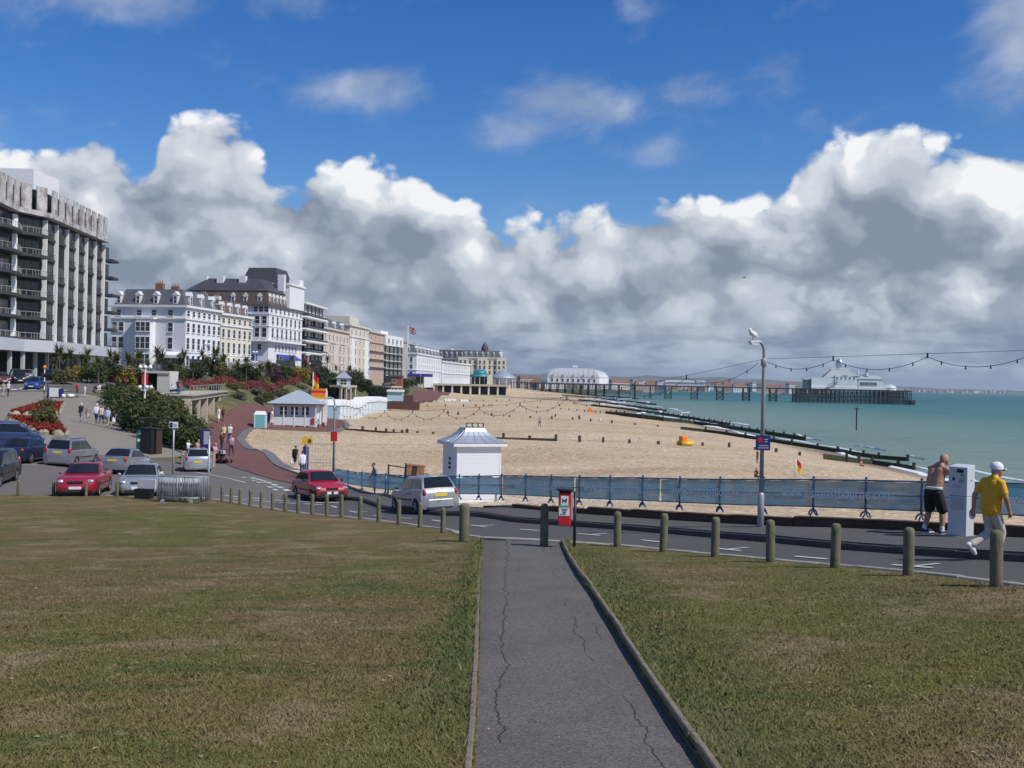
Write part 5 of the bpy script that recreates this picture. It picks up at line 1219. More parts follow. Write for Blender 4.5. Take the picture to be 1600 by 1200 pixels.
def bays(m, n, z1, dpt=1.0):
    def f(t, L, depth, zo):
        for y in lin(n, .14, .86):
            b = MB().prism([(-.01, y * L - 1.9), (dpt, y * L - 1.2), (dpt, y * L + 1.2), (-.01, y * L + 1.9)], -1, zo(z1)).build('bay', MATS[m], t)
            for z in (12.3, 15.5, 18.7, 21.6):
                if z + 1.9 < z1: link('window', window_mesh(1.1, 1.8, 0), b, (dpt + .055, y * L, zo(z)), R(90))
    return f
block('seafront_hotel', 'pinkish stucco hotel with bay windows right of the modern flats', 504, 318, 545, 352, 14, 26.0, fl((12.3, 15.5, 18.7, 22), 7, 3), 'stucco_pink', bands=[(14.7, 15, .2, None), (21.2, 21.6, .25, None), (25.4, 26, .5, None)], roof=('mansard', 29, 2, 'slate', (lin(3, .2, .8), (.3, .7))), chim=2, extra=bays('stucco_pink', 3, 21))
block('seafront_hotel', 'tall ivory and white hotel with flat stepped top', 546, 355, 576, 384, 13, 29, fl((12.3, 15.6, 18.9, 22.2, 25.5), 5, 2), 'stucco_ivory', bands=[(24.6, 25, .3, 'stucco_white'), (28.4, 29, .5, None)], extra=lambda t, L, d, zo: (MB().bb(-d * .8, -d * .1, L * .15, L * .6, zo(29.0), zo(32)).build('roof_storey', MATS['stucco_ivory'], t), bays('stucco_white', 2, 24)(t, L, d, zo)))
block('seafront_hotel', 'narrow buff brick hotel with balconies', 577, 388, 600, 412, 12, 28.2, fl((12.3, 15.4, 18.5, 21.6, 24.8), 4, 2), 'brick_buff', bands=[(14.6, 14.9, .9, None), (17.7, 18, .9, None), (20.8, 21.1, .9, None), (24, 24.3, .4, None), (27.7, 28.2, .5, None)])
block('apartment_block', 'dark glazed flats with a white top storey', 601, 417, 628, 443, 13, 26.5, [(z, z + 2.2, 2.4, lin(4, .14, .86), (.3, .7), 1) for z in (11.8, 14.9, 18, 21.1)], 'dark_wall', bands=[(14.3, 14.7, .9, 'stone_grey'), (17.4, 17.8, .9, 'stone_grey'), (20.5, 20.9, .9, 'stone_grey')], extra=lambda t, L, d, zo: (MB().bb(-d - .3, .4, -.3, L + .3, zo(23.9), zo(28.2)).build('top_storey', MATS['stucco_white'], t), [link('window', window_mesh(2., 1.8, 1), t, (.46, y * L, zo(25)), R(90)) for y in lin(4, .15, .85)], MB().bb(-d * .7, -d * .2, L * .1, L * .5, zo(28.2), zo(30)).build('lift_house', MATS['stucco_white'], t)))
block('seafront_hotel', 'small grey-green building before the white terrace', 629, 447, 636, 458, 12, 27, fl((12.5, 15.6, 18.8, 22), 2, 2), 'stone_grey', bands=[(26.5, 27, .4, None)])
block('terrace_hotel', 'white hotel with grey slate mansard right of the flagpole', 651, 470, 690, 545, 16, 22.6, fl((12., 15.3, 18.6), 12, 4), 'stucco_white', bands=[(14.5, 14.9, .3, None), (21.9, 22.6, .5, None)], roof=('mansard', 26.5, 2.4, 'slate', (lin(7, .08, .92), (.25, .7))), chim=3)
block('terrace_hotel', 'long low white terrace of seafront houses', 691, 548, 735, 650, 14, 20.6, fl((11.8, 14.6, 17.4), 16, 3), 'stucco_white', bands=[(13.9, 14.2, .3, None), (19.9, 20.7, .5, None)])
# hotel closing the view, facing along the front
def queens(t, L, depth, zo):
    for x in (.0, .5, 1.0):
        MB().bb(-depth * x - 3.2, -depth * x + 3.2, -1.5, -.002, -2, zo(26.4)).build('bay', MATS['stucco_cream'], t)
        for z in (11.5, 15, 18.5, 22): 
            for q in (-1.5, 1.5): link('window', window_mesh(1.3, 2.1, 0), t, (-depth * x + q, -1.56, zo(z)))
    tr = MB().lathe([(2.4, 0), (2.4, 2.6), (2.1, 4.2), (1.2, 6.0), (.3, 7.0), (.05, 8.5)], 12, (-depth * .45, 4, zo(29.4))).build('turret', MATS['slate_dark'], t, smooth=True, ang=40)
block('grand_hotel', 'large cream hotel with dormers and turret closing the far end of the front', 784, 690, 786, 722, 26, 26.3, [(z, z + 2.1, 1.3, lin(7), lin(8, .05, .95), 0) for z in (11.5, 15, 18.5, 22)], 'stucco_cream', bands=[(21, 21.4, .3, None), (25.6, 26.3, .6, None)], roof=('mansard', 31, 2, 'slate', (lin(6, .08, .92), lin(7, .06, .94))), chim=3, extra=queens)
block('terrace_hotel', 'stone grey hotel wing with dark mansard roof left of the turret', 733, 702, 735, 730, 24, 25.5, [(z, z + 2.1, 1.2, lin(3), lin(8, .06, .94), 0) for z in (11.5, 15, 18.5, 22)], 'stone_grey', bands=[(24.9, 25.5, .5, None)], roof=('mansard', 31.2, 2, 'slate_dark', (lin(3), lin(7, .06, .94))), chim=3)

# ---- dark block of flats at the left edge
def flats():
    pts = [Vector((WX(x, D, 500), D)) for x, D in ((-150, 121), (-70, 130), (-18, 139), (16, 147), (65, 152.5), (157, 180))]
    a = pts[3]; t = thing('apartment_block', 'dark glass flats with white fins, grey balconies and weathered concrete crown', 'building', (a.x, a.y, 10), 0, None)
    q = [p - a for p in pts]
    tl = (q[-1] - q[-2]).normalized()
    back = [Vector((q[-1].x - 14, q[-1].y + 2)), Vector((q[0].x - 30, q[0].y + 20))]
    ZP, ZT = 4.6, 22.9; fh = (ZT - ZP) / 6
    MB().prism([tuple(p) for p in q + back], ZP, ZT).build('glass_wall', MATS['dark_wall'], t)
    inn = [p + Vector((-3.0, 0)) for p in q]; MB().prism([tuple(p) for p in inn + back], -2, ZP - 1.6).build('ground_floor', MATS['dark_wall'], t)
    def out(i): d = (q[i + 1] - q[i]).normalized(); return Vector((d.y, -d.x))
    def strip(nm, z0, z1, p0, p1, m, s=0, e=len(q) - 1, par=None):
        pl = [q[i] + out(min(i, len(q) - 2)) * p1 for i in range(s, e + 1)] + [q[i] + out(min(i, len(q) - 2)) * p0 for i in range(e, s - 1, -1)]
        return MB().prism([tuple(p) for p in pl], z0, z1).build(nm, MATS[m], par or t)
    pl = [p + Vector((2.6, -1)) for p in q] + [q[-1] + tl * 2 + Vector((2.6, 0)), q[-1] + tl * 2 + Vector((-14, 2)), back[1]]
    MB().prism([tuple(p) for p in pl], ZP - 1.7, ZP).build('podium_slab', MATS['podium'], t)
    strip('crown_base', ZT, ZT + .7, -.5, 1.3, 'weathered_concrete')
    MB().prism([tuple(p) for p in [p + Vector((-.3, .1)) for p in q] + back], ZT + .7, ZT + 4.0).build('top_storey', MATS['dark_wall'], t)
    L = [(p1 - p0).length for p0, p1 in zip(q, q[1:])]
    for i in range(len(q) - 1):
        d = (q[i + 1] - q[i]).normalized(); n = out(i); ang = math.atan2(d.y, d.x); k = max(1, round(L[i] / 3.2))
        for j in range(k):
            c = q[i] + d * (L[i] * (j + .5) / k) + n * 1.0; w = L[i] / k * .66
            MB().bb(-w / 2, w / 2, -.1, .1, ZT + .703, ZT + 4.3).build('parapet_panel', MATS['weathered_concrete'], t, (c.x, c.y, 0), ang)
    # white fins and the bays between them
    stops = []
    for i in range(len(q) - 1):
        k = {4: 6}.get(i, 1 if i in (1, 2, 3) else 2); d = q[i + 1] - q[i]
        for j in range(k): stops.append((q[i] + d * j / k, out(i), d.normalized(), L[i] / k, i))
    stops.append((q[-1], out(4), tl, 4.2, 9))
    slab = {}
    for m, (p, n, d, w, seg) in enumerate(stops):
        ang = math.atan2(d.y, d.x); big = seg in (3,) 
        fo = MB().bb(-.19 if not big else -.5, .19 if not big else .5, -.56, .1, ZP + .01, ZT - .35).build('fin', MATS['fin_white'], t, (p.x, p.y, 0), ang)
        for fl_ in range(6):
            z = ZP + fl_ * fh; wid = w - .62; c = p + d * (w / 2)
            if seg == 4 and (m * 7 + fl_ * 3) % 9 == 0: continue
            pr = .30 if seg == 4 else 1.8 if seg == 9 else 1.9
            if seg in (1, 2, 3):
                plan = [(-wid / 2, -.02)] + [(-wid / 2 * math.cos(math.pi * u / 8), -.9 - 1.2 * math.sin(math.pi * u / 8)) for u in range(9)] + [(wid / 2, -.02)]
            else: plan = [(-wid / 2, -.02), (-wid / 2, -pr), (wid / 2, -pr), (wid / 2, -.02)]
            o = MB().prism(plan, z - .12, z + .30).build('balcony', MATS['balcony_grey'], t, (c.x, c.y, 0), ang)
            r = MB(); e = [Vector(v) for v in plan[1:-1]]
            for u0, u1 in zip(e, e[1:]): r.tube([(u0.x, u0.y, z + 1.02), (u1.x, u1.y, z + 1.02)], .035, 4)
            for u0, u1 in zip(e, e[1:]):
                kk = max(1, int((u1 - u0).length / .5))
                for jj in range(kk): v = u0.lerp(u1, jj / kk); r.bb(v.x - .02, v.x + .02, v.y - .02, v.y + .02, z + .301, z + 1.0)
            r.build('railing', MATS['balcony_grey' if seg == 4 else 'stone_grey'], o)
            g = window_mesh(max(1.2, w - 1.6), 2.1, 2, 'balcony_grey', False)
            link('window', g, t, (c.x + n.x * .07, c.y + n.y * .07, z + .35), ang)
    for k in range(11):
        u = k / 10; p = q[2].lerp(q[5], u) + Vector((1.4, -.6)); MB().bb(-.22, .22, -.22, .22, -2, ZP - 1.7).build('column', MATS['podium'], t, (p.x, p.y, 0))
    MB().bb(-9.2, -3.2, 13, 22, ZT + 4, ZT + 8.8).build('plant_room', MATS['fin_white'], t); MB().bb(-20, -9.4, -2, 9, ZT + 4, ZT + 7.0).build('plant_room', MATS['fin_white'], t)
    for x in (-16, -15.2, -12, -11.2, -10.4):
        MB().lathe([(.32, 0), (.32, .9), (.42, .92), (.42, 1.1)], 10, (x, 1, ZT + 7.0)).build('flue', MATS['balcony_grey'], t)
flats()

# ------------------------------------------------------------------ pier
mat('pier_iron', (.028, .038, .038), .6, var=.3); mat('pier_deck', (.045, .045, .045), .8); mat('pier_white', (.87, .87, .86), .5, var=.04, vscale=.2); mat('pier_roof', (.55, .57, .58), .45, .2, var=.06); mat('pier_roof_grey', (.40, .41, .42), .6, var=.1); mat('dome_silver', (.55, .56, .57), .3, .6)
def pier():
    A = Vector((WX(795, 800, 600), 800)); B = Vector((WX(1419, 752, 620), 752)); d = (B - A); L = d.length; ang = math.atan2(d.y, d.x); z = 10.2
    t = thing('pier', 'long Victorian pier on dark iron legs running out to sea', 'pier', (A.x, A.y, 0), ang)
    s_of = lambda x: (on_line(x, [tuple(A - d * .2), tuple(B + d * .2)], 610) - A).length
    head = s_of(1240)
    MB().bb(0, head, -6, 6, z - .9, z).build('deck', MATS['pier_deck'], t); MB().bb(head, L, -13, 13, z - .9, z).build('head_deck', MATS['pier_deck'], t)
    MB().bb(s_of(843), s_of(954), -14, 14, z - .9, z - .01).build('pavilion_deck', MATS['pier_deck'], t)
    leg = MB().tube([(0, -5, -3), (0, -5, z - .9)], .42, 8).tube([(0, 5, -3), (0, 5, z - .9)], .42, 8).tube([(0, -5, 2), (0, 5, 6.5)], .12, 5).tube([(0, 5, 2), (0, -5, 6.5)], .12, 5).mesh('trestle', MATS['pier_iron'])
    for x in (823, 835, 847, 859, 871, 883, 895, 907, 919, 931, 944, 967, 992, 1016): link('trestle', leg, t, (s_of(x), 0, 0))
    tw = MB()
    for x0 in (-2.4, 2.4):
        for y in (-5, 5): tw.tube([(x0, y, -3), (x0, y, z - .9)], .36, 8)
    for y in (-5, 5):
        for z0 in (.6, 4.0): tw.tube([(-2.4, y, z0), (2.4, y, z0 + 3.2)], .16, 5).tube([(2.4, y, z0), (-2.4, y, z0 + 3.2)], .16, 5).tube([(-2.4, y, z0), (2.4, y, z0)], .14, 5)
    tm = tw.mesh('braced_trestle', MATS['pier_iron'])
    for x in (1044, 1085, 1125, 1166, 1208): link('braced_trestle', tm, t, (s_of(x), 0, 0))
    pl = MB()
    for i in range(27):
        s = head + .4 + (L - head - .8) * i / 26
        for y in (-12.5, -7, 0, 7, 12.5): pl.tube([(s, y, -3), (s, y, z - .9)], .30, 6)
        if i < 26:
            e = (L - head - .8) / 26
            for y in (-12.5, 12.5): pl.tube([(s, y, 1.2), (s + e, y, z - 1.4)], .12, 4).tube([(s + e, y, 1.2), (s, y, z - 1.4)], .12, 4)
    for y in (-12.5, 12.5):
        for zz in (1.4, 4.2): pl.tube([(head, y, zz), (L, y, zz)], .2, 5)
    tag(pl.build('head_piles', MATS['pier_iron'], t), kind='stuff')
    MB().bb(L - .6, L + 2.2, -13, 13, -2, 3.2).build('landing_stage', MATS['pier_iron'], t)
    r = MB()
    for y in (-6, 6):
        for s in range(0, int(head), 4): r.bb(s - .05, s + .05, y - .05, y + .05, z, z + 1.3)
        for zz in (.6, 1.25): r.bb(0, head, y - .04, y + .04, z + zz, z + zz + .1)
    for s in range(int(head), int(L), 3): r.bb(s - .05, s + .05, -12.95, -12.85, z, z + 1.3)
    r.bb(head, L, -12.95, -12.85, z + 1.2, z + 1.3)
    tag(r.build('railings', MATS['stone_grey'], t), kind='stuff')
    # vaulted white pavilion near the shore
    def hall(x0, x1, half, zw, prof, label, nm):
        c = (s_of(x0) + s_of(x1)) / 2; hl = (s_of(x1) - s_of(x0)) / 2; P = A + d / L * c
        h = thing(nm, label, 'pavilion', (P.x, P.y, z), ang)
        def ringp(k): return [(-hl * k[0], -half * k[1] * .45, k[2]), (-hl * k[0] + half * .5 * k[1], -half * k[1], k[2]), (hl * k[0] - half * .5 * k[1], -half * k[1], k[2]), (hl * k[0], -half * k[1] * .45, k[2]), (hl * k[0], half * k[1] * .45, k[2]), (hl * k[0] - half * .5 * k[1], half * k[1], k[2]), (-hl * k[0] + half * .5 * k[1], half * k[1], k[2]), (-hl * k[0], half * k[1] * .45, k[2])]
        def loft(ks, nm_, m, par):
            vs = []
            for k in ks: vs += ringp(k)
            fs = [(i * 8 + j, i * 8 + (j + 1) % 8, i * 8 + 8 + (j + 1) % 8, i * 8 + 8 + j) for i in range(len(ks) - 1) for j in range(8)] + [tuple(range(len(ks) * 8 - 8, len(ks) * 8))]
            return MB().add(vs, fs).build(nm_, MATS[m], par)
        loft([(1, 1, 0), (1, 1, zw)], 'wall', 'pier_white', h); ro = loft(prof, 'roof', 'pier_roof', h)
        return h, hl, half, ro
    h, hl, half, ro = hall(846, 950, 12, 4.8, [(1.01, 1.02, 4.8), (.97, .96, 6.6), (.88, .84, 8.8), (.75, .66, 10.1), (.60, .42, 11.2), (.52, .26, 11.6)], 'white vaulted pavilion with ribbed roof on the shore end of the pier', 'pier_pavilion')
    MB().bb(-hl * .52, hl * .52, -3.4, 3.4, 11.5, 12.1).build('ridge_lantern', MATS['pier_roof_grey'], ro); MB().bb(-1.6, 1.6, -1.5, 1.5, 12.1, 13.8).build('cupola', MATS['pier_white'], ro)
    for k in range(11):
        x = -hl * .78 + hl * 1.56 * k / 10; link('window', window_mesh(1.6, 2.2, 0), h, (x, -half - .06, 1.2)) if abs(x) < hl * .72 else None
    for k in range(9):
        x = -hl * .6 + hl * 1.2 * k / 8; MB().tube([(x, -half * 1.03, 4.9), (x, -half * .97, 6.65), (x, -half * .85, 8.85), (x, -half * .67, 10.15), (x * .9, -half * .43, 11.25)], .14, 5).build('rib', MATS['pier_roof_grey'], ro)
        if k % 2 == 0: MB().bb(x - .8, x + .8, -half * 1.06, -half * .9, 5.0, 6.6).build('dormer', MATS['stone_grey'], ro)
    # theatre at the sea end
    c0, c1 = s_of(1265), s_of(1375); P = A + d / L * c0; W_ = c1 - c0
    th = thing('pier_theatre', 'white theatre with silver onion dome at the sea end of the pier', 'theatre', (P.x, P.y, z), ang)
    MB().bb(0, W_, -11, 11, 0, 1.2).build('plinth', MATS['pier_white'], th); MB().bb(.01, W_ * .66, -10, 10, 1.2, 8.2).build('wall', MATS['pier_white'], th); MB().bb(W_ * .33, W_ * .64, -10.4, 10.4, 1.2, 10.0).build('hall', MATS['pier_white'], th)
    MB().bb(W_ * .66 + .01, W_, -10.5, 10.5, 1.2, 7.8).build('wing', MATS['pier_white'], th); MB().bb(W_ * .65, W_ + .4, -10.9, 10.9, 7.8, 8.3).build('cornice', MATS['pier_white'], th)
    for i in range(8): link('window', window_mesh(1.7, 2.2, 1), th, (W_ * (.70 + .028 * i), -10.56, 3.2))
    for i in range(5): link('window', window_mesh(.9, 1.6, 0), th, (W_ * (.36 + .06 * i), -10.46, 7.4))
    MB().add([(W_ * .17, -9, 8.2), (W_ * .66, -10.9, 10.0), (W_ * .66, 10.9, 10.0), (W_ * .17, 9, 8.2), (W_ * .30, -4, 14.4), (W_ * .50, -4, 14.4), (W_ * .50, 4, 14.4), (W_ * .30, 4, 14.4)], [(4, 5, 6, 7), (0, 1, 5, 4), (1, 2, 6, 5), (2, 3, 7, 6), (3, 0, 4, 7)]).build('roof', MATS['pier_roof_grey'], th)
    MB().bb(W_ * .28, W_ * .54, -4.4, 4.4, 14.3, 15.1).build('parapet', MATS['pier_white'], th)
    dm = MB().lathe([(2.4, 15.1), (2.4, 17.4), (2.9, 17.5), (3.0, 18.6), (2.9, 19.8), (2.3, 21.2), (1.2, 22.3), (.4, 22.9), (.12, 23.4), (.05, 25.2)], 16, (W_ * .42, 0, 0)).build('dome', MATS['dome_silver'], th, smooth=True, ang=50)
    MB().add([(W_ * .52, -10.7, 10.0), (W_ * .43, -10.7, 10.0), (W_ * .475, -10.7, 11.6), (W_ * .475, -3, 11.6)], [(1, 0, 2), (0, 3, 2), (1, 2, 3)]).build('pediment', MATS['pier_white'], th)
    MB().add([(W_ * .66, -10.6, 8.3), (W_, -10.6, 8.3), (W_, 10.6, 8.3), (W_ * .66, 10.6, 8.3), (W_ * .72, -4, 10.6), (W_ * .95, -4, 10.6), (W_ * .95, 4, 10.6), (W_ * .72, 4, 10.6)], [(4, 5, 6, 7), (0, 1, 5, 4), (1, 2, 6, 5), (2, 3, 7, 6), (3, 0, 4, 7)]).build('wing_roof', MATS['pier_roof_grey'], th)
    MB().lathe([(1.8, 10.0), (1.6, 11.4), (.9, 11.5), (.9, 12.6), (1.1, 12.8), (.3, 14.4), (.06, 17.5)], 10, (W_ * .78, -6, 0)).build('turret', MATS['pier_roof'], th, smooth=True, ang=40); MB().lathe([(.9, 9.6), (.7, 12), (.9, 12.2), (.05, 16)], 8, (W_ * .70, 5, 0)).build('turret', MATS['pier_roof'], th)
    st = MB()
    for i in range(12): st.bb(W_ * (.20 + .0145 * i), W_ * (.20 + .0145 * i) + .8, -11.8, -10.5, .6 + .42 * i, .75 + .42 * i)
    st.tube([(W_ * .20, -11.8, 1.6), (W_ * .37, -11.8, 6.6)], .1, 4); st.build('staircase', MATS['balcony_grey'], th)
    MB().bb(-5.5, -.01, -8, 8, 6.6, 7.3).build('canopy', MATS['pier_white'], th); MB().bb(-4.5, -1.0, -6, 6, 0, 6.6).build('lobby', MATS['stone_grey'], th)
    P = A + d / L * s_of(1389); k = thing('pier_cafe', 'small white round-roofed cafe at the very end of the pier', 'cafe', (P.x, P.y, z), ang)
    MB().lathe([(5.2, 0), (5.2, 1.6), (5.4, 1.7)], 12).build('wall', MATS['pier_white'], k); MB().lathe([(5.6, 1.71), (4.6, 3.0), (2.6, 3.9), (2.6, 4.4), (.1, 4.6)], 12).build('roof', MATS['pier_roof'], k, smooth=True, ang=30)
    for (x0, x1, hh, lab) in ((1040, 1101, 2.6, 'long low white arcade building midway along the pier'), (998, 1006, 3.6, 'small gabled white kiosk on the pier deck left of the arcade'), (1028, 1036, 3.6, 'gabled white kiosk on the pier deck just left of the arcade')):
        P = A + d / L * s_of(x0); w = s_of(x1) - s_of(x0); k = thing('pier_kiosk', lab, 'kiosk', (P.x, P.y, z), ang, 'kiosks on the pier deck')
        MB().bb(0, w, -3.5, 3.5, .01, hh).build('wall', MATS['pier_white'], k); e = .3
        MB().add([(-e, -4, hh), (w + e, -4, hh), (w + e, 4, hh), (-e, 4, hh), (-e, 0, hh + 1.5) if w > 8 else (w / 2, -4, hh + 2.2), (w + e, 0, hh + 1.5) if w > 8 else (w / 2, 4, hh + 2.2)], [(0, 1, 5, 4), (2, 3, 4, 5), (1, 2, 5), (3, 0, 4), (0, 3, 2, 1)] if w > 8 else [(0, 1, 4), (1, 2, 5, 4), (2, 3, 5), (3, 0, 4, 5), (0, 3, 2, 1)]).build('roof', MATS['pier_roof_grey'], k)
    mp = W(1338, 672, 1600); D = 10 * 1600 / (672 - 609); p = W(1338, 672, D)
    MB().tube([(0, 0, -2), (0, 0, 5.6)], .18, 8).tube([(-.5, 0, 5.3), (.5, 0, 5.3)], .14, 6).build('m', MATS['pier_iron']).name = 'marker_post'
    o = bpy.data.objects['marker_post']; o.location = (p.x, p.y, 0); tag(o, 'dark timber marker post standing alone in the sea', 'marker post')
pier()

# ------------------------------------------------------------------ far town and downs
def far_town():
    mat('house_white', (.62, .60, .56), .8); mat('house_buff', (.42, .33, .25), .8); mat('roof_red', (.22, .10, .065), .8, var=.2); mat('roof_grey', (.15, .15, .16), .8)
    tm = []
    for wm, rm in (('house_white', 'roof_grey'), ('house_buff', 'roof_red'), ('house_white', 'roof_red'), ('house_buff', 'roof_grey')):
        for (w, dd, h, hr) in ((14, 9, 6, 4), (26, 10, 8, 4), (11, 9, 11, 3)):
            wl = MB().bb(-w / 2, w / 2, -dd / 2, dd / 2, -3, h); wl.mesh
            rf = MB().add([(-w / 2 - .4, -dd / 2 - .4, h), (w / 2 + .4, -dd / 2 - .4, h), (w / 2 + .4, dd / 2 + .4, h), (-w / 2 - .4, dd / 2 + .4, h), (-w / 2 + 1.5, 0, h + hr), (w / 2 - 1.5, 0, h + hr)], [(0, 1, 5, 4), (1, 2, 5), (2, 3, 4, 5), (3, 0, 4), (0, 3, 2, 1)])
            wn = MB()
            for i in range(int(w / 3.2)):
                for j in range(int(h / 3)): wn.bb(-w / 2 + 1.2 + i * 3.1, -w / 2 + 2.4 + i * 3.1, -dd / 2 - .05, -dd / 2 + .02, .9 + j * 2.9, 2.4 + j * 2.9)
            tm.append((wl.mesh('wall', MATS[wm]), rf.mesh('roof', MATS[rm]), wn.mesh('windows', MATS['window_glass'])))
    q = random.Random(11)
    n = 0
    for i in range(150):
        x = q.uniform(800, 1290); f = (x - 800) / 490; D = q.uniform(1050 + 600 * f, 1600 + 1500 * f); X = WX(x, D, 600)
        a, r, w = tm[q.randrange(len(tm))]
        h = thing('house', 'far small house in the hazy town beyond the pier', 'house', (X, D, 3.4 + q.uniform(0, 1) * (D - 1000) / 260), q.uniform(-.5, .5), 'far houses of the town beyond the pier')
        link('wall', a, h); link('roof', r, h); link('windows', w, h)
    # wooded rise and downs
    def ridge(name, pts, D0, dd, m, wob, seed):
        vs = []; n = 90; ks = 8; xs = [p[0] for p in pts]; hs = [p[1] for p in pts]
        for i in range(n + 1):
            x = xs[0] + (xs[-1] - xs[0]) * i / n; hgt = float(np.interp(x, xs, hs))
            for k in range(ks + 1):
                u = k / ks; prof = math.sin(u * math.pi / 2) ** .8; y = D0 + dd * u
                vs.append((x, y, -6 + (hgt * (1 + wob * mnoise.fractal((x / 900 + seed, u * 2, seed), .8, 2., 5))) * prof * (.85 + .15 * u) + (10 * mnoise.noise((x / 160, u * 5, seed)) if u > .1 else 0)))
        fs = [(i * (ks + 1) + k, (i + 1) * (ks + 1) + k, (i + 1) * (ks + 1) + k + 1, i * (ks + 1) + k + 1) for i in range(n) for k in range(ks)]
        tag(MB().add(vs, fs).build(name, MATS[m], smooth=True), kind='structure')
    ridge('downs', [(-5500, 130), (-2500, 120), (0, 95), (900, 96), (1900, 100), (2700, 82), (3400, 60), (4300, 40), (5600, 34), (7000, 20), (8200, 8)], 8200, 1500, 'far_land', .35, 3.)
    ridge('wooded_rise', [(-2500, 30), (-700, 42), (-100, 40), (150, 26), (420, 20), (700, 8)], 2600, 900, 'far_land', .3, 8.)
    for i in range(26):
        x = 1405 + (i * 37 % 170); D = 8050 + (i * 53 % 100); a, r, w = tm[(i * 5) % len(tm)]
        h = thing('house', 'pale speck of a house on the far shore across the bay', 'house', (WX(x, D, 610), D, 2 + i % 5 * 3), i * .4, 'far houses across the bay'); h.scale = (2.2, 2.2, 1.6)
        link('wall', a, h); link('roof', r, h); link('windows', w, h)
far_town()
def haze():
    m = bpy.data.materials.new('haze'); m.use_nodes = True; nt = m.node_tree; nt.nodes.clear()
    o = nt.nodes.new('ShaderNodeOutputMaterial'); v = nt.nodes.new('ShaderNodeVolumePrincipled'); nt.links.new(v.outputs[0], o.inputs['Volume'])
    v.inputs['Color'].default_value = (.80, .90, 1., 1); v.inputs['Density'].default_value = .000065; v.inputs['Anisotropy'].default_value = .2
    tag(MB().bb(-12000, 40500, -600, 42000, -8, 170).build('haze', m), kind='stuff')
HAZE = True
if HAZE: haze()

# ------------------------------------------------------------------ helper: where a photo pixel meets the ground
_DS = np.concatenate([np.arange(5, 120, .5), np.arange(120, 400, 2.), np.arange(400, 985, 5.)])
def hit(x, y, zmin=None):
    P = np.array([tuple(W(x, y, d)) for d in _DS]); h = HH(P[:, :2])
    if zmin is not None: h = np.maximum(h, zmin)
    k = np.nonzero(P[:, 2] < h)[0]
    if not len(k): return Vector((P[-1][0], P[-1][1], h[-1]))
    i = max(1, k[0]); a, b = P[i - 1], P[i]; fa, fb = a[2] - h[i - 1], b[2] - h[i]; t = fa / (fa - fb + 1e-9)
    q = a + (b - a) * t
    return Vector((q[0], q[1], float(h[i - 1] + (h[i] - h[i - 1]) * t)))

# ------------------------------------------------------------------ foliage
def leafmat(name, a, b, rough=.6):
    m = bpy.data.materials.new(name); m.use_nodes = True; MATS[name] = m
    nt = NT(m.node_tree); p = nt.n['Principled BSDF']; pos = nt.node('ShaderNodeNewGeometry').outputs['Position']
    at = nt.node('ShaderNodeAttribute', attribute_name='leaf'); n = nt.noise(pos, .9, 3, .6)
    f = nt.m('ADD', nt.m('MULTIPLY', at.outputs['Fac'], .6), nt.m('MULTIPLY', n, .4), clamp=True)
    nt.put(p.inputs['Base Color'], nt.mix(f, a, b)); p.inputs['Roughness'].default_value = rough; p.inputs['Specular IOR Level'].default_value = .3
    tl = nt.node('ShaderNodeBsdfTranslucent'); nt.put(tl.inputs[0], nt.mix(f, a, b)); mx = nt.node('ShaderNodeMixShader'); mx.inputs[0].default_value = .25
    nt.l.new(p.outputs[0], mx.inputs[1]); nt.l.new(tl.outputs[0], mx.inputs[2]); nt.l.new(mx.outputs[0], nt.n['Material Output'].inputs[0])
leafmat('leaf_green', (.028, .050, .016), (.095, .125, .035)); leafmat('leaf_dark', (.018, .034, .014), (.055, .080, .028)); leafmat('leaf_olive', (.06, .065, .022), (.19, .175, .06)); leafmat('leaf_grey', (.085, .09, .058), (.22, .215, .15))
leafmat('leaf_palm', (.05, .065, .018), (.16, .16, .05)); leafmat('leaf_purple', (.07, .035, .05), (.16, .09, .11)); leafmat('flower_red', (.17, .03, .035), (.33, .10, .09)); leafmat('bed_red', (.21, .028, .016), (.36, .055, .03)); leafmat('leaf_yellow', (.16, .14, .02), (.34, .27, .05))
mat('bark', (.11, .09, .065), .9, var=.3)
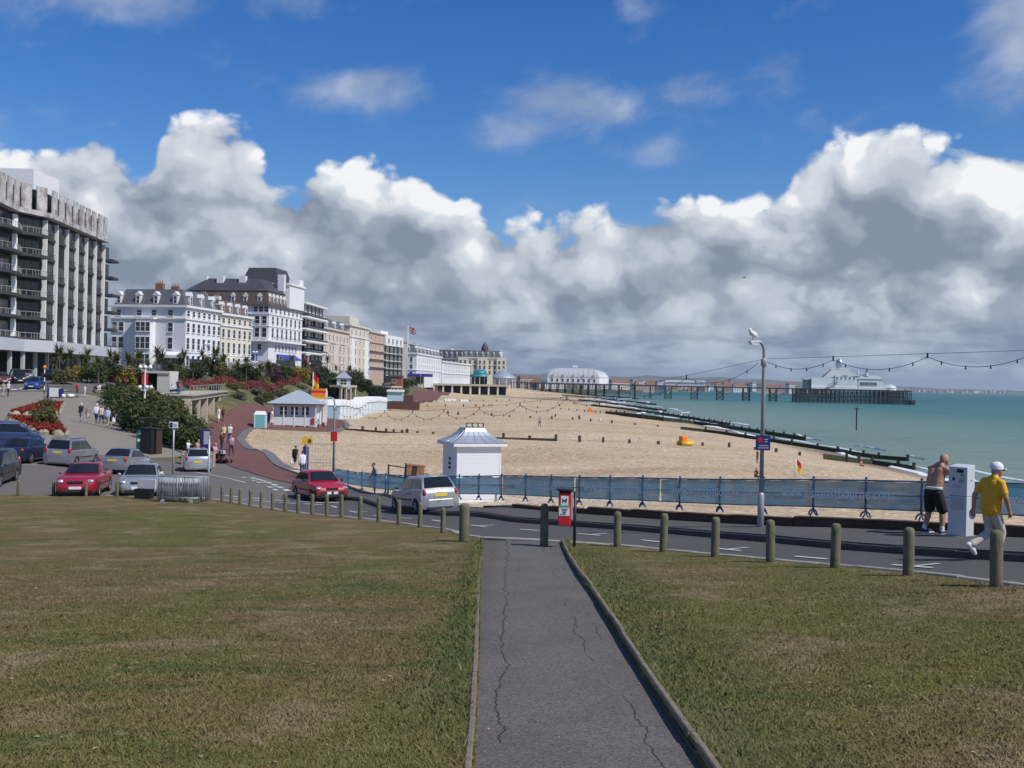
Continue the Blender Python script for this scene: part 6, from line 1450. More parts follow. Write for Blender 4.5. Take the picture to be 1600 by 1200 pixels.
def leaf_mesh(name, blobs, n, s, m, seed, spike=0., flat_=1.):
    g = np.random.default_rng(seed); vol = np.array([b[1] ** 2 for b in blobs], float); k = g.choice(len(blobs), n, p=vol / vol.sum())
    C = np.array([b[0] for b in blobs], float)[k]; r = np.array([b[1] for b in blobs], float)[k]
    d = g.normal(size=(n, 3)); d /= np.linalg.norm(d, axis=1)[:, None]
    rad = (.35 + .65 * g.random(n) ** .45) * (1 + .14 * g.normal(size=n))
    P = C + d * (r * rad)[:, None] * np.array([1, 1, flat_]); P[:, 2] = np.maximum(P[:, 2], .02)
    nn = d * .8 + g.normal(size=(n, 3)) * .7 + np.array([0, 0, .35]); nn /= np.linalg.norm(nn, axis=1)[:, None]
    t = np.cross(nn, g.normal(size=(n, 3))); t /= np.linalg.norm(t, axis=1)[:, None]; b = np.cross(nn, t)
    sz = s * (.6 + .8 * g.random(n))[:, None]
    V = np.stack([P - t * sz, P + b * sz * .55, P + t * sz * 1.1, P - b * sz * .55], 1).reshape(-1, 3)
    me = bpy.data.meshes.new(name); me.vertices.add(4 * n); me.loops.add(4 * n); me.polygons.add(n)
    me.vertices.foreach_set('co', V.ravel()); me.loops.foreach_set('vertex_index', np.arange(4 * n, dtype=np.int32)); me.polygons.foreach_set('loop_start', np.arange(0, 4 * n, 4, dtype=np.int32))
    clump = g.random(len(blobs))[k] * .5 + g.random(n) * .5
    at = me.attributes.new('leaf', 'FLOAT', 'FACE'); at.data.foreach_set('value', clump.astype(np.float32))
    me.materials.append(MATS[m]); me.update(); me.validate(); return me
def blobset(seed, R_, Hh, n=9, base=.3):
    q = random.Random(seed); out = []
    for i in range(n):
        a = q.uniform(0, 6.28); rr = R_ * q.uniform(.1, .75); z = Hh * q.uniform(base, .85); out.append(((math.cos(a) * rr, math.sin(a) * rr, z), min(Hh - z + .1 * Hh, R_ * q.uniform(.34, .52))))
    return out
STEM = {}
def shrub_parts(kind, seed):
    k = (kind, seed)
    if k in STEM: return STEM[k]
    m = {'green': 'leaf_green', 'dark': 'leaf_dark', 'olive': 'leaf_olive', 'grey': 'leaf_grey', 'purple': 'leaf_purple', 'yellow': 'leaf_yellow'}[kind]
    fo = leaf_mesh('foliage', blobset(seed, 1.0, 1.35, 11, .16), 1500, .085, m, seed)
    st = MB()
    for i in range(4): a = i * 1.6 + seed; st.tube([(0, 0, -.4), (math.cos(a) * .15, math.sin(a) * .15, .35), (math.cos(a) * .45, math.sin(a) * .45, .85)], [.05, .035, .015], 5)
    STEM[k] = (fo, st.mesh('stem', MATS['bark'])); return STEM[k]
def shrub(x, y, z, s, kind, seed, label, group, hs=1.):
    t = thing('shrub', label, 'shrub', (x, y, z), rnd.uniform(0, 6), group); fo, st = shrub_parts(kind, seed); t.scale = (s, s, s * hs)
    link('foliage', fo, t); link('stem', st, t); return t
PALM = {}
def palm(x, y, z, h, label, group, seed):
    if seed not in PALM:
        q = random.Random(seed); mb = MB()
        for i in range(60):
            a = q.uniform(0, 6.28); el = q.uniform(-.5, 1.35); L = q.uniform(.65, 1.0); p = Vector((0, 0, 0)); d = Vector((math.cos(a) * math.cos(el), math.sin(a) * math.cos(el), math.sin(el))); sd_ = Vector((-math.sin(a), math.cos(a), 0)) * .045; vs = []
            for k in range(4):
                w = (1, 1.1, .7, .05)[k]; vs += [p - sd_ * w, p + sd_ * w]; p = p + d * L / 3; d = (d + Vector((0, 0, -.28))).normalized()
            mb.add(vs, [(2 * k, 2 * k + 1, 2 * k + 3, 2 * k + 2) for k in range(3)])
        me = mb.mesh('crown', MATS['leaf_palm'])
        at = me.attributes.new('leaf', 'FLOAT', 'FACE'); at.data.foreach_set('value', [q.random() for _ in me.polygons])
        PALM[seed] = (me, MB().tube([(0, 0, -.3), (.03, 0, .5), (0, 0, 1)], [.09, .065, .06], 7).mesh('trunk', MATS['bark']))
    t = thing('palm_tree', label, 'palm', (x, y, z), rnd.uniform(0, 6), group)
    o = link('trunk', PALM[seed][1], t); o.scale = (1.4, 1.4, h)
    for k in range(2 if seed % 2 else 1):
        c = link('crown', PALM[seed][0], t, (.35 * k, -.3 * k, h - .5 * k)); c.scale = (1.25 * (h / 2.6),) * 3
def ordw(n):
    tens = {2: 'twenty', 3: 'thirty', 4: 'forty', 5: 'fifty', 6: 'sixty', 7: 'seventy', 8: 'eighty'}; ones = ['', 'first', 'second', 'third', 'fourth', 'fifth', 'sixth', 'seventh', 'eighth', 'ninth']
    if n < 20: return (['first'] + ORD[1:])[n - 1]
    return tens[n // 10] + '-' + ones[n % 10] if n % 10 else tens[n // 10][:-1] + 'ieth'
def planting():
    g = 'shrubs on the bank beside the footway'; n = 0
    near = [(292, 77.5, 1.5, 'green'), (276, 79, 1.8, 'green'), (258, 80.5, 1.9, 'dark'), (300, 84, 1.7, 'green'), (241, 83.5, 1.6, 'dark'), (283, 87, 1.9, 'green'), (224, 84, 1.9, 'green'), (262, 90, 2.2, 'olive'), (212, 88, 2.0, 'dark'), (204, 92, 2.2, 'green'), (240, 95, 2.3, 'green'), (280, 97, 2.0, 'olive'),
            (195, 97, 2.1, 'green'), (218, 102, 2.4, 'olive'), (188, 103, 1.9, 'dark'), (255, 103, 2.1, 'green'), (238, 110, 2.3, 'olive'), (186, 110, 2.1, 'green'), (206, 113, 2.3, 'green'), (270, 110, 2.0, 'olive'), (222, 119, 2.2, 'green'), (192, 120, 2.2, 'dark'), (250, 120, 2.0, 'green'), (272, 124, 2., 'green'), (232, 127, 1.9, 'olive'), (288, 128, 1.7, 'green')]
    for i, (x, D, s, kd) in enumerate(near):
        p = Vector((WX(x, D, 650), D)); shrub(p.x, p.y, H(p.x, p.y) - .2, s, kd, i % 5, f'{ {"green": "bright green", "dark": "dark green", "olive": "olive green"}[kd] } shrub on the bank, {ordw(i + 1)} up from the car park', g, rnd.uniform(.8, 1.1))
    GL = [(-96, 133), (-62, 133), (-56, 138), (-53, 160), (-51.8, 190), (-50.2, 230), (-47.5, 300), (-45, 360), (-43, 450), (-45, 560)]
    g2 = 'palms and shrubs of the parade gardens'; kinds = ['green', 'dark', 'olive', 'green', 'yellow', 'dark', 'purple', 'green']
    xs = list(range(82, 200, 9)) + list(range(203, 560, 7)) + list(range(566, 700, 11))
    for i, x in enumerate(xs):
        p = on_line(x + rnd.uniform(-3, 3), GL, 590)
        if p is None: continue
        y = p.y + rnd.uniform(-2, 5); X = WX(x, y, 590); z = H(X, y)
        wh = 'in front of the dark flats' if x < 185 else 'before the white corner hotel' if x < 300 else 'before the cream terrace hotel' if x < 395 else 'before the grand white hotel' if x < 475 else 'before the pinkish hotel' if x < 550 else 'far along the parade gardens'
        num = f'{ordw(i + 1)} along the garden row'
        if (i * 7) % 5 < (3 if x < 330 else 2): palm(X, y, z, rnd.uniform(2.4, 3.9) * (1 + (y - 130) / 700), f'spiky palm {wh}, {num}', g2, i % 4)
        else: shrub(X, y, z - .2, rnd.uniform(1.4, 2.2) * (1 + (y - 130) / 420), kinds[i % 8], i % 5, f'leafy garden shrub {wh}, {num}', g2, rnd.uniform(.8, 1.2))
    # second, lower row on the bank and by the shelters
    g3 = 'low shrubs on the promenade bank'
    for i in range(44):
        x = 356 + i * 7.4; D = 165 + i * 5.2 + rnd.uniform(-6, 6); X = (-44.2 if i % 2 else -47.4) + max(0, D - 260) * .016 + rnd.uniform(-.5, .5)
        kd = ('grey', 'grey', 'olive', 'green')[i % 4]
        shrub(X, D, H(X, D) - .25, rnd.uniform(1.2, 1.9) * (1 + (D - 160) / 600), kd, i % 5, f'low { {"grey": "grey-green", "olive": "olive", "green": "green"}[kd] } shrub on the promenade bank, {ordw(i + 1)} from the colonnade', g3, .62)
    for x, D, s, lab in ((516, 236, 3.3, 'dark round evergreen tree beside the small blue pavilion'), (500, 248, 2.6, 'dark evergreen tree just left of the round one'), (590, 300, 3.4, 'dark spreading tree above the beach cafe'), (606, 315, 2.8, 'dark tree at the right of the cafe bank'), (566, 290, 2.8, 'dark bushy tree left of the cafe bank')):
        X = WX(x, D, 600); z = H(X, D); t = thing('tree', lab, 'tree', (X, D, z - .3), 0, 'dark trees over the promenade')
        cr = link('crown', leaf_mesh('crown', blobset(int(x), 1.0, 1.7, 12, .3), 2600, .085, 'leaf_dark', int(x)), t); cr.scale = (s, s, s * .95)
        MB().tube([(0, 0, -.5), (.1, 0, s * .6), (0, .1, s * 1.1)], [.25, .18, .08], 8).build('trunk', MATS['bark'], t)
    # long bed of red bedding plants along the top of the bank
    bl = [((-50.3 + .012 * (k * 2.2) + rnd.uniform(-.8, .8), 158 + k * 2.2, H(-50.3, 158 + k * 2.2) + .25), rnd.uniform(.8, 1.25)) for k in range(46)]
    o = link('flower_bed', leaf_mesh('flower_bed', bl, 9000, .16, 'flower_red', 5, flat_=.7)); tag(o, 'long bed of red flowers along the top of the promenade bank', 'flower bed', kind='stuff')
planting()

# ------------------------------------------------------------------ rockery beds, plaza furniture
mat('rock', (.34, .30, .23), .9, var=.3, vscale=1.5); mat('shelter_concrete', (.55, .54, .51), .8, var=.1); mat('colonnade_stone', (.46, .43, .33), .8, var=.15); mat('teal', (.16, .45, .47), .5); mat('tarp_blue', (.03, .22, .42), .4, var=.3); mat('bin_green', (.012, .11, .06), .5)
def rockery(corners, label, plant):
    P = [hit(*c) for c in corners]; c = sum(P, Vector()) / len(P)
    t = thing('rockery_bed', label, 'flower bed', tuple(c), 0, 'raised beds on the footway')
    L = [p - c for p in P]
    for i in range(len(L)):
        a, b = L[i], L[(i + 1) % len(L)]; n = max(2, int((b - a).length / .8))
        for k in range(n):
            p = a.lerp(b, (k + .5) / n); z = H(c.x + p.x, c.y + p.y) - c.z
            vs = MB().ball((0, 0, 0), (.42, .30, .34), 7, 5); v2 = [(x * rnd.uniform(.8, 1.2), y * rnd.uniform(.8, 1.2), zz * rnd.uniform(.8, 1.2)) for x, y, zz in vs.v]; vs.v = v2
            vs.build('rock', MATS['rock'], t, (p.x, p.y, z + .1), math.atan2(b.y - a.y, b.x - a.x))
    g = np.random.default_rng(3); pts = []; n = 2600; lo = np.array([min(p.x for p in L), min(p.y for p in L)]); hi = np.array([max(p.x for p in L), max(p.y for p in L)])
    q = lo + (hi - lo) * g.random((n * 3, 2)); q = q[inside([(p.x, p.y) for p in L], q)][:n]
    z = HH(q + np.array([c.x, c.y])) - c.z + .38; bl = [((a, b, zz), .2) for (a, b), zz in zip(q, z)]
    link('red_bedding', leaf_mesh('red_bedding', bl, 3 * len(bl), .10, 'bed_red', 4), t)
    m = plant; fo = shrub_parts('olive', 2)[0]; o = link('grassy_plant', fo, t, (m[0], m[1], .15)); o.scale = (m[2],) * 3
rockery([(20, 647), (60, 634), (98, 633), (88, 651), (66, 655)], 'upper raised bed of red bedding edged with stones', (-.4, .4, .75)) if False else None
rockery([(16, 650), (56, 636), (97, 634), (86, 652)], 'upper raised bed of red bedding edged with stones', (.3, .5, .75))
rockery([(12, 658), (84, 662), (103, 681), (56, 678)], 'lower raised bed of red bedding with a large tufted plant', (.3, .2, 1.15))
def plaza_things():
    def pole_sign(x, y0, y1, label, nm='sign_post', r=.035, board=None, col='grey_pole', cat='sign post'):
        p = hit(x, y1); h = (y1 - y0) / 1600 * p.y; t = thing(nm, label, cat, tuple(p)); MB().tube([(0, 0, -.3), (0, 0, h)], r, 8).build('pole', MATS[col], t, smooth=True)
        if board: w, bh, m = board; MB().bb(-w / 2, w / 2, -r - .035, -r - .004, h - bh, h).build('board', MATS[m], t)
        return t, h, p
    t, h, p = pole_sign(270, 659, 742, 'white sign with blue parking symbol on a grey pole', board=(.52, .36, 'white_print'), r=.05)
    MB().bb(-.22, -.04, -.100, -.088, h - .32, h - .05).build('blue_square', MATS['sign_blue'], t); MB().bb(.02, .2, -.100, -.088, h - .26, h - .12).build('print', MATS['grey_plastic'], t)
    p = on_line(327, [(-60, 44.6), (0, 44.6)]); z = H(*p); t = thing('sign_pole', 'tall bare grey pole at the lawn corner by the bollards', 'pole', (p.x, p.y, z)); MB().tube([(0, 0, -.3), (0, 0, 2.75)], .045, 10).build('pole', MATS['grey_pole'], t, smooth=True); MB().lathe([(.05, 2.75), (.05, 2.8), (.02, 2.83)], 8).build('cap', MATS['grey_plastic'], t)
    p = hit(321, 728); t = thing('information_sign', 'dark blue information board beside the mobility scooter', 'sign', tuple(p)); MB().bb(-.35, .3, -.05, .05, 1.2, 2.5).build('board', MATS['sign_blue'], t); MB().bb(-.15, .28, -.062, -.052, 1.5, 2.4).build('map_panel', MATS['grey_plastic'], t)
    for x0 in (-.3, .25): MB().tube([(x0, 0, -.2), (x0, 0, 1.2)], .04, 8).build('leg', MATS['black_paint'], t)
    p = hit(221, 706); t = thing('recycling_bin', 'green litter bin with teal top at the foot of the hedge', 'bin', tuple(p)); MB().bb(-.3, .3, -.3, .3, 0, 1.25).build('body', MATS['bin_green'], t, bevel=.04); MB().lathe([(.36, 1.25), (.36, 1.35), (.2, 1.55), (.03, 1.62)], 8).build('lid', MATS['teal'], t); MB().bb(-.2, .2, -.31, -.301, .75, .95).build('label', MATS['white_print'], t)
    for x, w, hh, lab in ((232, .42, 1.75, 'black utility cabinet beside the green bin'), (241.5, .36, 1.7, 'dark brown cabinet at the right of the black one')):
        p = hit(x, 708); t = thing('utility_cabinet', lab, 'cabinet', tuple(p), R(-10)); MB().bb(-w, w, -.4, .4, -.1, hh).build('body', MATS['crate_dark' if x > 235 else 'black_paint'], t, bevel=.02); MB().bb(-w - .06, w + .06, -.46, .46, hh + .002, hh + .08).build('roof', MATS['car_trim'], t); MB().bb(-w + .06, -.02, -.416, -.402, .1, hh - .15).build('door', MATS['black_paint'], t); MB().bb(.02, w - .06, -.416, -.402, .1, hh - .15).build('door', MATS['black_paint'], t)
    # zebra crossing beacon, black post, bins by the crossing
    p = hit(69, 616); t = thing('crossing_beacon', 'striped crossing beacon with orange globe by the zebra crossing', 'beacon', tuple(p))
    for k in range(6): MB().tube([(0, 0, k * .46), (0, 0, k * .46 + .458)], .06, 8).build('band', MATS['black_paint' if k % 2 == 0 else 'white_print'], t)
    MB().ball((0, 0, 2.95), .2, 10, 8).build('globe', MATS['orange_print'], t, smooth=True)
    pole_sign(74, 598, 634, 'black lamp post standing in the upper red bed', 'lamp_post', .07, None, 'black_paint', 'lamp post')
    p = hit(86, 620); t = thing('street_cabinet', 'white and blue boxes beside the crossing', 'cabinet', tuple(p)); MB().bb(-.5, .5, -.3, .3, 0, .95).build('body', MATS['white_paint'], t); MB().bb(-.75, -.502, -.3, .3, 0, .95).build('side_panel', MATS['sign_blue'], t); MB().bb(.502, .8, -.3, .3, 0, .9).build('side_panel', MATS['sign_blue'], t)
    p = hit(103, 620); t = thing('barrier_railing', 'green railing beside the person in red', 'railing', tuple(p))
    for k in range(12): MB().tube([(-1.4 + k * .25, 0, 0), (-1.4 + k * .25, 0, 1.05)], .018, 5).build('bar', MATS['bin_green'], t)
    for zz in (.1, 1.07): MB().tube([(-1.42, 0, zz), (1.4, 0, zz)], .03, 6).build('rail', MATS['bin_green'], t)
    for k, x in enumerate((98.5, 109, 113)):
        p = hit(x, 621); o = MB().ball((0, 0, .18), (.3, .24, .2), 8, 6).build('rubbish_sack', MATS['white_print'], None, tuple(p), smooth=True); tag(o, f'white rubbish sack on the ground by the green railing, {["leftmost", "middle", "rightmost"][k]} of three', 'sack', 'white sacks by the railing')
    # white globe lamps of the parade
    gl = MB().ball((0, 0, 0), .2, 8, 6).mesh('globe', MATS['white_print'], True)
    for i, (x, D, hh, lab) in enumerate(((226, 99, 5.7, 'ornate white lamp column with globe clusters rising from the hedge'), (322, 188, 5.6, 'white globe lamp column before the cream terrace'), (397, 215, 6.2, 'white globe lamp column at the corner of the grand hotel'), (480, 250, 6.2, 'white globe lamp column before the modern balcony flats'), (575, 320, 6.5, 'white globe lamp column before the tall ivory hotel'), (505, 268, 6.2, 'white globe lamp column before the pinkish hotel'))):
        X = WX(x, D, 620); z = H(X, D); t = thing('lamp_column', lab, 'lamp column', (X, D, z), rnd.uniform(0, 1), 'ornate lamp columns of the parade')
        MB().lathe([(.22, -.3), (.22, .5), (.12, .7), (.09, hh * .6), (.07, hh)], 10).build('column', MATS['white_paint'], t, smooth=True, ang=40)
        for zz, n, rr in ((hh * .62, 5, .55), (hh * .96, 4, .45)):
            for k in range(n): a = k * 6.283 / n; MB().tube([(0, 0, zz - .15), (math.cos(a) * rr, math.sin(a) * rr, zz)], .03, 5).build('arm', MATS['white_paint'], t); link('globe', gl, t, (math.cos(a) * rr, math.sin(a) * rr, zz + .2))
        if i in (0, 3): MB().bb(-.28, .28, -.05, .0, hh * .70, hh * .88).build('banner', MATS['sign_red'], t); 
    for x, y0, D, lab in ((355, 557, 195, 'plain white mast before the cream terrace hotel'), (657, 556, 455, 'white mast right of the flagpole')):
        X = WX(x, D, 600); z = H(X, D); hh = W(x, y0, D).z - z; o = MB().tube([(0, 0, -.3), (0, 0, hh)], [.11, .06], 8).build('mast', MATS['white_paint'], None, (X, D, z), smooth=True); tag(o, lab, 'mast', 'white masts on the parade')
    # concrete shelter
    D = 150; X0, X1 = WX(226, D, 600), WX(270, D, 600); z = H((X0 + X1) / 2, D); t = thing('shelter', 'pale concrete shelter with a dark opening behind the hedge', 'shelter', (X0, D, z)); w = X1 - X0; hh = 2.5
    MB().bb(0, w, -1.5, 2.5, hh, hh + .35).build('roof', MATS['shelter_concrete'], t); MB().bb(w * .55, w, -1.3, 2.4, -.5, hh - .002).build('wall', MATS['shelter_concrete'], t); MB().bb(0, .25, -1.3, 2.4, -.5, hh - .002).build('wall', MATS['shelter_concrete'], t); MB().bb(.26, w * .54, 2.1, 2.4, -.5, hh - .004).build('back_wall', MATS['dark_wall'], t)
plaza_things()

# ------------------------------------------------------------------ colonnaded shelter under the bank
def colonnade():
    a = hit(298, 663); b = hit(353, 653.5); b = Vector((WX(352, 166, 650), 166, a.z)); d = Vector((b.x - a.x, b.y - a.y)); L = d.length; ang = math.atan2(d.y, d.x)
    t = thing('colonnade_shelter', 'stone colonnade shelter with flat roof under the bank', 'shelter', (a.x, a.y, a.z), ang)
    hh = 2.95
    MB().bb(-.3, L + .3, -.15, 4.5, hh, hh + .55).build('roof', MATS['colonnade_stone'], t); MB().bb(-.5, L + .5, -.4, 4.7, hh + .552, hh + .72).build('cornice', MATS['colonnade_stone'], t)
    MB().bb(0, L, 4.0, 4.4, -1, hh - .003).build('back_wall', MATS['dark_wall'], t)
    MB().bb(-.32, -.02, .8, 4.4, -1, hh - .003).build('end_wall', MATS['wall_brick_dark'], t)
    n = 6
    for k in range(n):
        x = L * k / (n - 1); MB().bb(x - .55, x + .55, -.05, .75, -.6, hh - .004).build('pillar', MATS['colonnade_stone'], t)
    r = MB()
    for k in range(14): x = L * k / 13; r.bb(x - .03, x + .03, .1, .16, hh + .722, hh + 1.75)
    r.bb(-.1, L + .1, .1, .16, hh + 1.75, hh + 1.82); r.build('railing', MATS['grey_pole'], t)
    c = t.matrix_world
    u = Vector((math.cos(ang), math.sin(ang))); v = Vector((-u.y, u.x))
    def at(x, y): q = Vector((a.x, a.y)) + u * x + v * y; return (q.x, q.y, a.z + hh + .722)
    n_, m_ = 10, 5; vs = [(i * .75, j * .35 + .1 * math.sin(i * 2.3 + j), .25 + .55 * abs(math.sin(i * .7 + 1)) * (1 - j / 5) + .12 * mnoise.noise((i, j, 2))) for i in range(n_) for j in range(m_)]
    o = MB().add(vs, [(i * m_ + j, (i + 1) * m_ + j, (i + 1) * m_ + j + 1, i * m_ + j + 1) for i in range(n_ - 1) for j in range(m_ - 1)]).build('tarpaulin', MATS['tarp_blue'], None, at(1.0, 1.6), ang, smooth=True); tag(o, 'crumpled bright blue tarpaulin heaped on the colonnade roof', 'tarpaulin')
    # low stone wing walls of the bank further on
    for i, (x0, y0, lab) in enumerate(((533, 621, 'small colonnade shelter under the blue pavilion'), (611, 611, 'small stone shelter front above the beach cafe'))):
        D = (232, 300)[i]; X = WX(x0, D, y0); z = H(-42, D); t = thing('colonnade_shelter', lab, 'shelter', (X, D, z), R(70)); w = 7
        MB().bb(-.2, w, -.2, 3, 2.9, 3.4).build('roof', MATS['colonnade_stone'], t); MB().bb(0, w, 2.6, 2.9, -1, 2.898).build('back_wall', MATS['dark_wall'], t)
        for k in range(4): MB().bb(k * 2.15, k * 2.15 + .5, 0, .5, -.5, 2.896).build('pillar', MATS['colonnade_stone'], t)
    D = 236; X = WX(537, D, 600); z = CAMZ - (606 - 591) * D / 1600; t = thing('pavilion', 'small pale blue pavilion with pointed hipped roof among trees', 'pavilion', (X, D, z), R(8)); mat('pale_blue', (.50, .62, .70), .6)
    MB().bb(-1.5, 1.5, -1.5, 1.5, -.2, 2.3).build('wall', MATS['pale_blue'], t); MB().lathe([(2.7, 2.3), (1.6, 3.0), (.8, 3.5), (.1, 3.9)], 4).build('roof', MATS['zinc'], t, rz=R(45)); link('window', window_mesh(1.4, 1.2, 1), t, (0, -1.56, .8))
colonnade()

# ------------------------------------------------------------------ beach station, huts, cafe
def beach_buildings():
    mat('hut_white', (.76, .78, .78), .6, var=.05); mat('hut_blue', (.48, .66, .72), .6, var=.08); mat('hut_roof', (.34, .40, .45), .6, var=.1); mat('deep_blue', (.03, .045, .28), .6); mat('brown_fence', (.10, .045, .035), .8)
    p = hit(428, 665.5); p2 = hit(494, 665.5); D = (p.y + p2.y) / 2; s = D / 1600; w = 66 * s; X = WX(428, D, 664); z = H(X + w / 2, D)
    t = thing('lifeguard_hut', 'white beach station hut with grey hipped roof and verandah posts', 'hut', (X, D, z), R(2))
    MB().bb(0, w, 0, w * .75, -.4, 3.4).build('wall', MATS['hut_white'], t); MB().add([(-1.0, -1.1, 3.4), (w + 1.0, -1.1, 3.4), (w + 1.0, w * .75 + 1.1, 3.4), (-1.0, w * .75 + 1.1, 3.4), (w * .46, w * .37, 5.4), (w * .54, w * .37, 5.4)], [(0, 3, 2, 1), (0, 1, 5, 4), (1, 2, 5), (2, 3, 4, 5), (3, 0, 4)]).build('roof', MATS['hut_roof'], t); MB().bb(-1.05, w + 1.05, -1.15, -1.02, 3.2, 3.39).build('fascia', MATS['brown_fence'], t)
    for k in range(3): link('window', window_mesh(1.0, 1.2, 0), t, (w * (.22 + .26 * k), -.056, 1.7))
    for k in range(5): MB().bb(w * k / 4 - .07, w * k / 4 + .07, -.95, -.82, -.4, 3.19).build('post', MATS['hut_white'], t)
    for k in range(4): MB().bb(w * k / 4 + .08, w * (k + 1) / 4 - .08, -.9, -.86, .15, 1.35).build('panel', MATS['hut_white'], t)
    MB().bb(w * .90, w * .97, -1.05, -.96, .3, 1.3).build('notice', MATS['sign_red'], t)
    p = hit(407, 669); t = thing('portable_toilet', 'pale turquoise portable toilet with white roof beside the station hut', 'portable toilet', tuple(p), R(12)); MB().bb(-.95, .85, -.8, .8, 0, 2.0).build('body', MATS['hut_blue'], t, bevel=.04); MB().add([(-1, -.85, 2.003), (.9, -.85, 2.003), (.9, .85, 2.003), (-1, .85, 2.003), (-.7, -.6, 2.5), (.6, -.6, 2.5), (.6, .6, 2.5), (-.7, .6, 2.5)], [(0, 3, 2, 1), (4, 5, 6, 7), (0, 1, 5, 4), (1, 2, 6, 5), (2, 3, 7, 6), (3, 0, 4, 7)]).build('roof', MATS['hut_white'], t); MB().bb(.86, .9, -.5, .5, .05, 1.9).build('door', MATS['hut_white'], t); MB().bb(-.7, .6, -.812, -.802, .1, 1.9).build('wall_panel', MATS['teal'], t)
    # striped board with lifeguard flag
    p = hit(503, 664); z = H(p.x, p.y); s = p.y / 1600; t = thing('lifeguard_sign', 'tall white stand with orange striped board at the station hut', 'sign', tuple(p)); top = 57 * s
    for x0 in (-.25, .55): MB().tube([(x0, 0, -.3), (x0, 0, top)], .12, 8).build('post', MATS['hut_white'], t)
    for k, m in enumerate(('hut_white', 'yellow_print', 'orange_print', 'orange_print', 'sign_red', 'orange_print')): MB().bb(-1.7, .5, -.25, -.13, top - 2.0 + k * .33, top - 2.0 + k * .33 + .326).build('stripe', MATS[m], t)
    MB().bb(.1, .75, -.14, .14, .4, top - .4).build('ladder_tower', MATS['hut_white'], t)
    def flag(x, y0, y1, D, z0, label, cols, w, hgt, hpole):
        X = WX(x, D, y1); t = thing('flag', label, 'flag', (X, D, z0)); MB().tube([(0, 0, -.3), (0, 0, hpole)], [.05 + hpole * .004, .03 + hpole * .002], 8).build('pole', MATS['white_paint'], t, smooth=True)
        for k, m in enumerate(cols):
            n = 8; a, b = hpole - hgt * (k + 1) / len(cols), hpole - hgt * k / len(cols); vs = []
            for i in range(n + 1):
                u = i / n; vs += [(.06 + w * u * .85, .12 * math.sin(u * 7) * w * .5, a - u * hgt * .45 + .002), (.06 + w * u * .85, .12 * math.sin(u * 7) * w * .5, b - u * hgt * .45)]
            MB().add(vs, [(2 * i, 2 * i + 2, 2 * i + 3, 2 * i + 1) for i in range(n)]).build('cloth', MATS[m], t, smooth=True)
        return t
    flag(487, 584, 607, p.y, z + 5.0 - .0, 'red over yellow lifeguard flag above the orange striped board', ('sign_red', 'yellow_print'), .9, 1.9, 2.2) if False else flag(487.5, 584, 664, p.y + .3, H(WX(487.5, p.y, 640), p.y), 'red over yellow lifeguard flag above the orange striped board', ('sign_red', 'yellow_print'), 1.0, 2.0, 81 * s)
    p = hit(1244, 741); flag(1243, 717, 741, p.y, p.z, 'small red and yellow flag on the shingle behind the fence', ('sign_red', 'yellow_print'), .35, .7, 24 * p.y / 1600)
    D = 430; X = WX(636, D, 590); z = H(X, D); t = thing('union_flag', 'tall white flagpole flying a union flag over the parade', 'flag', (X, D, z)); hp = W(637, 509, D).z - z
    MB().tube([(0, 0, -.5), (0, 0, hp)], [.22, .09], 8).build('pole', MATS['white_paint'], t, smooth=True); fw, fh = 4.2, 2.6
    def fl(x, zz): u = x / fw; return (.1 + x * .8, .25 * math.sin(u * 6), hp - .2 - fh + zz - u * 1.3)
    def patch(poly, m, nm, off): 
        me = MB().add([tuple(Vector(fl(x, zz)) + Vector((0, off, 0))) for x, zz in poly], [tuple(range(len(poly)))]); return me.build(nm, MATS[m], t)
    n = 8
    for i in range(n): patch([(fw * i / n, 0), (fw * (i + 1) / n, 0), (fw * (i + 1) / n, fh), (fw * i / n, fh)], 'sign_blue', 'cloth', 0)
    for off in (-.02, .02):
        for i in range(n): x0, x1 = fw * i / n, fw * (i + 1) / n; patch([(x0, fh * .36), (x1, fh * .36), (x1, fh * .64), (x0, fh * .64)], 'white_print', 'white_stripe', off); patch([(x0, fh * .42), (x1, fh * .42), (x1, fh * .58), (x0, fh * .58)], 'sign_red', 'red_stripe', off * 2); 
        for a, b in (((0, 0), (fw, fh)), ((0, fh), (fw, 0))):
            for i in range(n):
                u0, u1 = i / n, (i + 1) / n; q = lambda u, o: (a[0] + (b[0] - a[0]) * u, min(fh, max(0, a[1] + (b[1] - a[1]) * u + o))); patch([q(u0, -.22), q(u1, -.22), q(u1, .22), q(u0, .22)], 'white_print', 'diagonal', off * .5); patch([q(u0, -.08), q(u1, -.08), q(u1, .08), q(u0, .08)], 'sign_red', 'red_diagonal', off * .7)
        patch([(fw * .40, 0), (fw * .60, 0), (fw * .60, fh), (fw * .40, fh)], 'white_print', 'white_upright', off * 1.5); patch([(fw * .44, 0), (fw * .56, 0), (fw * .56, fh), (fw * .44, fh)], 'sign_red', 'red_upright', off * 2.5)
    # terrace of beach huts
    n = 17; A = Vector((-30.0, 171)); B = Vector((-30.2, 238)); d = (B - A); ang = math.atan2(d.y, d.x); step = d.length / n
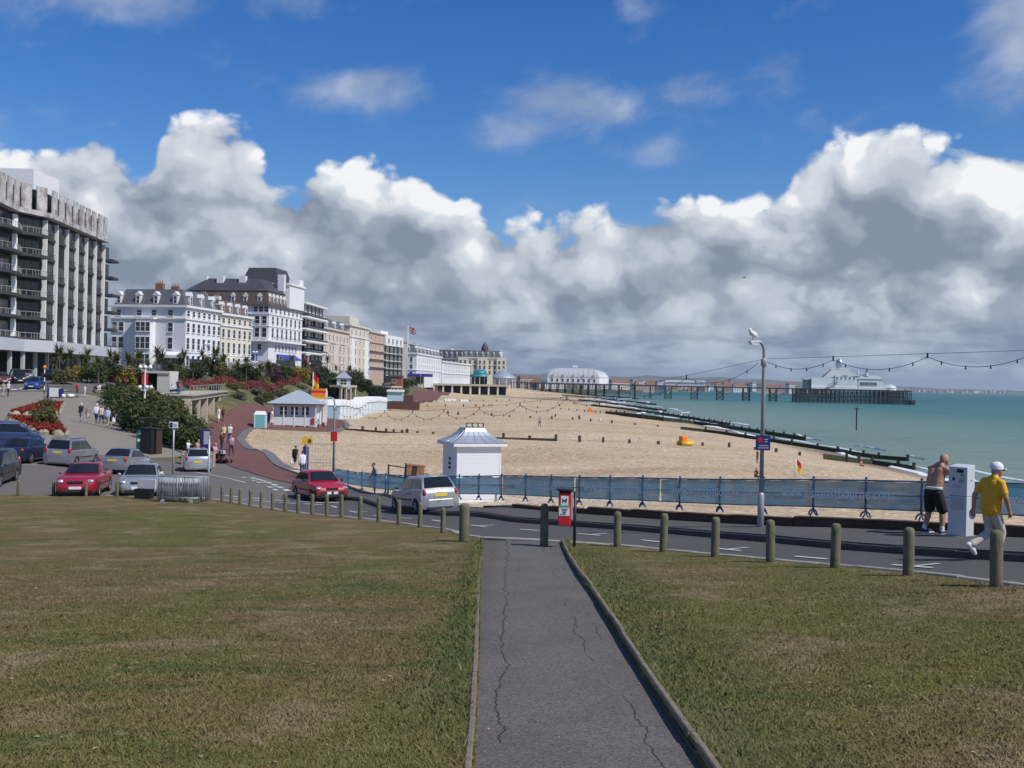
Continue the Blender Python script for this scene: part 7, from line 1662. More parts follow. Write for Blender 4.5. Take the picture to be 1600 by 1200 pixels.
    for i in range(n):
        q = A + d * (i + .5) / n; z = H(q.x, q.y) - .05; blue = i < 10
        t = thing('beach_hut', f'{"pale blue" if blue else "white"} beach hut in the promenade row, {ORD[i] if i else "nearest"} from the orange striped board', 'beach hut', (q.x, q.y, z), ang, 'row of beach huts'); w = step * .94 / 2
        MB().bb(-w, w, -1.3, 1.3, -.3, 2.3).build('wall', MATS['hut_blue' if blue else 'hut_white'], t); MB().add([(-w - .1, -1.5, 2.302), (w + .1, -1.5, 2.302), (w + .1, 1.4, 2.302), (-w - .1, 1.4, 2.302), (0, -1.5, 3.3), (0, 1.4, 3.3)], [(0, 1, 4), (1, 2, 5, 4), (2, 3, 5), (3, 0, 4, 5), (0, 3, 2, 1)]).build('roof', MATS['hut_white'], t); MB().bb(-w * .6, w * .6, -1.325, -1.302, .1, 2.1).build('door', MATS['hut_white' if blue else 'hut_blue'], t)
    q = hit(572, 641); t = thing('boat_cover', 'low deep blue covered stall at the end of the beach hut row', 'stall', tuple(q)); w = 24 * q.y / 1600; MB().bb(-w / 2, w / 2, -1, 1, 0, 2.0).build('skirt', MATS['deep_blue'], t); MB().bb(-w / 2 - .2, w / 2 + .2, -1.2, 1.2, 2.0, 2.3).build('top', MATS['hut_white'], t)
    q0, q1 = hit(588, 638), hit(655, 634); D = q0.y; s = D / 1600; X = WX(588, D, 638); w = 66 * s; z = H(X + w / 2, D)
    t = thing('beach_cafe', 'beach cafe terrace behind a brown fence with white canopy', 'cafe', (X, D, z), R(4)); MB().bb(0, w, -5, -4.85, -.4, 1.9).build('fence', MATS['brown_fence'], t); MB().bb(w, w + .15, -5, 4, -.4, 1.9).build('fence', MATS['brown_fence'], t); MB().bb(w * .26, w * .63, -2, 2.5, 1.2, 3.9).build('stall', MATS['hut_blue'], t); MB().bb(w * .24, w * .65, -2.4, 2.8, 3.9, 4.5).build('canopy', MATS['hut_white'], t, bevel=.15); MB().bb(w * .64, w * .86, 0, 3, 0, 3.3).build('red_stall', MATS['brown_fence'], t)
    # sun terrace with arches, round blue-roofed bandstand and pavilion
    D = 520; s = D / 1600; X = WX(664, D, 610); X1 = WX(792, D, 610); w = X1 - X; z = 3.0; t = thing('bandstand_arcade', 'long low arcade with dark bays projecting onto the beach', 'arcade', (X, D, z))
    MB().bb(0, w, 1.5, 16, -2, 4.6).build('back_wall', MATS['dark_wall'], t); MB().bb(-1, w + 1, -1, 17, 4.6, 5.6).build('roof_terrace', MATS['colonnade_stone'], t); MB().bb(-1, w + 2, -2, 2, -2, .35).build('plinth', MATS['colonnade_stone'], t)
    for k in range(10): x = w * (.0 + k / 9); MB().bb(x - .45, x + .45, -.6, .4, .352, 4.598).build('pillar', MATS['stucco_cream'], t)
    MB().bb(0, w * .16, .45, 1.4, .36, 4.59).build('wall_panel', MATS['colonnade_stone'], t)
    zt = z + 5.6; xb = WX(750, D + 14, 590); t = thing('bandstand', 'round bandstand with two-tier turquoise dome roof', 'bandstand', (xb, D + 14, zt)); t.scale = (.86, .86, .86); mat('turquoise', (.02, .20, .25), .5, var=.1)
    MB().lathe([(6.3, 4.4), (6.5, 4.7), (5.8, 5.9), (4.4, 6.3)], 20).build('lower_roof', MATS['turquoise'], t, smooth=True, ang=40); MB().lathe([(3.9, 6.0), (4.1, 6.6), (3.6, 7.8), (2.2, 8.7), (.4, 9.1)], 20).build('dome', MATS['turquoise'], t, smooth=True, ang=40); MB().lathe([(5.2, 0), (5.2, 4.4)], 20).build('drum', MATS['dark_wall'], t)
    for k in range(12): a = k * math.pi / 6; MB().tube([(5.9 * math.cos(a), 5.9 * math.sin(a), 0), (5.9 * math.cos(a), 5.9 * math.sin(a), 4.5)], .22, 6).build('column', MATS['stucco_cream'], t)
    MB().bb(4.5, 7.6, -7.5, -4.5, 0, 5.6).build('stair_tower', MATS['stucco_cream'], t)
    xp = WX(786, D + 18, 590); t = thing('pavilion', 'grey-roofed open pavilion at the right end of the arcade roof', 'pavilion', (xp, D + 18, zt)); MB().lathe([(7.0, 3.6), (6.4, 4.4), (2.4, 6.6), (1.2, 7.0), (.1, 8.6)], 16).build('roof', MATS['zinc'], t, smooth=True, ang=40); 
    for k in range(10): a = k * math.pi / 5; MB().tube([(6.2 * math.cos(a), 6.2 * math.sin(a), -1.5), (6.2 * math.cos(a), 6.2 * math.sin(a), 3.7)], .2, 6).build('column', MATS['stucco_white'], t)
    MB().lathe([(3.8, -1.5), (3.8, 3.6)], 14).build('wall', MATS['stucco_white'], t)
    D = 470; X = WX(634, D, 590); z = CAMZ - 4; t = thing('seafront_cafe', 'blue-canopied seafront cafe below the white terrace', 'cafe', (X, D, z)); w = 27 * D / 1600; MB().bb(0, w, 0, 6, -2, 5.6).build('wall', MATS['stucco_cream'], t); MB().bb(-.4, w + 4, -1.2, 6.4, 5.6, 7.0).build('canopy', MATS['awning_blue'], t); MB().bb(0, w * .7, -.5, -.01, .5, 2.4).build('counter', MATS['awning_blue'], t); MB().bb(w * .6, w, -.2, -.012, 2.5, 5.5).build('opening', MATS['window_glass'], t)
    D = 400; X = WX(611, D, 585); z = CAMZ - 2; t = thing('brick_cafe', 'small red brick seafront building behind the dark trees', 'cafe', (X, D, z)); mat('red_brick', (.30, .10, .06), .8, var=.2); MB().bb(0, 4.2, 0, 6, -3, 3.2).build('wall', MATS['red_brick'], t); MB().bb(-.3, 4.5, -.4, 6.2, 3.2, 3.7).build('roof', MATS['slate'], t); link('window', window_mesh(1.2, 1.2, 0), t, (1.4, -.056, .8))
    for k, (x, y, w) in enumerate(((704, 625, 18), (726, 626, 13))):
        q = hit(x, y + 2); s = q.y / 1600; t = thing('deckchair_stack', f'{"wider" if k == 0 else "narrower"} patch of blue and white deckchairs set out on the shingle', 'deckchairs', tuple(q), 0, 'deckchairs on the beach')
        for i in range(int(w / 2.2)):
            x0 = (i * 2.2 - w / 2) * s; MB().add([(x0, 0, .1), (x0 + .6, 0, .1), (x0 + .6, .7, .9), (x0, .7, .9)], [(0, 1, 2, 3)]).build('sling', MATS['hut_blue' if i % 2 else 'white_print'], t); MB().tube([(x0, -.1, 0), (x0, .8, 1.0)], .03, 4).build('frame', MATS['crate_wood'], t)
    for x, y0, y1, lab in ((557, 627, 651, 'dark timber post with a small plate on the shingle before the huts'), (609.5, 622, 643, 'thin post with a board on the shingle before the cafe'), (497, 655, 669, 'dark post beside the orange striped board')):
        q = hit(x, y1); hh = (y1 - y0) * q.y / 1600; t = thing('beach_post', lab, 'post', tuple(q), 0, 'posts on the upper beach'); MB().tube([(0, 0, -.3), (0, 0, hh)], .12 if x < 600 else .07, 6).build('post', MATS['crate_dark'], t); MB().bb(-.3, .3, -.14, -.125, hh - .7, hh - .2).build('plate', MATS['hut_blue'], t)
    q = hit(478, 738); s = q.y / 1600; t = thing('information_post', 'blue post with yellow arrow sign beside the beach entrance', 'sign post', tuple(q)); hh = 56 * s; MB().bb(-.22, .14, -.12, .12, -.2, 1.75).build('plinth', MATS['sign_blue'], t); MB().tube([(-.1, 0, 1.75), (-.1, 0, hh)], .05, 8).build('pole', MATS['blue_paint'], t); MB().bb(-.3, .42, -.08, -.052, hh - .55, hh - .05).build('board', MATS['yellow_print'], t); MB().bb(.12, .32, -.09, -.082, hh - .42, hh - .18).build('symbol', MATS['dark_print'], t)
    q = on_line(504, [(-60, 62.5), (0, 62.5)]); z = H(*q); t = thing('gate_frame', 'galvanised steel mesh frame at the left end of the fence', 'frame', (q.x, q.y, z), R(4))
    for x0 in (-.95, .75): MB().tube([(x0, 0, 0), (x0, 0, 2.3)], .035, 8).build('post', MATS['steel'], t)
    for zz in (2.3, 1.15, .1): MB().tube([(-.95, 0, zz), (.75, 0, zz)], .03, 6).build('rail', MATS['steel'], t)
    for k in range(9): MB().tube([(-.8 + k * .18, 0, .1), (-.8 + k * .18, 0, 2.3)], .008, 4).build('wire', MATS['steel'], t)
beach_buildings()

# ------------------------------------------------------------------ groynes
def groynes():
    mat('groyne_wood', (.075, .055, .038), .9, var=.35, vscale=2); mat('groyne_weed', (.024, .032, .012), .85, var=.4, vscale=1.2, var2=(.04, .04, .018))
    post = MB().box(0, 0, .0, .30, .30, 3.0).mesh('post', MATS['groyne_wood']); postw = MB().box(0, 0, 0, .32, .32, 3.4).mesh('post', MATS['groyne_weed'])
    lines = [([(505, 667), (640, 677), (750, 683), (865, 685.5), (1000, 692.5), (1110, 696), (1229, 707.5), (1322, 720.5), (1379, 727), (1432, 735)], 3.2, 'nearest groyne, a line of short posts running down to the water behind the kiosk', 1290),
             ([(700, 646), (808, 652), (895, 655.5), (960, 661), (1040, 668), (1110, 676), (1185, 687), (1285, 703), (1385, 719), (1452, 722)], 4.2, 'second groyne with long weedy boards passing behind the gull lamp', 1095),
             ([(640, 635), (760, 634), (860, 638.5), (930, 644.5), (1000, 652), (1060, 659.5), (1142, 670), (1200, 679), (1262, 689)], 5, 'third groyne with dark weedy boards reaching the sea left of the lamp', 950),
             ([(650, 629), (800, 626), (900, 632), (960, 638.5), (1020, 646), (1080, 655), (1144, 666)], 6, 'fourth groyne, dark boards beyond the third', 930), ([(800, 620), (860, 622), (920, 627), (980, 634.5), (1045, 644)], 7, 'fifth groyne towards the pier', 905), ([(800, 614), (870, 617.5), (930, 622), (980, 628), (1025, 633)], 8, 'sixth groyne towards the pier', 890), ([(820, 610), (870, 612.5), (920, 617), (1000, 624)], 9, 'groyne closest to the pier', 870)]
    for L, step, lab, xb in lines:
        px = []
        for (x0, y0), (x1, y1) in zip(L, L[1:]):
            n = max(1, int((x1 - x0) / 4)); px += [(x0 + (x1 - x0) * k / n, y0 + (y1 - y0) * k / n) for k in range(n)]
        px.append(L[-1]); Q = [(x, hit(x, y, 0.)) for x, y in px]
        t = thing('groyne', lab, 'groyne', tuple(Q[0][1]), 0, 'timber groynes across the beach'); o0 = Q[0][1]; last = None
        for (x, q) in Q:
            if last is None or (q - last[1]).length >= step:
                wet = x > xb; top = (.95 if wet else .45 + .12 * math.sin(x)) if step < 5 else (1.15 if wet else .55)
                o = link('post', postw if wet else post, t, (q.x - o0.x, q.y - o0.y, q.z - o0.z + top - (1.7 if wet else 1.5))); o.rotation_euler = (rnd.uniform(-.04, .04), rnd.uniform(-.04, .04), rnd.uniform(-.3, .3))
                if last is not None:
                    a, b = last[1] - o0, q - o0; d = Vector((b.x - a.x, b.y - a.y)); c = (a + b) / 2; ang = math.atan2(d.y, d.x)
                    if wet or (step < 4 and x < 870) or (step > 5 and x > xb - 60):
                        hh = (.55 if step < 5 else .75) if wet else .12
                        sl = math.atan2(b.z - a.z, d.length)
                        for k in range(3 if wet else 1):
                            o = MB().bb(-d.length / 2, d.length / 2, -.09, .09, -.9 if k == 0 else hh * k / 3 + .01, hh * (k + 1) / 3).build('board', MATS['groyne_weed' if wet else 'groyne_wood'], t, (c.x, c.y, c.z)); o.rotation_euler = (0, -sl, ang)
                last = (x, q)
    # surf along the edge of the sea
    mat('surf_foam', (.80, .82, .82), .7, var=.1)
    ys = np.arange(40, 760, 2.0); pts = []
    for y in ys:
        xs = np.arange(25, 95, .5); h = HH([(x, y) for x in xs]) - .03; k = np.nonzero(h < .05)[0]; pts.append((xs[k[0]] if len(k) else 60, y))
    mb = MB()
    for row, (off, amp, wid) in enumerate(((.2, 1.2, 1.0), (2.6, 2.0, .7), (6.5, 3., .5))):
        for j in range(len(pts) - 1):
            (x0, y0), (x1, y1) = pts[j], pts[j + 1]; s = 1 + y0 / 260
            w0 = max(0, mnoise.noise((y0 * .045, row * 9, 0)) + .10 + .25 * (row == 0)) * wid * s * 1.4; w1 = max(0, mnoise.noise((y1 * .045, row * 9, 0)) + .10 + .25 * (row == 0)) * wid * s * 1.4
            if w0 < .05 and w1 < .05: continue
            a0 = x0 + off * s + amp * mnoise.noise((y0 * .06, row, 3)); a1 = x1 + off * s + amp * mnoise.noise((y1 * .06, row, 3))
            mb.add([(a0, y0, .03), (a0 + w0 * .5, y0, .22), (a0 + w0, y0, .03), (a1, y1, .03), (a1 + w1 * .5, y1, .22), (a1 + w1, y1, .03)], [(0, 1, 4, 3), (1, 2, 5, 4)])
    tag(mb.build('surf', MATS['surf_foam'], smooth=True), kind='stuff')
    q = hit(1070, 696); s = q.y / 1600; t = thing('inflatable_boat', 'orange and yellow inflatable beach craft on the shingle', 'boat', tuple(q), R(20)); MB().tube([(-.7, -.5, .25), (.6, -.5, .25), (1.0, 0, .3), (.6, .5, .25), (-.7, .5, .25)], .26, 8).build('hull', MATS['yellow_print'], t, smooth=True); MB().bb(-.6, .1, -.45, .45, .4, 1.1).build('seat', MATS['orange_print'], t, bevel=.1)
    q = hit(922, 644); t = thing('beach_tent', 'small orange shelter beside the third groyne', 'tent', tuple(q)); MB().add([(-1.2, -.8, 0), (1.2, -.8, 0), (1.2, .8, 0), (-1.2, .8, 0), (0, -.6, 1.5), (0, .6, 1.5)], [(0, 1, 4), (1, 2, 5, 4), (2, 3, 5), (3, 0, 4, 5)]).build('cover', MATS['orange_print'], t)
groynes()

# ------------------------------------------------------------------ loose stones, grass
def grass():
    g = np.random.default_rng(12); N = 760000
    D = 4.2 / (1 - g.random(N) * .86) ; D = np.minimum(D, 32); u = g.uniform(-900, 900, N); X = u / 1600 * D; Y = D
    P = np.stack([X, Y], 1); lp = dict(ZONES)['lawn']; pp = dict(ZONES)['path']
    ok = inside(lp, P) & ~inside(pp, P) & (g.random(N) > np.clip((Y - 9) / 19, 0, 1)); P = P[ok]
    # a ragged fringe leaning over both edgings
    fy = g.uniform(4.5, 24.5, 16000); left = g.random(16000) < .5; fx = np.where(left, np.interp(fy, [6.5, 10.8, 17, 25], [-.235, -.335, -.505, -.675]) - np.abs(g.normal(0, .05, 16000)), np.interp(fy, [6.5, 10.8, 17, 25], [1.295, 1.255, 1.225, 1.305]) + np.abs(g.normal(0, .06, 16000)))
    P = np.concatenate([P, np.stack([fx, fy], 1)]); n = len(P); z = HH(P) + ZOFF['lawn'] - .004
    fr = np.zeros(n, bool); fr[-16000:] = True
    tall = np.array([max(0., mnoise.noise((p[0] * 1.1, p[1] * 1.1, 4.))) for p in P[::8]]).repeat(8)[:n]
    near_edge = np.clip(1 - np.minimum(np.abs(P[:, 0] + .6), np.abs(P[:, 0] - 1.6)) / .5, 0, 1)
    h = (.006 + .011 * g.random(n) + .010 * tall + .010 * near_edge) * (1 + .02 * P[:, 1]); h[fr] *= 2.0
    cl = np.array([mnoise.noise((p[0] * 2.3, p[1] * 2.3, 11.)) for p in P[::4]]).repeat(4)[:n]; h *= np.where(cl > .42, 1.9, 1.0)
    w = (.0026 + .0022 * g.random(n)) * (1 + .09 * P[:, 1]); a = g.uniform(0, 6.283, n); lean = g.uniform(.4, 2.2, n)
    dx, dy = np.cos(a), np.sin(a)
    b0 = np.stack([P[:, 0] - dy * w, P[:, 1] + dx * w, z], 1); b1 = np.stack([P[:, 0] + dy * w, P[:, 1] - dx * w, z], 1); tp = np.stack([P[:, 0] + dx * h * lean, P[:, 1] + dy * h * lean, z + h], 1)
    V = np.stack([b0, b1, tp], 1).reshape(-1, 3); me = bpy.data.meshes.new('grass'); me.vertices.add(3 * n); me.loops.add(3 * n); me.polygons.add(n)
    me.vertices.foreach_set('co', V.ravel()); me.loops.foreach_set('vertex_index', np.arange(3 * n, dtype=np.int32)); me.polygons.foreach_set('loop_start', np.arange(0, 3 * n, 3, dtype=np.int32))
    at = me.attributes.new('blade', 'FLOAT', 'FACE'); at.data.foreach_set('value', g.random(n).astype(np.float32)); me.materials.append(MATS['grass_blade']); me.update()
    tag(link('grass', me), kind='stuff')
    # fallen leaves, grit and daisies
    mb = MB(); q = random.Random(5)
    for i in range(150):
        D = 5 + q.random() ** 1.6 * 18; x = q.uniform(-.52, .52) * D; p = (x, D); inp = -.3 < x < 1.25; s = q.uniform(.008, .02) * (1 + D / 25); zz = H(*p) + (.004 if inp else .05); a = q.uniform(0, 6.28)
        mb.add([(x + math.cos(a) * s, D + math.sin(a) * s, zz), (x - math.sin(a) * s * .7, D + math.cos(a) * s * .7, zz + s * .3), (x - math.cos(a) * s, D - math.sin(a) * s, zz + .002), (x + math.sin(a) * s * .7, D - math.cos(a) * s * .7, zz + s * .2)], [(0, 1, 2, 3)])
    mat('litter_pale', (.30, .25, .15), .8, var=.3); tag(mb.build('fallen_leaves', MATS['litter_pale']), kind='stuff')
grass()

# ------------------------------------------------------------------ people
mat('skin', (.46, .26, .18), .55, var=.06); mat('skin_tan', (.42, .22, .14), .55, var=.08); mat('hair_dark', (.03, .02, .015), .7); mat('hair_grey', (.30, .28, .26), .8); mat('hair_fair', (.28, .18, .08), .7); mat('shoe_white', (.72, .72, .72), .6, var=.05); mat('shoe_dark', (.03, .03, .035), .6)
CLO = {'white': (.74, .75, .78), 'black': (.015, .015, .017), 'navy': (.025, .035, .08), 'grey': (.25, .25, .26), 'beige': (.45, .38, .27), 'stone': (.46, .43, .36), 'pink': (.62, .30, .42), 'palepink': (.68, .50, .52), 'red': (.55, .02, .02), 'yellow': (.72, .38, .02), 'lemon': (.65, .62, .25), 'blue': (.10, .18, .40), 'pale_blue': (.42, .54, .74), 'denim': (.06, .10, .20), 'brown': (.12, .06, .04), 'maroon': (.18, .02, .03)}
for k_, v_ in CLO.items(): mat('cloth_' + k_, v_, .85, var=.16, vscale=7, bump=.35, bscale=16)
def V(*a): return Vector(a)
def figure(name, segs, balls, mats_of, voxel, smooth=2):
    """one continuous body: tapered limbs fused by a voxel remesh, coloured by the nearest limb"""
    mb = MB()
    for (tg, a, b, ra, rb) in segs:
        n = 4; pts = [a.lerp(b, i / n) for i in range(n + 1)]; rs = [ra + (rb - ra) * i / n for i in range(n + 1)]
        d = (b - a).normalized(); mb.tube([a - d * ra * .5] + pts + [b + d * rb * .5], [ra * .75] + rs + [rb * .75], 12)
    for (tg, c, r) in balls: mb.ball(c, r, 14, 10)
    o = mb.build(name, MATS['skin']); m = o.modifiers.new('r', 'REMESH'); m.mode = 'VOXEL'; m.voxel_size = voxel
    s = o.modifiers.new('s', 'SMOOTH'); s.iterations = smooth; s.factor = .5
    bpy.context.view_layer.update(); me = bpy.data.meshes.new_from_object(o.evaluated_get(bpy.context.evaluated_depsgraph_get()))
    old = o.data; o.modifiers.clear(); o.data = me; me.name = name; bpy.data.meshes.remove(old)
    nf = len(me.polygons); C = np.empty(nf * 3); me.polygons.foreach_get('center', C); C = C.reshape(-1, 3)
    best = np.full(nf, 9.); idx = np.zeros(nf, int); keys = list(dict.fromkeys([s_[0] for s_ in segs] + [b_[0] for b_ in balls]))
    for (tg, a, b, ra, rb) in segs:
        A, B = np.array(a), np.array(b); t = np.clip(((C - A) @ (B - A)) / ((B - A) @ (B - A)), 0, 1); dd = np.linalg.norm(C - (A + t[:, None] * (B - A)), axis=1) - (ra + (rb - ra) * t); w = dd < best; best[w] = dd[w]; idx[w] = keys.index(tg)
    for (tg, c, r) in balls:
        rr = np.array(r if isinstance(r, (tuple, list)) else (r,) * 3); dd = (np.linalg.norm((C - np.array(c)) / rr, axis=1) - 1) * rr.mean(); w = dd < best; best[w] = dd[w]; idx[w] = keys.index(tg)
    names = list(dict.fromkeys(mats_of[k] for k in keys)); me.materials.clear()
    for n_ in names: me.materials.append(MATS[n_])
    mp = np.array([names.index(mats_of[k]) for k in keys], dtype=np.int32)
    me.polygons.foreach_set('material_index', mp[idx].astype(np.int32)); me.polygons.foreach_set('use_smooth', [True] * nf); me.update(); return o
def person(P, heading, label, group=None, top='white', legs='navy', shoes='shoe_dark', hair='hair_dark', skin='skin', sleeve=.5, short=0., skirt=False, pose='walk', s=1., stride=.28, hat=None, voxel=.03, phase=1, z=None, reach=0.):
    """forward is +X; joints laid out for the pose, then fused"""
    ph = phase; base = .93; lean = .03
    hipz = base; L = {}
    if pose == 'sit': hipz = .46
    pel = V(0, 0, hipz); ch = V(lean + .02, 0, hipz + .40); nk = V(lean + .03, 0, hipz + .56); hd = V(lean + .07, 0, hipz + .70)
    segs = []; balls = []
    T = 'torso'
    segs += [(T, V(0, .055, hipz + .02), V(lean, .075, hipz + .42), .115, .115), (T, V(0, -.055, hipz + .02), V(lean, -.075, hipz + .42), .115, .115), (T, V(lean, .16, hipz + .50), V(lean, -.16, hipz + .50), .07, .07), ('neck', V(lean + .01, 0, hipz + .50), hd, .055, .05)]
    balls += [('head', hd, (.095, .078, .118)), ('head', hd + V(.085, 0, -.02), (.022, .016, .03)), ('hair', hd + V(-.022, 0, .03), (.090, .082, .105)), ('head', hd + V(.03, .078, -.01), (.018, .01, .03)), ('head', hd + V(.03, -.078, -.01), (.018, .01, .03)), ('head', hd + V(.06, 0, -.075), (.035, .04, .04))]
    for sd in (1, -1):
        q = sd * ph
        hip = V(0, sd * .09, hipz - .02)
        if pose == 'walk': kn = V(q * stride * .55 + .05, sd * .09, hipz * .53); an = V(q * stride + (-.10 if q < 0 else .04), sd * .085, .085 + (.05 if q < 0 else 0))
        elif pose == 'stand': kn = V(.02, sd * .10, hipz * .53); an = V(-.01 + q * .03, sd * .11, .085)
        elif pose == 'sit': kn = V(.42, sd * .12, hipz + .02); an = V(.40, sd * .12, .085)
        segs += [('thigh', hip, kn, .088, .062)]
        cut = kn.lerp(an, .02) if not short else kn
        segs += [('calf', kn, an, .062, .042), ('foot', an + V(-.05, 0, -.04), an + V(.17, sd * .02, -.045), .042, .036)]
        sh = V(lean, sd * .185, hipz + .50)
        if pose == 'sit': el = sh + V(.12, sd * .05, -.26); wr = el + V(.22, -sd * .04, -.02)
        elif reach and sd == (1 if reach > 0 else -1): el = sh + V(.20, sd * .04, -.16); wr = el + V(.24, 0, .06)
        else: el = sh + V(-q * stride * .25, sd * .045, -.28); wr = el + V(-q * stride * .28 + .07, sd * .01, -.24)
        mid = sh.lerp(el, max(.05, sleeve * 1.0)) if sleeve < 1 else el
        segs += [('sleeve', sh, mid, .055, .052), ('arm', mid, el, .046, .042), ('sleeve2' if sleeve > 1 else 'arm', el, wr, .042, .030), ('hand', wr, wr + (wr - el).normalized() * .09, .032, .028)]
    if skirt: segs += [('skirt', V(0, 0, hipz + .02), V(.01, 0, .52), .13, .20)]
    M_ = {'torso': 'cloth_' + top if top != 'bare' else skin, 'neck': skin, 'head': skin, 'hair': hair, 'thigh': 'cloth_' + legs, 'calf': skin if (short or skirt) else 'cloth_' + legs, 'foot': shoes, 'sleeve': 'cloth_' + top if top != 'bare' else skin, 'sleeve2': 'cloth_' + top, 'arm': skin, 'hand': skin, 'skirt': 'cloth_' + legs}
    o = figure('person', segs, balls, M_, voxel); zz = H(P.x, P.y) if z is None else z
    o.location = (P.x, P.y, zz + .0); o.rotation_euler = (0, 0, math.atan2(heading[1], heading[0])); o.scale = (s, s, s); tag(o, label, 'person', group)
    if hat: MB().lathe([(.10, -.01), (.105, .04), (.08, .10), (.01, .12)], 10, tuple(hd + V(-.01, 0, .02))).bb(hd.x + .05, hd.x + .2, -.07, .07, hd.z + .02, hd.z + .035).build('cap', MATS['cloth_' + hat], o, smooth=True, ang=40)
    return o
def crowd():
    A = (-.05, 1.); g = 'people walking up the footway'
    for x, y, hp, kw, lab in [(126, 659, 29, dict(top='black', legs='grey', hat='white'), 'man in black shirt and pale cap walking up the footway'), (137, 659.5, 26, dict(top='grey', legs='stone', skirt=True, hair='hair_grey'), 'woman in grey dress beside the man in black shirt'), (150, 662, 31, dict(top='white', legs='navy', hat='white', sleeve=1.2), 'man in white shirt and white cap walking up the footway'),
                              (158, 663.5, 30, dict(top='palepink', legs='navy', hair='hair_fair', phase=-1), 'woman in pale top and dark trousers beside the white-capped man'), (168, 667.5, 31, dict(top='pale_blue', legs='beige', short=1, hair='hair_grey'), 'man in pale blue shirt and shorts walking up the footway'), (177, 667, 27, dict(top='black', legs='white', skirt=True, phase=-1), 'woman in black top and white skirt nearest the hedge')]:
        p = hit(x, y); person(p, A, lab, g, s=hp * p.y / 1600 / 1.76, stride=.22, **kw)
    for x, y, hp, kw, lab in [(4.5, 619.5, 23, dict(top='beige', legs='stone'), 'person in beige at the left picture edge by the crossing'), (12.5, 619, 23, dict(top='white', legs='black', hat='white'), 'person in white top and black trousers waiting by the crossing'), (120.5, 621, 24, dict(top='red', legs='denim', short=1), 'person in red shirt standing by the green railing'), (132, 620, 18, dict(top='white', legs='white', hair='hair_fair'), 'child in white beside the person in red')]:
        p = hit(x, y); person(p, (.3, 1), lab, 'people by the crossing', s=hp * p.y / 1600 / 1.76, stride=.1, **kw)
    p = hit(155, 614.5); b = thing('bench', 'dark bench against the shrubs near the crossing', 'bench', tuple(p)); MB().bb(-.8, .8, -.25, .25, .38, .44).build('seat', MATS['crate_dark'], b); MB().bb(-.8, .8, .2, .26, .5, .9).build('backrest', MATS['crate_dark'], b)
    for x0 in (-.7, .7): MB().bb(x0 - .04, x0 + .04, -.2, .2, -.1, .38).build('leg', MATS['crate_dark'], b)
    person(p, (0, -1), 'person in white sitting on the dark bench', 'people by the crossing', top='white', legs='beige', pose='sit', z=p.z - .02)
    g = 'people on the brick promenade'; B = (.2, 1); T_ = (-.2, -1)
    for x, y, hp, h_, kw, lab in [(341, 661, 26, T_, dict(top='white', legs='white', skirt=True, hair='hair_grey'), 'person in long white shirt in front of the colonnade'), (348.5, 658, 22, B, dict(top='maroon', legs='brown'), 'person in dark red by the last colonnade pillar'), (349, 692, 29, B, dict(top='lemon', legs='navy', hair='hair_fair'), 'person in pale yellow top on the brick promenade'), (358.5, 693, 31, B, dict(top='white', legs='navy', phase=-1, hair='hair_grey'), 'person in white top beside the pale yellow top'),
                                  (347, 708, 33, T_, dict(top='brown', legs='denim', hair='hair_fair'), 'woman in brown top and jeans coming along the promenade'), (361, 712, 33, T_, dict(top='palepink', legs='black', phase=-1, hair='hair_dark'), 'man in pink shirt and black trousers with bent arms'), (293, 717, 30, (1, -.3), dict(top='white', legs='black', hair='hair_fair', reach=1), 'person in black and white leaning behind the small silver hatchback'),
                                  (424, 669, 31, (1, .2), dict(top='white', legs='palepink', skirt=True, hair='hair_dark'), 'woman in white and pink by the portable toilet'), (460.5, 732, 36, (.3, 1), dict(top='black', legs='black', short=1, shoes='shoe_white'), 'person in black carrying a white bag at the beach entrance')]:
        p = hit(x, y); o = person(p, h_, lab, g, s=hp * p.y / 1600 / 1.76, stride=.18, **kw)
        if '460' in str(x): MB().ball((.0, .26, .46), (.16, .08, .24), 8, 6).build('white_bag', MATS['cloth_white'], o, smooth=True)
    p = on_line(473.5, [(-60, 64.8), (0, 64.8)]); person(p, (-.3, 1), 'person in white shirt behind the blue post with yellow sign', g, top='white', legs='denim', sleeve=1.2, stride=.12, s=.98)
    p = on_line(308, [(-60, 70.5), (0, 70.5)]); person(p, (1, -.2), 'bare-shouldered person sitting behind the small silver hatchback', g, top='bare', legs='red', pose='sit', s=1., z=H(*p) + .55); b = thing('low_wall', 'low kerb wall behind the small silver hatchback', 'wall', (p.x, p.y, H(*p))); MB().bb(-1.0, 1.2, -.2, .3, -.2, .95).build('wall', MATS['rock'], b)
    p = on_line(587, [(-60, 50.8), (0, 50.8)]); person(p, (-.8, -.3), 'boy with dark hair seen over the blue fence', None, top='grey', legs='navy', pose='stand', s=.93)
    # mobility scooter and its rider
    p = hit(338, 722); h_ = (.95, -.3); t = thing('mobility_scooter', 'black and red mobility scooter on the promenade', 'mobility scooter', tuple(p), math.atan2(h_[1], h_[0]))
    MB().bb(-.5, .55, -.26, .26, .16, .26).build('deck', MATS['sign_red'], t, bevel=.03); MB().bb(-.45, .02, -.24, .24, .262, .5).build('battery_box', MATS['car_trim'], t); MB().bb(-.42, .05, -.26, .26, .502, .58).build('seat', MATS['black_paint'], t, bevel=.03); MB().bb(-.5, -.42, -.24, .24, .58, 1.05).build('backrest', MATS['black_paint'], t, bevel=.03); MB().tube([(.55, 0, .2), (.42, 0, .95), (.36, 0, 1.02)], .03, 8).tube([(.36, -.25, 1.02), (.36, .25, 1.02)], .022, 8).build('tiller', MATS['car_trim'], t); MB().bb(.42, .66, -.16, .16, .62, .86).build('basket', MATS['grey_plastic'], t)
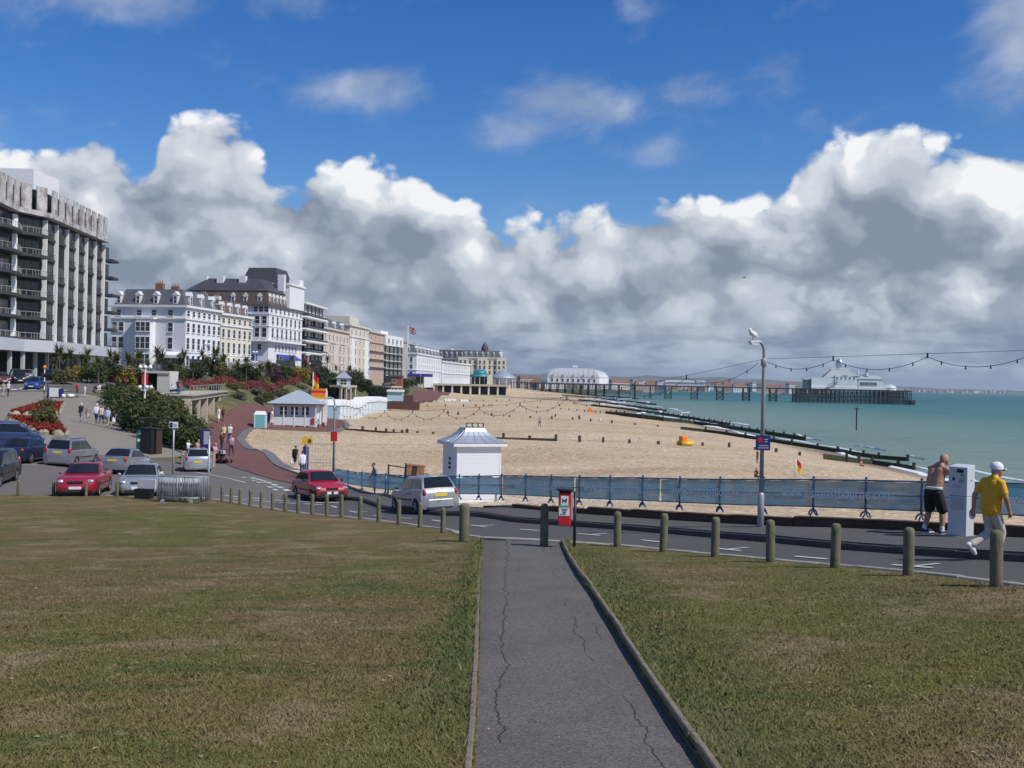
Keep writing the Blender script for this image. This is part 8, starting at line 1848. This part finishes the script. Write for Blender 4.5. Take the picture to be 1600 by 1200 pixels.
    for x in (-.38, .55):
        for y in (-.28, .28): MB().lathe([(.14, -.05), (.16, -.03), (.16, .03), (.14, .05)], 12, M=Matrix.Translation((x, y, .16)) @ Matrix.Rotation(R(90), 4, 'X')).build('wheel', MATS['tyre'], t, smooth=True, ang=40)
    u = Vector(h_).normalized(); person(Vector((p.x - u.x * .18, p.y - u.y * .18)), h_, 'person in bright pink riding the mobility scooter', None, top='pink', legs='black', pose='sit', z=p.z + .10, hair='hair_grey')
    p = hit(352, 723); t = thing('pushchair', 'black pushchair in front of the mobility scooter', 'pushchair', tuple(p), R(-20)); MB().add([(-.3, -.22, .3), (.3, -.22, .25), (.3, .22, .25), (-.3, .22, .3), (-.45, -.22, .85), (-.45, .22, .85), (0, -.22, .95), (0, .22, .95)], [(0, 1, 2, 3), (0, 3, 5, 4), (4, 5, 7, 6), (0, 4, 6), (3, 7, 5)]).build('seat', MATS['black_paint'], t); MB().tube([(.3, -.2, .1), (-.55, -.2, 1.0), (-.55, .2, 1.0), (.3, .2, .1)], .02, 6).build('frame', MATS['steel'], t)
    for x in (-.3, .32):
        for y in (-.24, .24): MB().lathe([(.1, -.03), (.12, -.02), (.12, .02), (.1, .03)], 10, M=Matrix.Translation((x, y, .12)) @ Matrix.Rotation(R(90), 4, 'X')).build('wheel', MATS['tyre'], t)
    g = 'people on the beach'
    for x, y, hp, ps, kw, lab in [(843, 667, 17.5, 'walk', dict(top='grey', legs='navy'), 'person in grey walking on the shingle between the first groynes'), (999, 690.5, 13, 'walk', dict(top='palepink', legs='pink', hair='hair_fair'), 'small child in pink on the shingle by the nearest groyne'), (904.5, 654.5, 10, 'sit', dict(top='black', legs='black'), 'person in black sitting on the shingle by the second groyne'), (938, 658, 8, 'sit', dict(top='white', legs='white'), 'person in white sitting by the second groyne'),
                                  (1183, 724, 20, 'stand', dict(top='black', legs='navy'), 'person in dark clothes half hidden by the gull lamp'), (1345, 728, 14, 'sit', dict(top='bare', legs='red', hair='hair_fair', skin='skin_tan'), 'sunbather sitting at the water edge'), (868, 651, 7, 'sit', dict(top='black', legs='brown'), 'person in brown sitting beside the second groyne posts'), (1005, 633, 7, 'walk', dict(top='red', legs='navy'), 'tiny figure in red far along the shore'), (712, 606, 6, 'walk', dict(top='white', legs='navy'), 'tiny figure on the arcade terrace'), (687, 615, 8, 'walk', dict(top='maroon', legs='navy'), 'tiny figure in dark red before the arcade'),
                                  (1181, 748, 12, 'sit', dict(top='black', legs='black'), 'person in black sitting behind the fence by the gull lamp'), (509, 657, 13, 'sit', dict(top='red', legs='maroon'), 'person in red sitting beside the orange striped board')]:
        p = hit(x, y); base = 1.76 if ps != 'sit' else 1.24; person(p, (.5, -.8) if x % 2 else (-.6, .7), lab, g, s=max(.6, hp * p.y / 1600 / base), pose=ps, voxel=.04, stride=.2, z=p.z - (.38 * hp * p.y / 1600 / base if ps == 'sit' else 0), **kw)
    tops = ['white', 'red', 'black', 'white', 'pale_blue', 'maroon', 'white', 'grey', 'navy', 'white']
    for i, x in enumerate((592, 597, 601, 606, 612, 629, 634, 640, 645, 650)):
        D = 262 + (i * 37 % 9); X = WX(x, D, 634); person(Vector((X, D)), (.2, -1) if i % 2 else (1, .2), f'person in {tops[i]} on the beach cafe terrace, {ORD[i] if i else "first"} from the left', 'people at the beach cafe', top=tops[i], legs='navy', voxel=.05, pose='stand', s=1.05, z=H(X, D) + .9)
    a = Vector((bpy.data.objects['colonnade_shelter'].location)); 
    for i, (dx, dy, tp, lab) in enumerate(((2.2, 2.6, 'white', 'person in white on the colonnade roof behind the blue tarpaulin'), (5.5, 2.4, 'navy', 'person in navy on the colonnade roof'), (9, 2.6, 'red', 'person in red on the colonnade roof near the railing'))):
        an = bpy.data.objects['colonnade_shelter'].rotation_euler.z; q = a + Vector((math.cos(an) * dx - math.sin(an) * dy, math.sin(an) * dx + math.cos(an) * dy, 0)); person(q, (0, -1), lab, 'people on the colonnade roof', top=tp, legs='navy', pose='sit' if i != 1 else 'stand', z=a.z + 3.67)
crowd()
def fingers(segs, wr, dirn, side, up, curl=.5):
    """palm, four unequal bent fingers and a thumb from the side of the palm"""
    d = dirn.normalized(); s_ = side.normalized(); n = d.cross(s_).normalized()
    pe_ = wr + d * .085; segs.append(('hand', wr, pe_, .03, .034)); segs.append(('hand', wr + s_ * .018, pe_ + s_ * .022, .02, .02)); segs.append(('hand', wr - s_ * .018, pe_ - s_ * .022, .02, .02))
    for k, (o_, l1, l2) in enumerate(((-.036, .040, .034), (-.012, .048, .040), (.013, .045, .038), (.037, .034, .028))):
        a = pe_ + s_ * o_; b = a + (d + up * curl * .5).normalized() * l1; c = b + (d * .5 + up * curl * 1.4).normalized() * l2; segs += [('hand', a, b, .0115, .0105), ('hand', b, c, .0105, .009)]
    a = wr + d * .03 - s_ * .032; b = a + (d * .6 - s_ * .7).normalized() * .042; c = b + (d * .9 - s_ * .1 + up * curl * .5).normalized() * .034; segs += [('hand', a, b, .0135, .012), ('hand', b, c, .012, .0095)]
def hero_men():
    # shirtless man in black shorts, back to us, arms stretched to the machine
    hz = .95; segs = []; balls = []
    sh_c = V(.14, -.02, 1.47); hd = V(.23, -.06, 1.665)
    segs += [('shorts', V(0, .075, hz), V(0, -.075, hz), .125, .125), ('torso', V(0, .06, hz + .04), V(.05, .085, 1.20), .118, .112), ('torso', V(0, -.06, hz + .04), V(.05, -.085, 1.20), .118, .112), ('torso', V(.05, .075, 1.20), V(.12, .10, 1.42), .115, .11), ('torso', V(.05, -.075, 1.20), V(.12, -.10, 1.42), .115, .11), ('torso', V(.13, .19, 1.46), V(.13, -.20, 1.46), .065, .065), ('torso', V(.13, .07, 1.50), V(.18, -.02, 1.58), .06, .058), ('torso', V(.13, -.09, 1.50), V(.18, -.04, 1.58), .06, .058), ('head', V(.15, -.02, 1.50), hd + V(-.02, 0, -.03), .062, .058)]
    balls += [('head', hd, (.105, .082, .122)), ('head', hd + V(.0, 0, .03), (.10, .083, .10)), ('head', hd + V(.108, -.01, -.03), (.022, .015, .026)), ('head', hd + V(.06, -.01, -.085), (.045, .045, .04)), ('head', hd + V(.0, .085, -.02), (.022, .012, .032)), ('head', hd + V(.0, -.085, -.02), (.022, .012, .032))]
    for sd, kn, an in ((1, V(.06, .14, .52), V(-.05, .16, .09)), (-1, V(.14, -.12, .52), V(.10, -.16, .09))):
        segs += [('shorts', V(0, sd * .09, hz), V(0, sd * .09, hz).lerp(kn, .55), .115, .118), ('shorts', V(0, sd * .09, hz).lerp(kn, .5), kn + V(0, 0, .015), .118, .108), ('calf', kn + V(0, 0, .02), kn.lerp(an, .35), .060, .064), ('calf', kn.lerp(an, .35), an, .062, .042), ('sock', an + V(0, 0, .07), an, .046, .046), ('shoe', an + V(-.06, 0, -.04), an + V(.12, 0, -.045), .046, .046), ('shoe', an + V(.1, 0, -.045), an + V(.20, sd * .01, -.05), .046, .036)]
    for sd, el, wr in ((1, V(.40, .20, 1.27), V(.60, .06, 1.36)), (-1, V(.34, -.36, 1.27), V(.60, -.22, 1.30))):
        sh = V(.13, sd * .205, 1.46); segs += [('arm', sh, sh.lerp(el, .5), .066, .056), ('arm', sh.lerp(el, .5), el, .056, .045), ('arm', el, el.lerp(wr, .4), .047, .044), ('arm', el.lerp(wr, .4), wr, .044, .031)]; fingers(segs, wr, wr - el, V(0, 1, 0) * sd, V(0, 0, -1), .5)
    P = on_line(1460, [(20, 22.85), (0, 23.1)]); z = H(P.x, P.y) + .15; hdg = math.atan2(.42, .91)
    o = figure('person', segs, balls, {'torso': 'skin_tan', 'head': 'skin_tan', 'arm': 'skin_tan', 'hand': 'skin_tan', 'calf': 'skin_tan', 'shorts': 'cloth_black', 'sock': 'cloth_white', 'shoe': 'cloth_navy'}, .011, 4)
    o.location = (P.x, P.y, z); o.rotation_euler = (0, 0, hdg); o.scale = (1.08, 1.10, 1.0); tag(o, 'shirtless bald man in black shorts using the ticket machine', 'person')
    MB().lathe([(.168, 1.005), (.176, 1.02), (.174, 1.055), (.162, 1.06)], 20).build('white_waistband', MATS['cloth_white'], o, smooth=True, ang=40).scale = (.86, 1.17, 1)
    for y in (.16, -.16): MB().bb(-.13 if y > 0 else .02, .18 if y > 0 else .33, y - .052, y + .052, -.002, .022).build('shoe_sole', MATS['shoe_white'], o, bevel=.008)
    mat('tattoo', (.20, .13, .10), .6); q = MB()
    for k in range(7): a = k * .9; q.tube([(-.082 + .012 * abs(math.sin(a)), .03 + .06 * math.cos(a), 1.33 + .07 * math.sin(a)), (-.080, .03 + .03 * math.cos(a + 1), 1.33 + .05 * math.sin(a + 1))], .006, 5)
    # man in yellow polo shirt striding right, one heel lifted
    hz = .94; segs = []; balls = []; hd = V(.115, 0, 1.625)
    segs += [('trousers', V(0, .07, hz), V(0, -.07, hz), .122, .122), ('shirt', V(0, .06, hz - .03), V(.015, .08, 1.18), .138, .13), ('shirt', V(0, -.06, hz - .03), V(.015, -.08, 1.18), .138, .13), ('shirt', V(.015, .075, 1.18), V(.03, .09, 1.39), .13, .118), ('shirt', V(.015, -.075, 1.18), V(.03, -.09, 1.39), .13, .118), ('shirt', V(.03, .185, 1.425), V(.03, -.185, 1.425), .066, .066), ('shirt', V(.03, .08, 1.45), V(.06, 0, 1.515), .06, .062), ('shirt', V(.03, -.08, 1.45), V(.06, 0, 1.515), .06, .062), ('head', V(.05, 0, 1.47), hd + V(-.02, 0, -.03), .058, .056)]
    balls += [('head', hd, (.104, .080, .122)), ('head', hd + V(.106, 0, -.022), (.024, .016, .028)), ('head', hd + V(.062, 0, -.082), (.045, .042, .04)), ('head', hd + V(.01, .082, -.015), (.022, .011, .032)), ('head', hd + V(.01, -.082, -.015), (.022, .011, .032)), ('hair', hd + V(-.045, 0, -.02), (.065, .074, .085))]
    legs_ = ((-1, V(.17, -.085, .50), V(.05, -.085, .095), 0.), (1, V(.06, .09, .49), V(-.34, .095, .26), 1.))
    for sd, kn, an, lift in legs_:
        hp_ = V(0, sd * .09, hz - .02); segs += [('trousers', hp_, hp_.lerp(kn, .5), .102, .092), ('trousers', hp_.lerp(kn, .5), kn, .092, .076), ('trousers', kn, kn.lerp(an, .5), .076, .072), ('trousers', kn.lerp(an, .5), an + (kn - an).normalized() * .03, .072, .070)]
        f = V(.17, 0, -.045) if not lift else V(.10, 0, -.165); hk = V(-.06, 0, -.04) if not lift else V(-.055, 0, .02); segs += [('shoe', an + hk, an + f * .6, .046, .046), ('shoe', an + f * .6, an + f, .046, .036)]
    for sd, el, wr in ((-1, V(.08, -.27, 1.15), V(.17, -.25, .92)), (1, V(-.13, .27, 1.16), V(-.17, .25, .91))):
        sh = V(.03, sd * .19, 1.425); m_ = sh.lerp(el, .72); segs += [('shirt', sh, m_, .074, .068), ('arm', m_, el, .048, .044), ('arm', el, el.lerp(wr, .4), .046, .043), ('arm', el.lerp(wr, .4), wr, .043, .030)]; fingers(segs, wr, wr - el, V(1, 0, 0), V(0, -sd, 0), .7)
    P = on_line(1551, [(20, 18.35), (0, 18.35)]); z = H(P.x, P.y) - .02
    o = figure('person', segs, balls, {'trousers': 'cloth_stone', 'shirt': 'cloth_yellow', 'head': 'skin_tan', 'hair': 'hair_grey', 'arm': 'skin_tan', 'hand': 'skin_tan', 'shoe': 'shoe_white'}, .011, 4)
    o.location = (P.x, P.y, z); o.rotation_euler = (0, 0, R(16)); o.scale = (1.0, 1.0, .985); tag(o, 'man in yellow polo shirt and white cap striding past the ticket machine', 'person')
    cp_ = MB().lathe([(.110, -.012), (.113, .03), (.100, .08), (.060, .115), (.01, .125)], 16, tuple(hd + V(-.012, 0, .035))); cp_.add([(hd.x + .07, -.085, hd.z + .045), (hd.x + .15, -.075, hd.z + .04), (hd.x + .20, 0, hd.z + .035), (hd.x + .15, .075, hd.z + .04), (hd.x + .07, .085, hd.z + .045), (hd.x + .07, -.085, hd.z + .030), (hd.x + .15, -.075, hd.z + .025), (hd.x + .20, 0, hd.z + .02), (hd.x + .15, .075, hd.z + .025), (hd.x + .07, .085, hd.z + .030)], [(0, 1, 2, 3, 4), (9, 8, 7, 6, 5), (0, 5, 6, 1), (1, 6, 7, 2), (2, 7, 8, 3), (3, 8, 9, 4)]); cp_.build('cap', MATS['cloth_white'], o, smooth=True, ang=35)
    MB().bb(hd.x + .07, hd.x + .112, -.074, .074, hd.z - .005, hd.z + .03).build('sunglasses', MATS['dark_glass'], o, bevel=.01)
    MB().ball((-.17, .27, .80), (.07, .04, .10), 10, 8).build('white_bag', MATS['cloth_white'], o, smooth=True)
hero_men()
q_ = W(1163, 434, 120); bd = thing('bird', 'dark bird flying high over the sea', 'bird', tuple(q_), R(20))
MB().tube([(-.22, 0, 0), (0, 0, .02), (.2, 0, 0)], [.015, .06, .02], 8).build('body', MATS['dark_print'], bd, smooth=True)
for s_ in (-1, 1): MB().add([(.06, s_ * .03, .02), (-.08, s_ * .03, .02), (-.05, s_ * .30, .14), (-.12, s_ * .62, .06), (.05, s_ * .28, .15)], [(0, 1, 2, 4), (4, 2, 3)]).build('wing', MATS['dark_print'], bd)
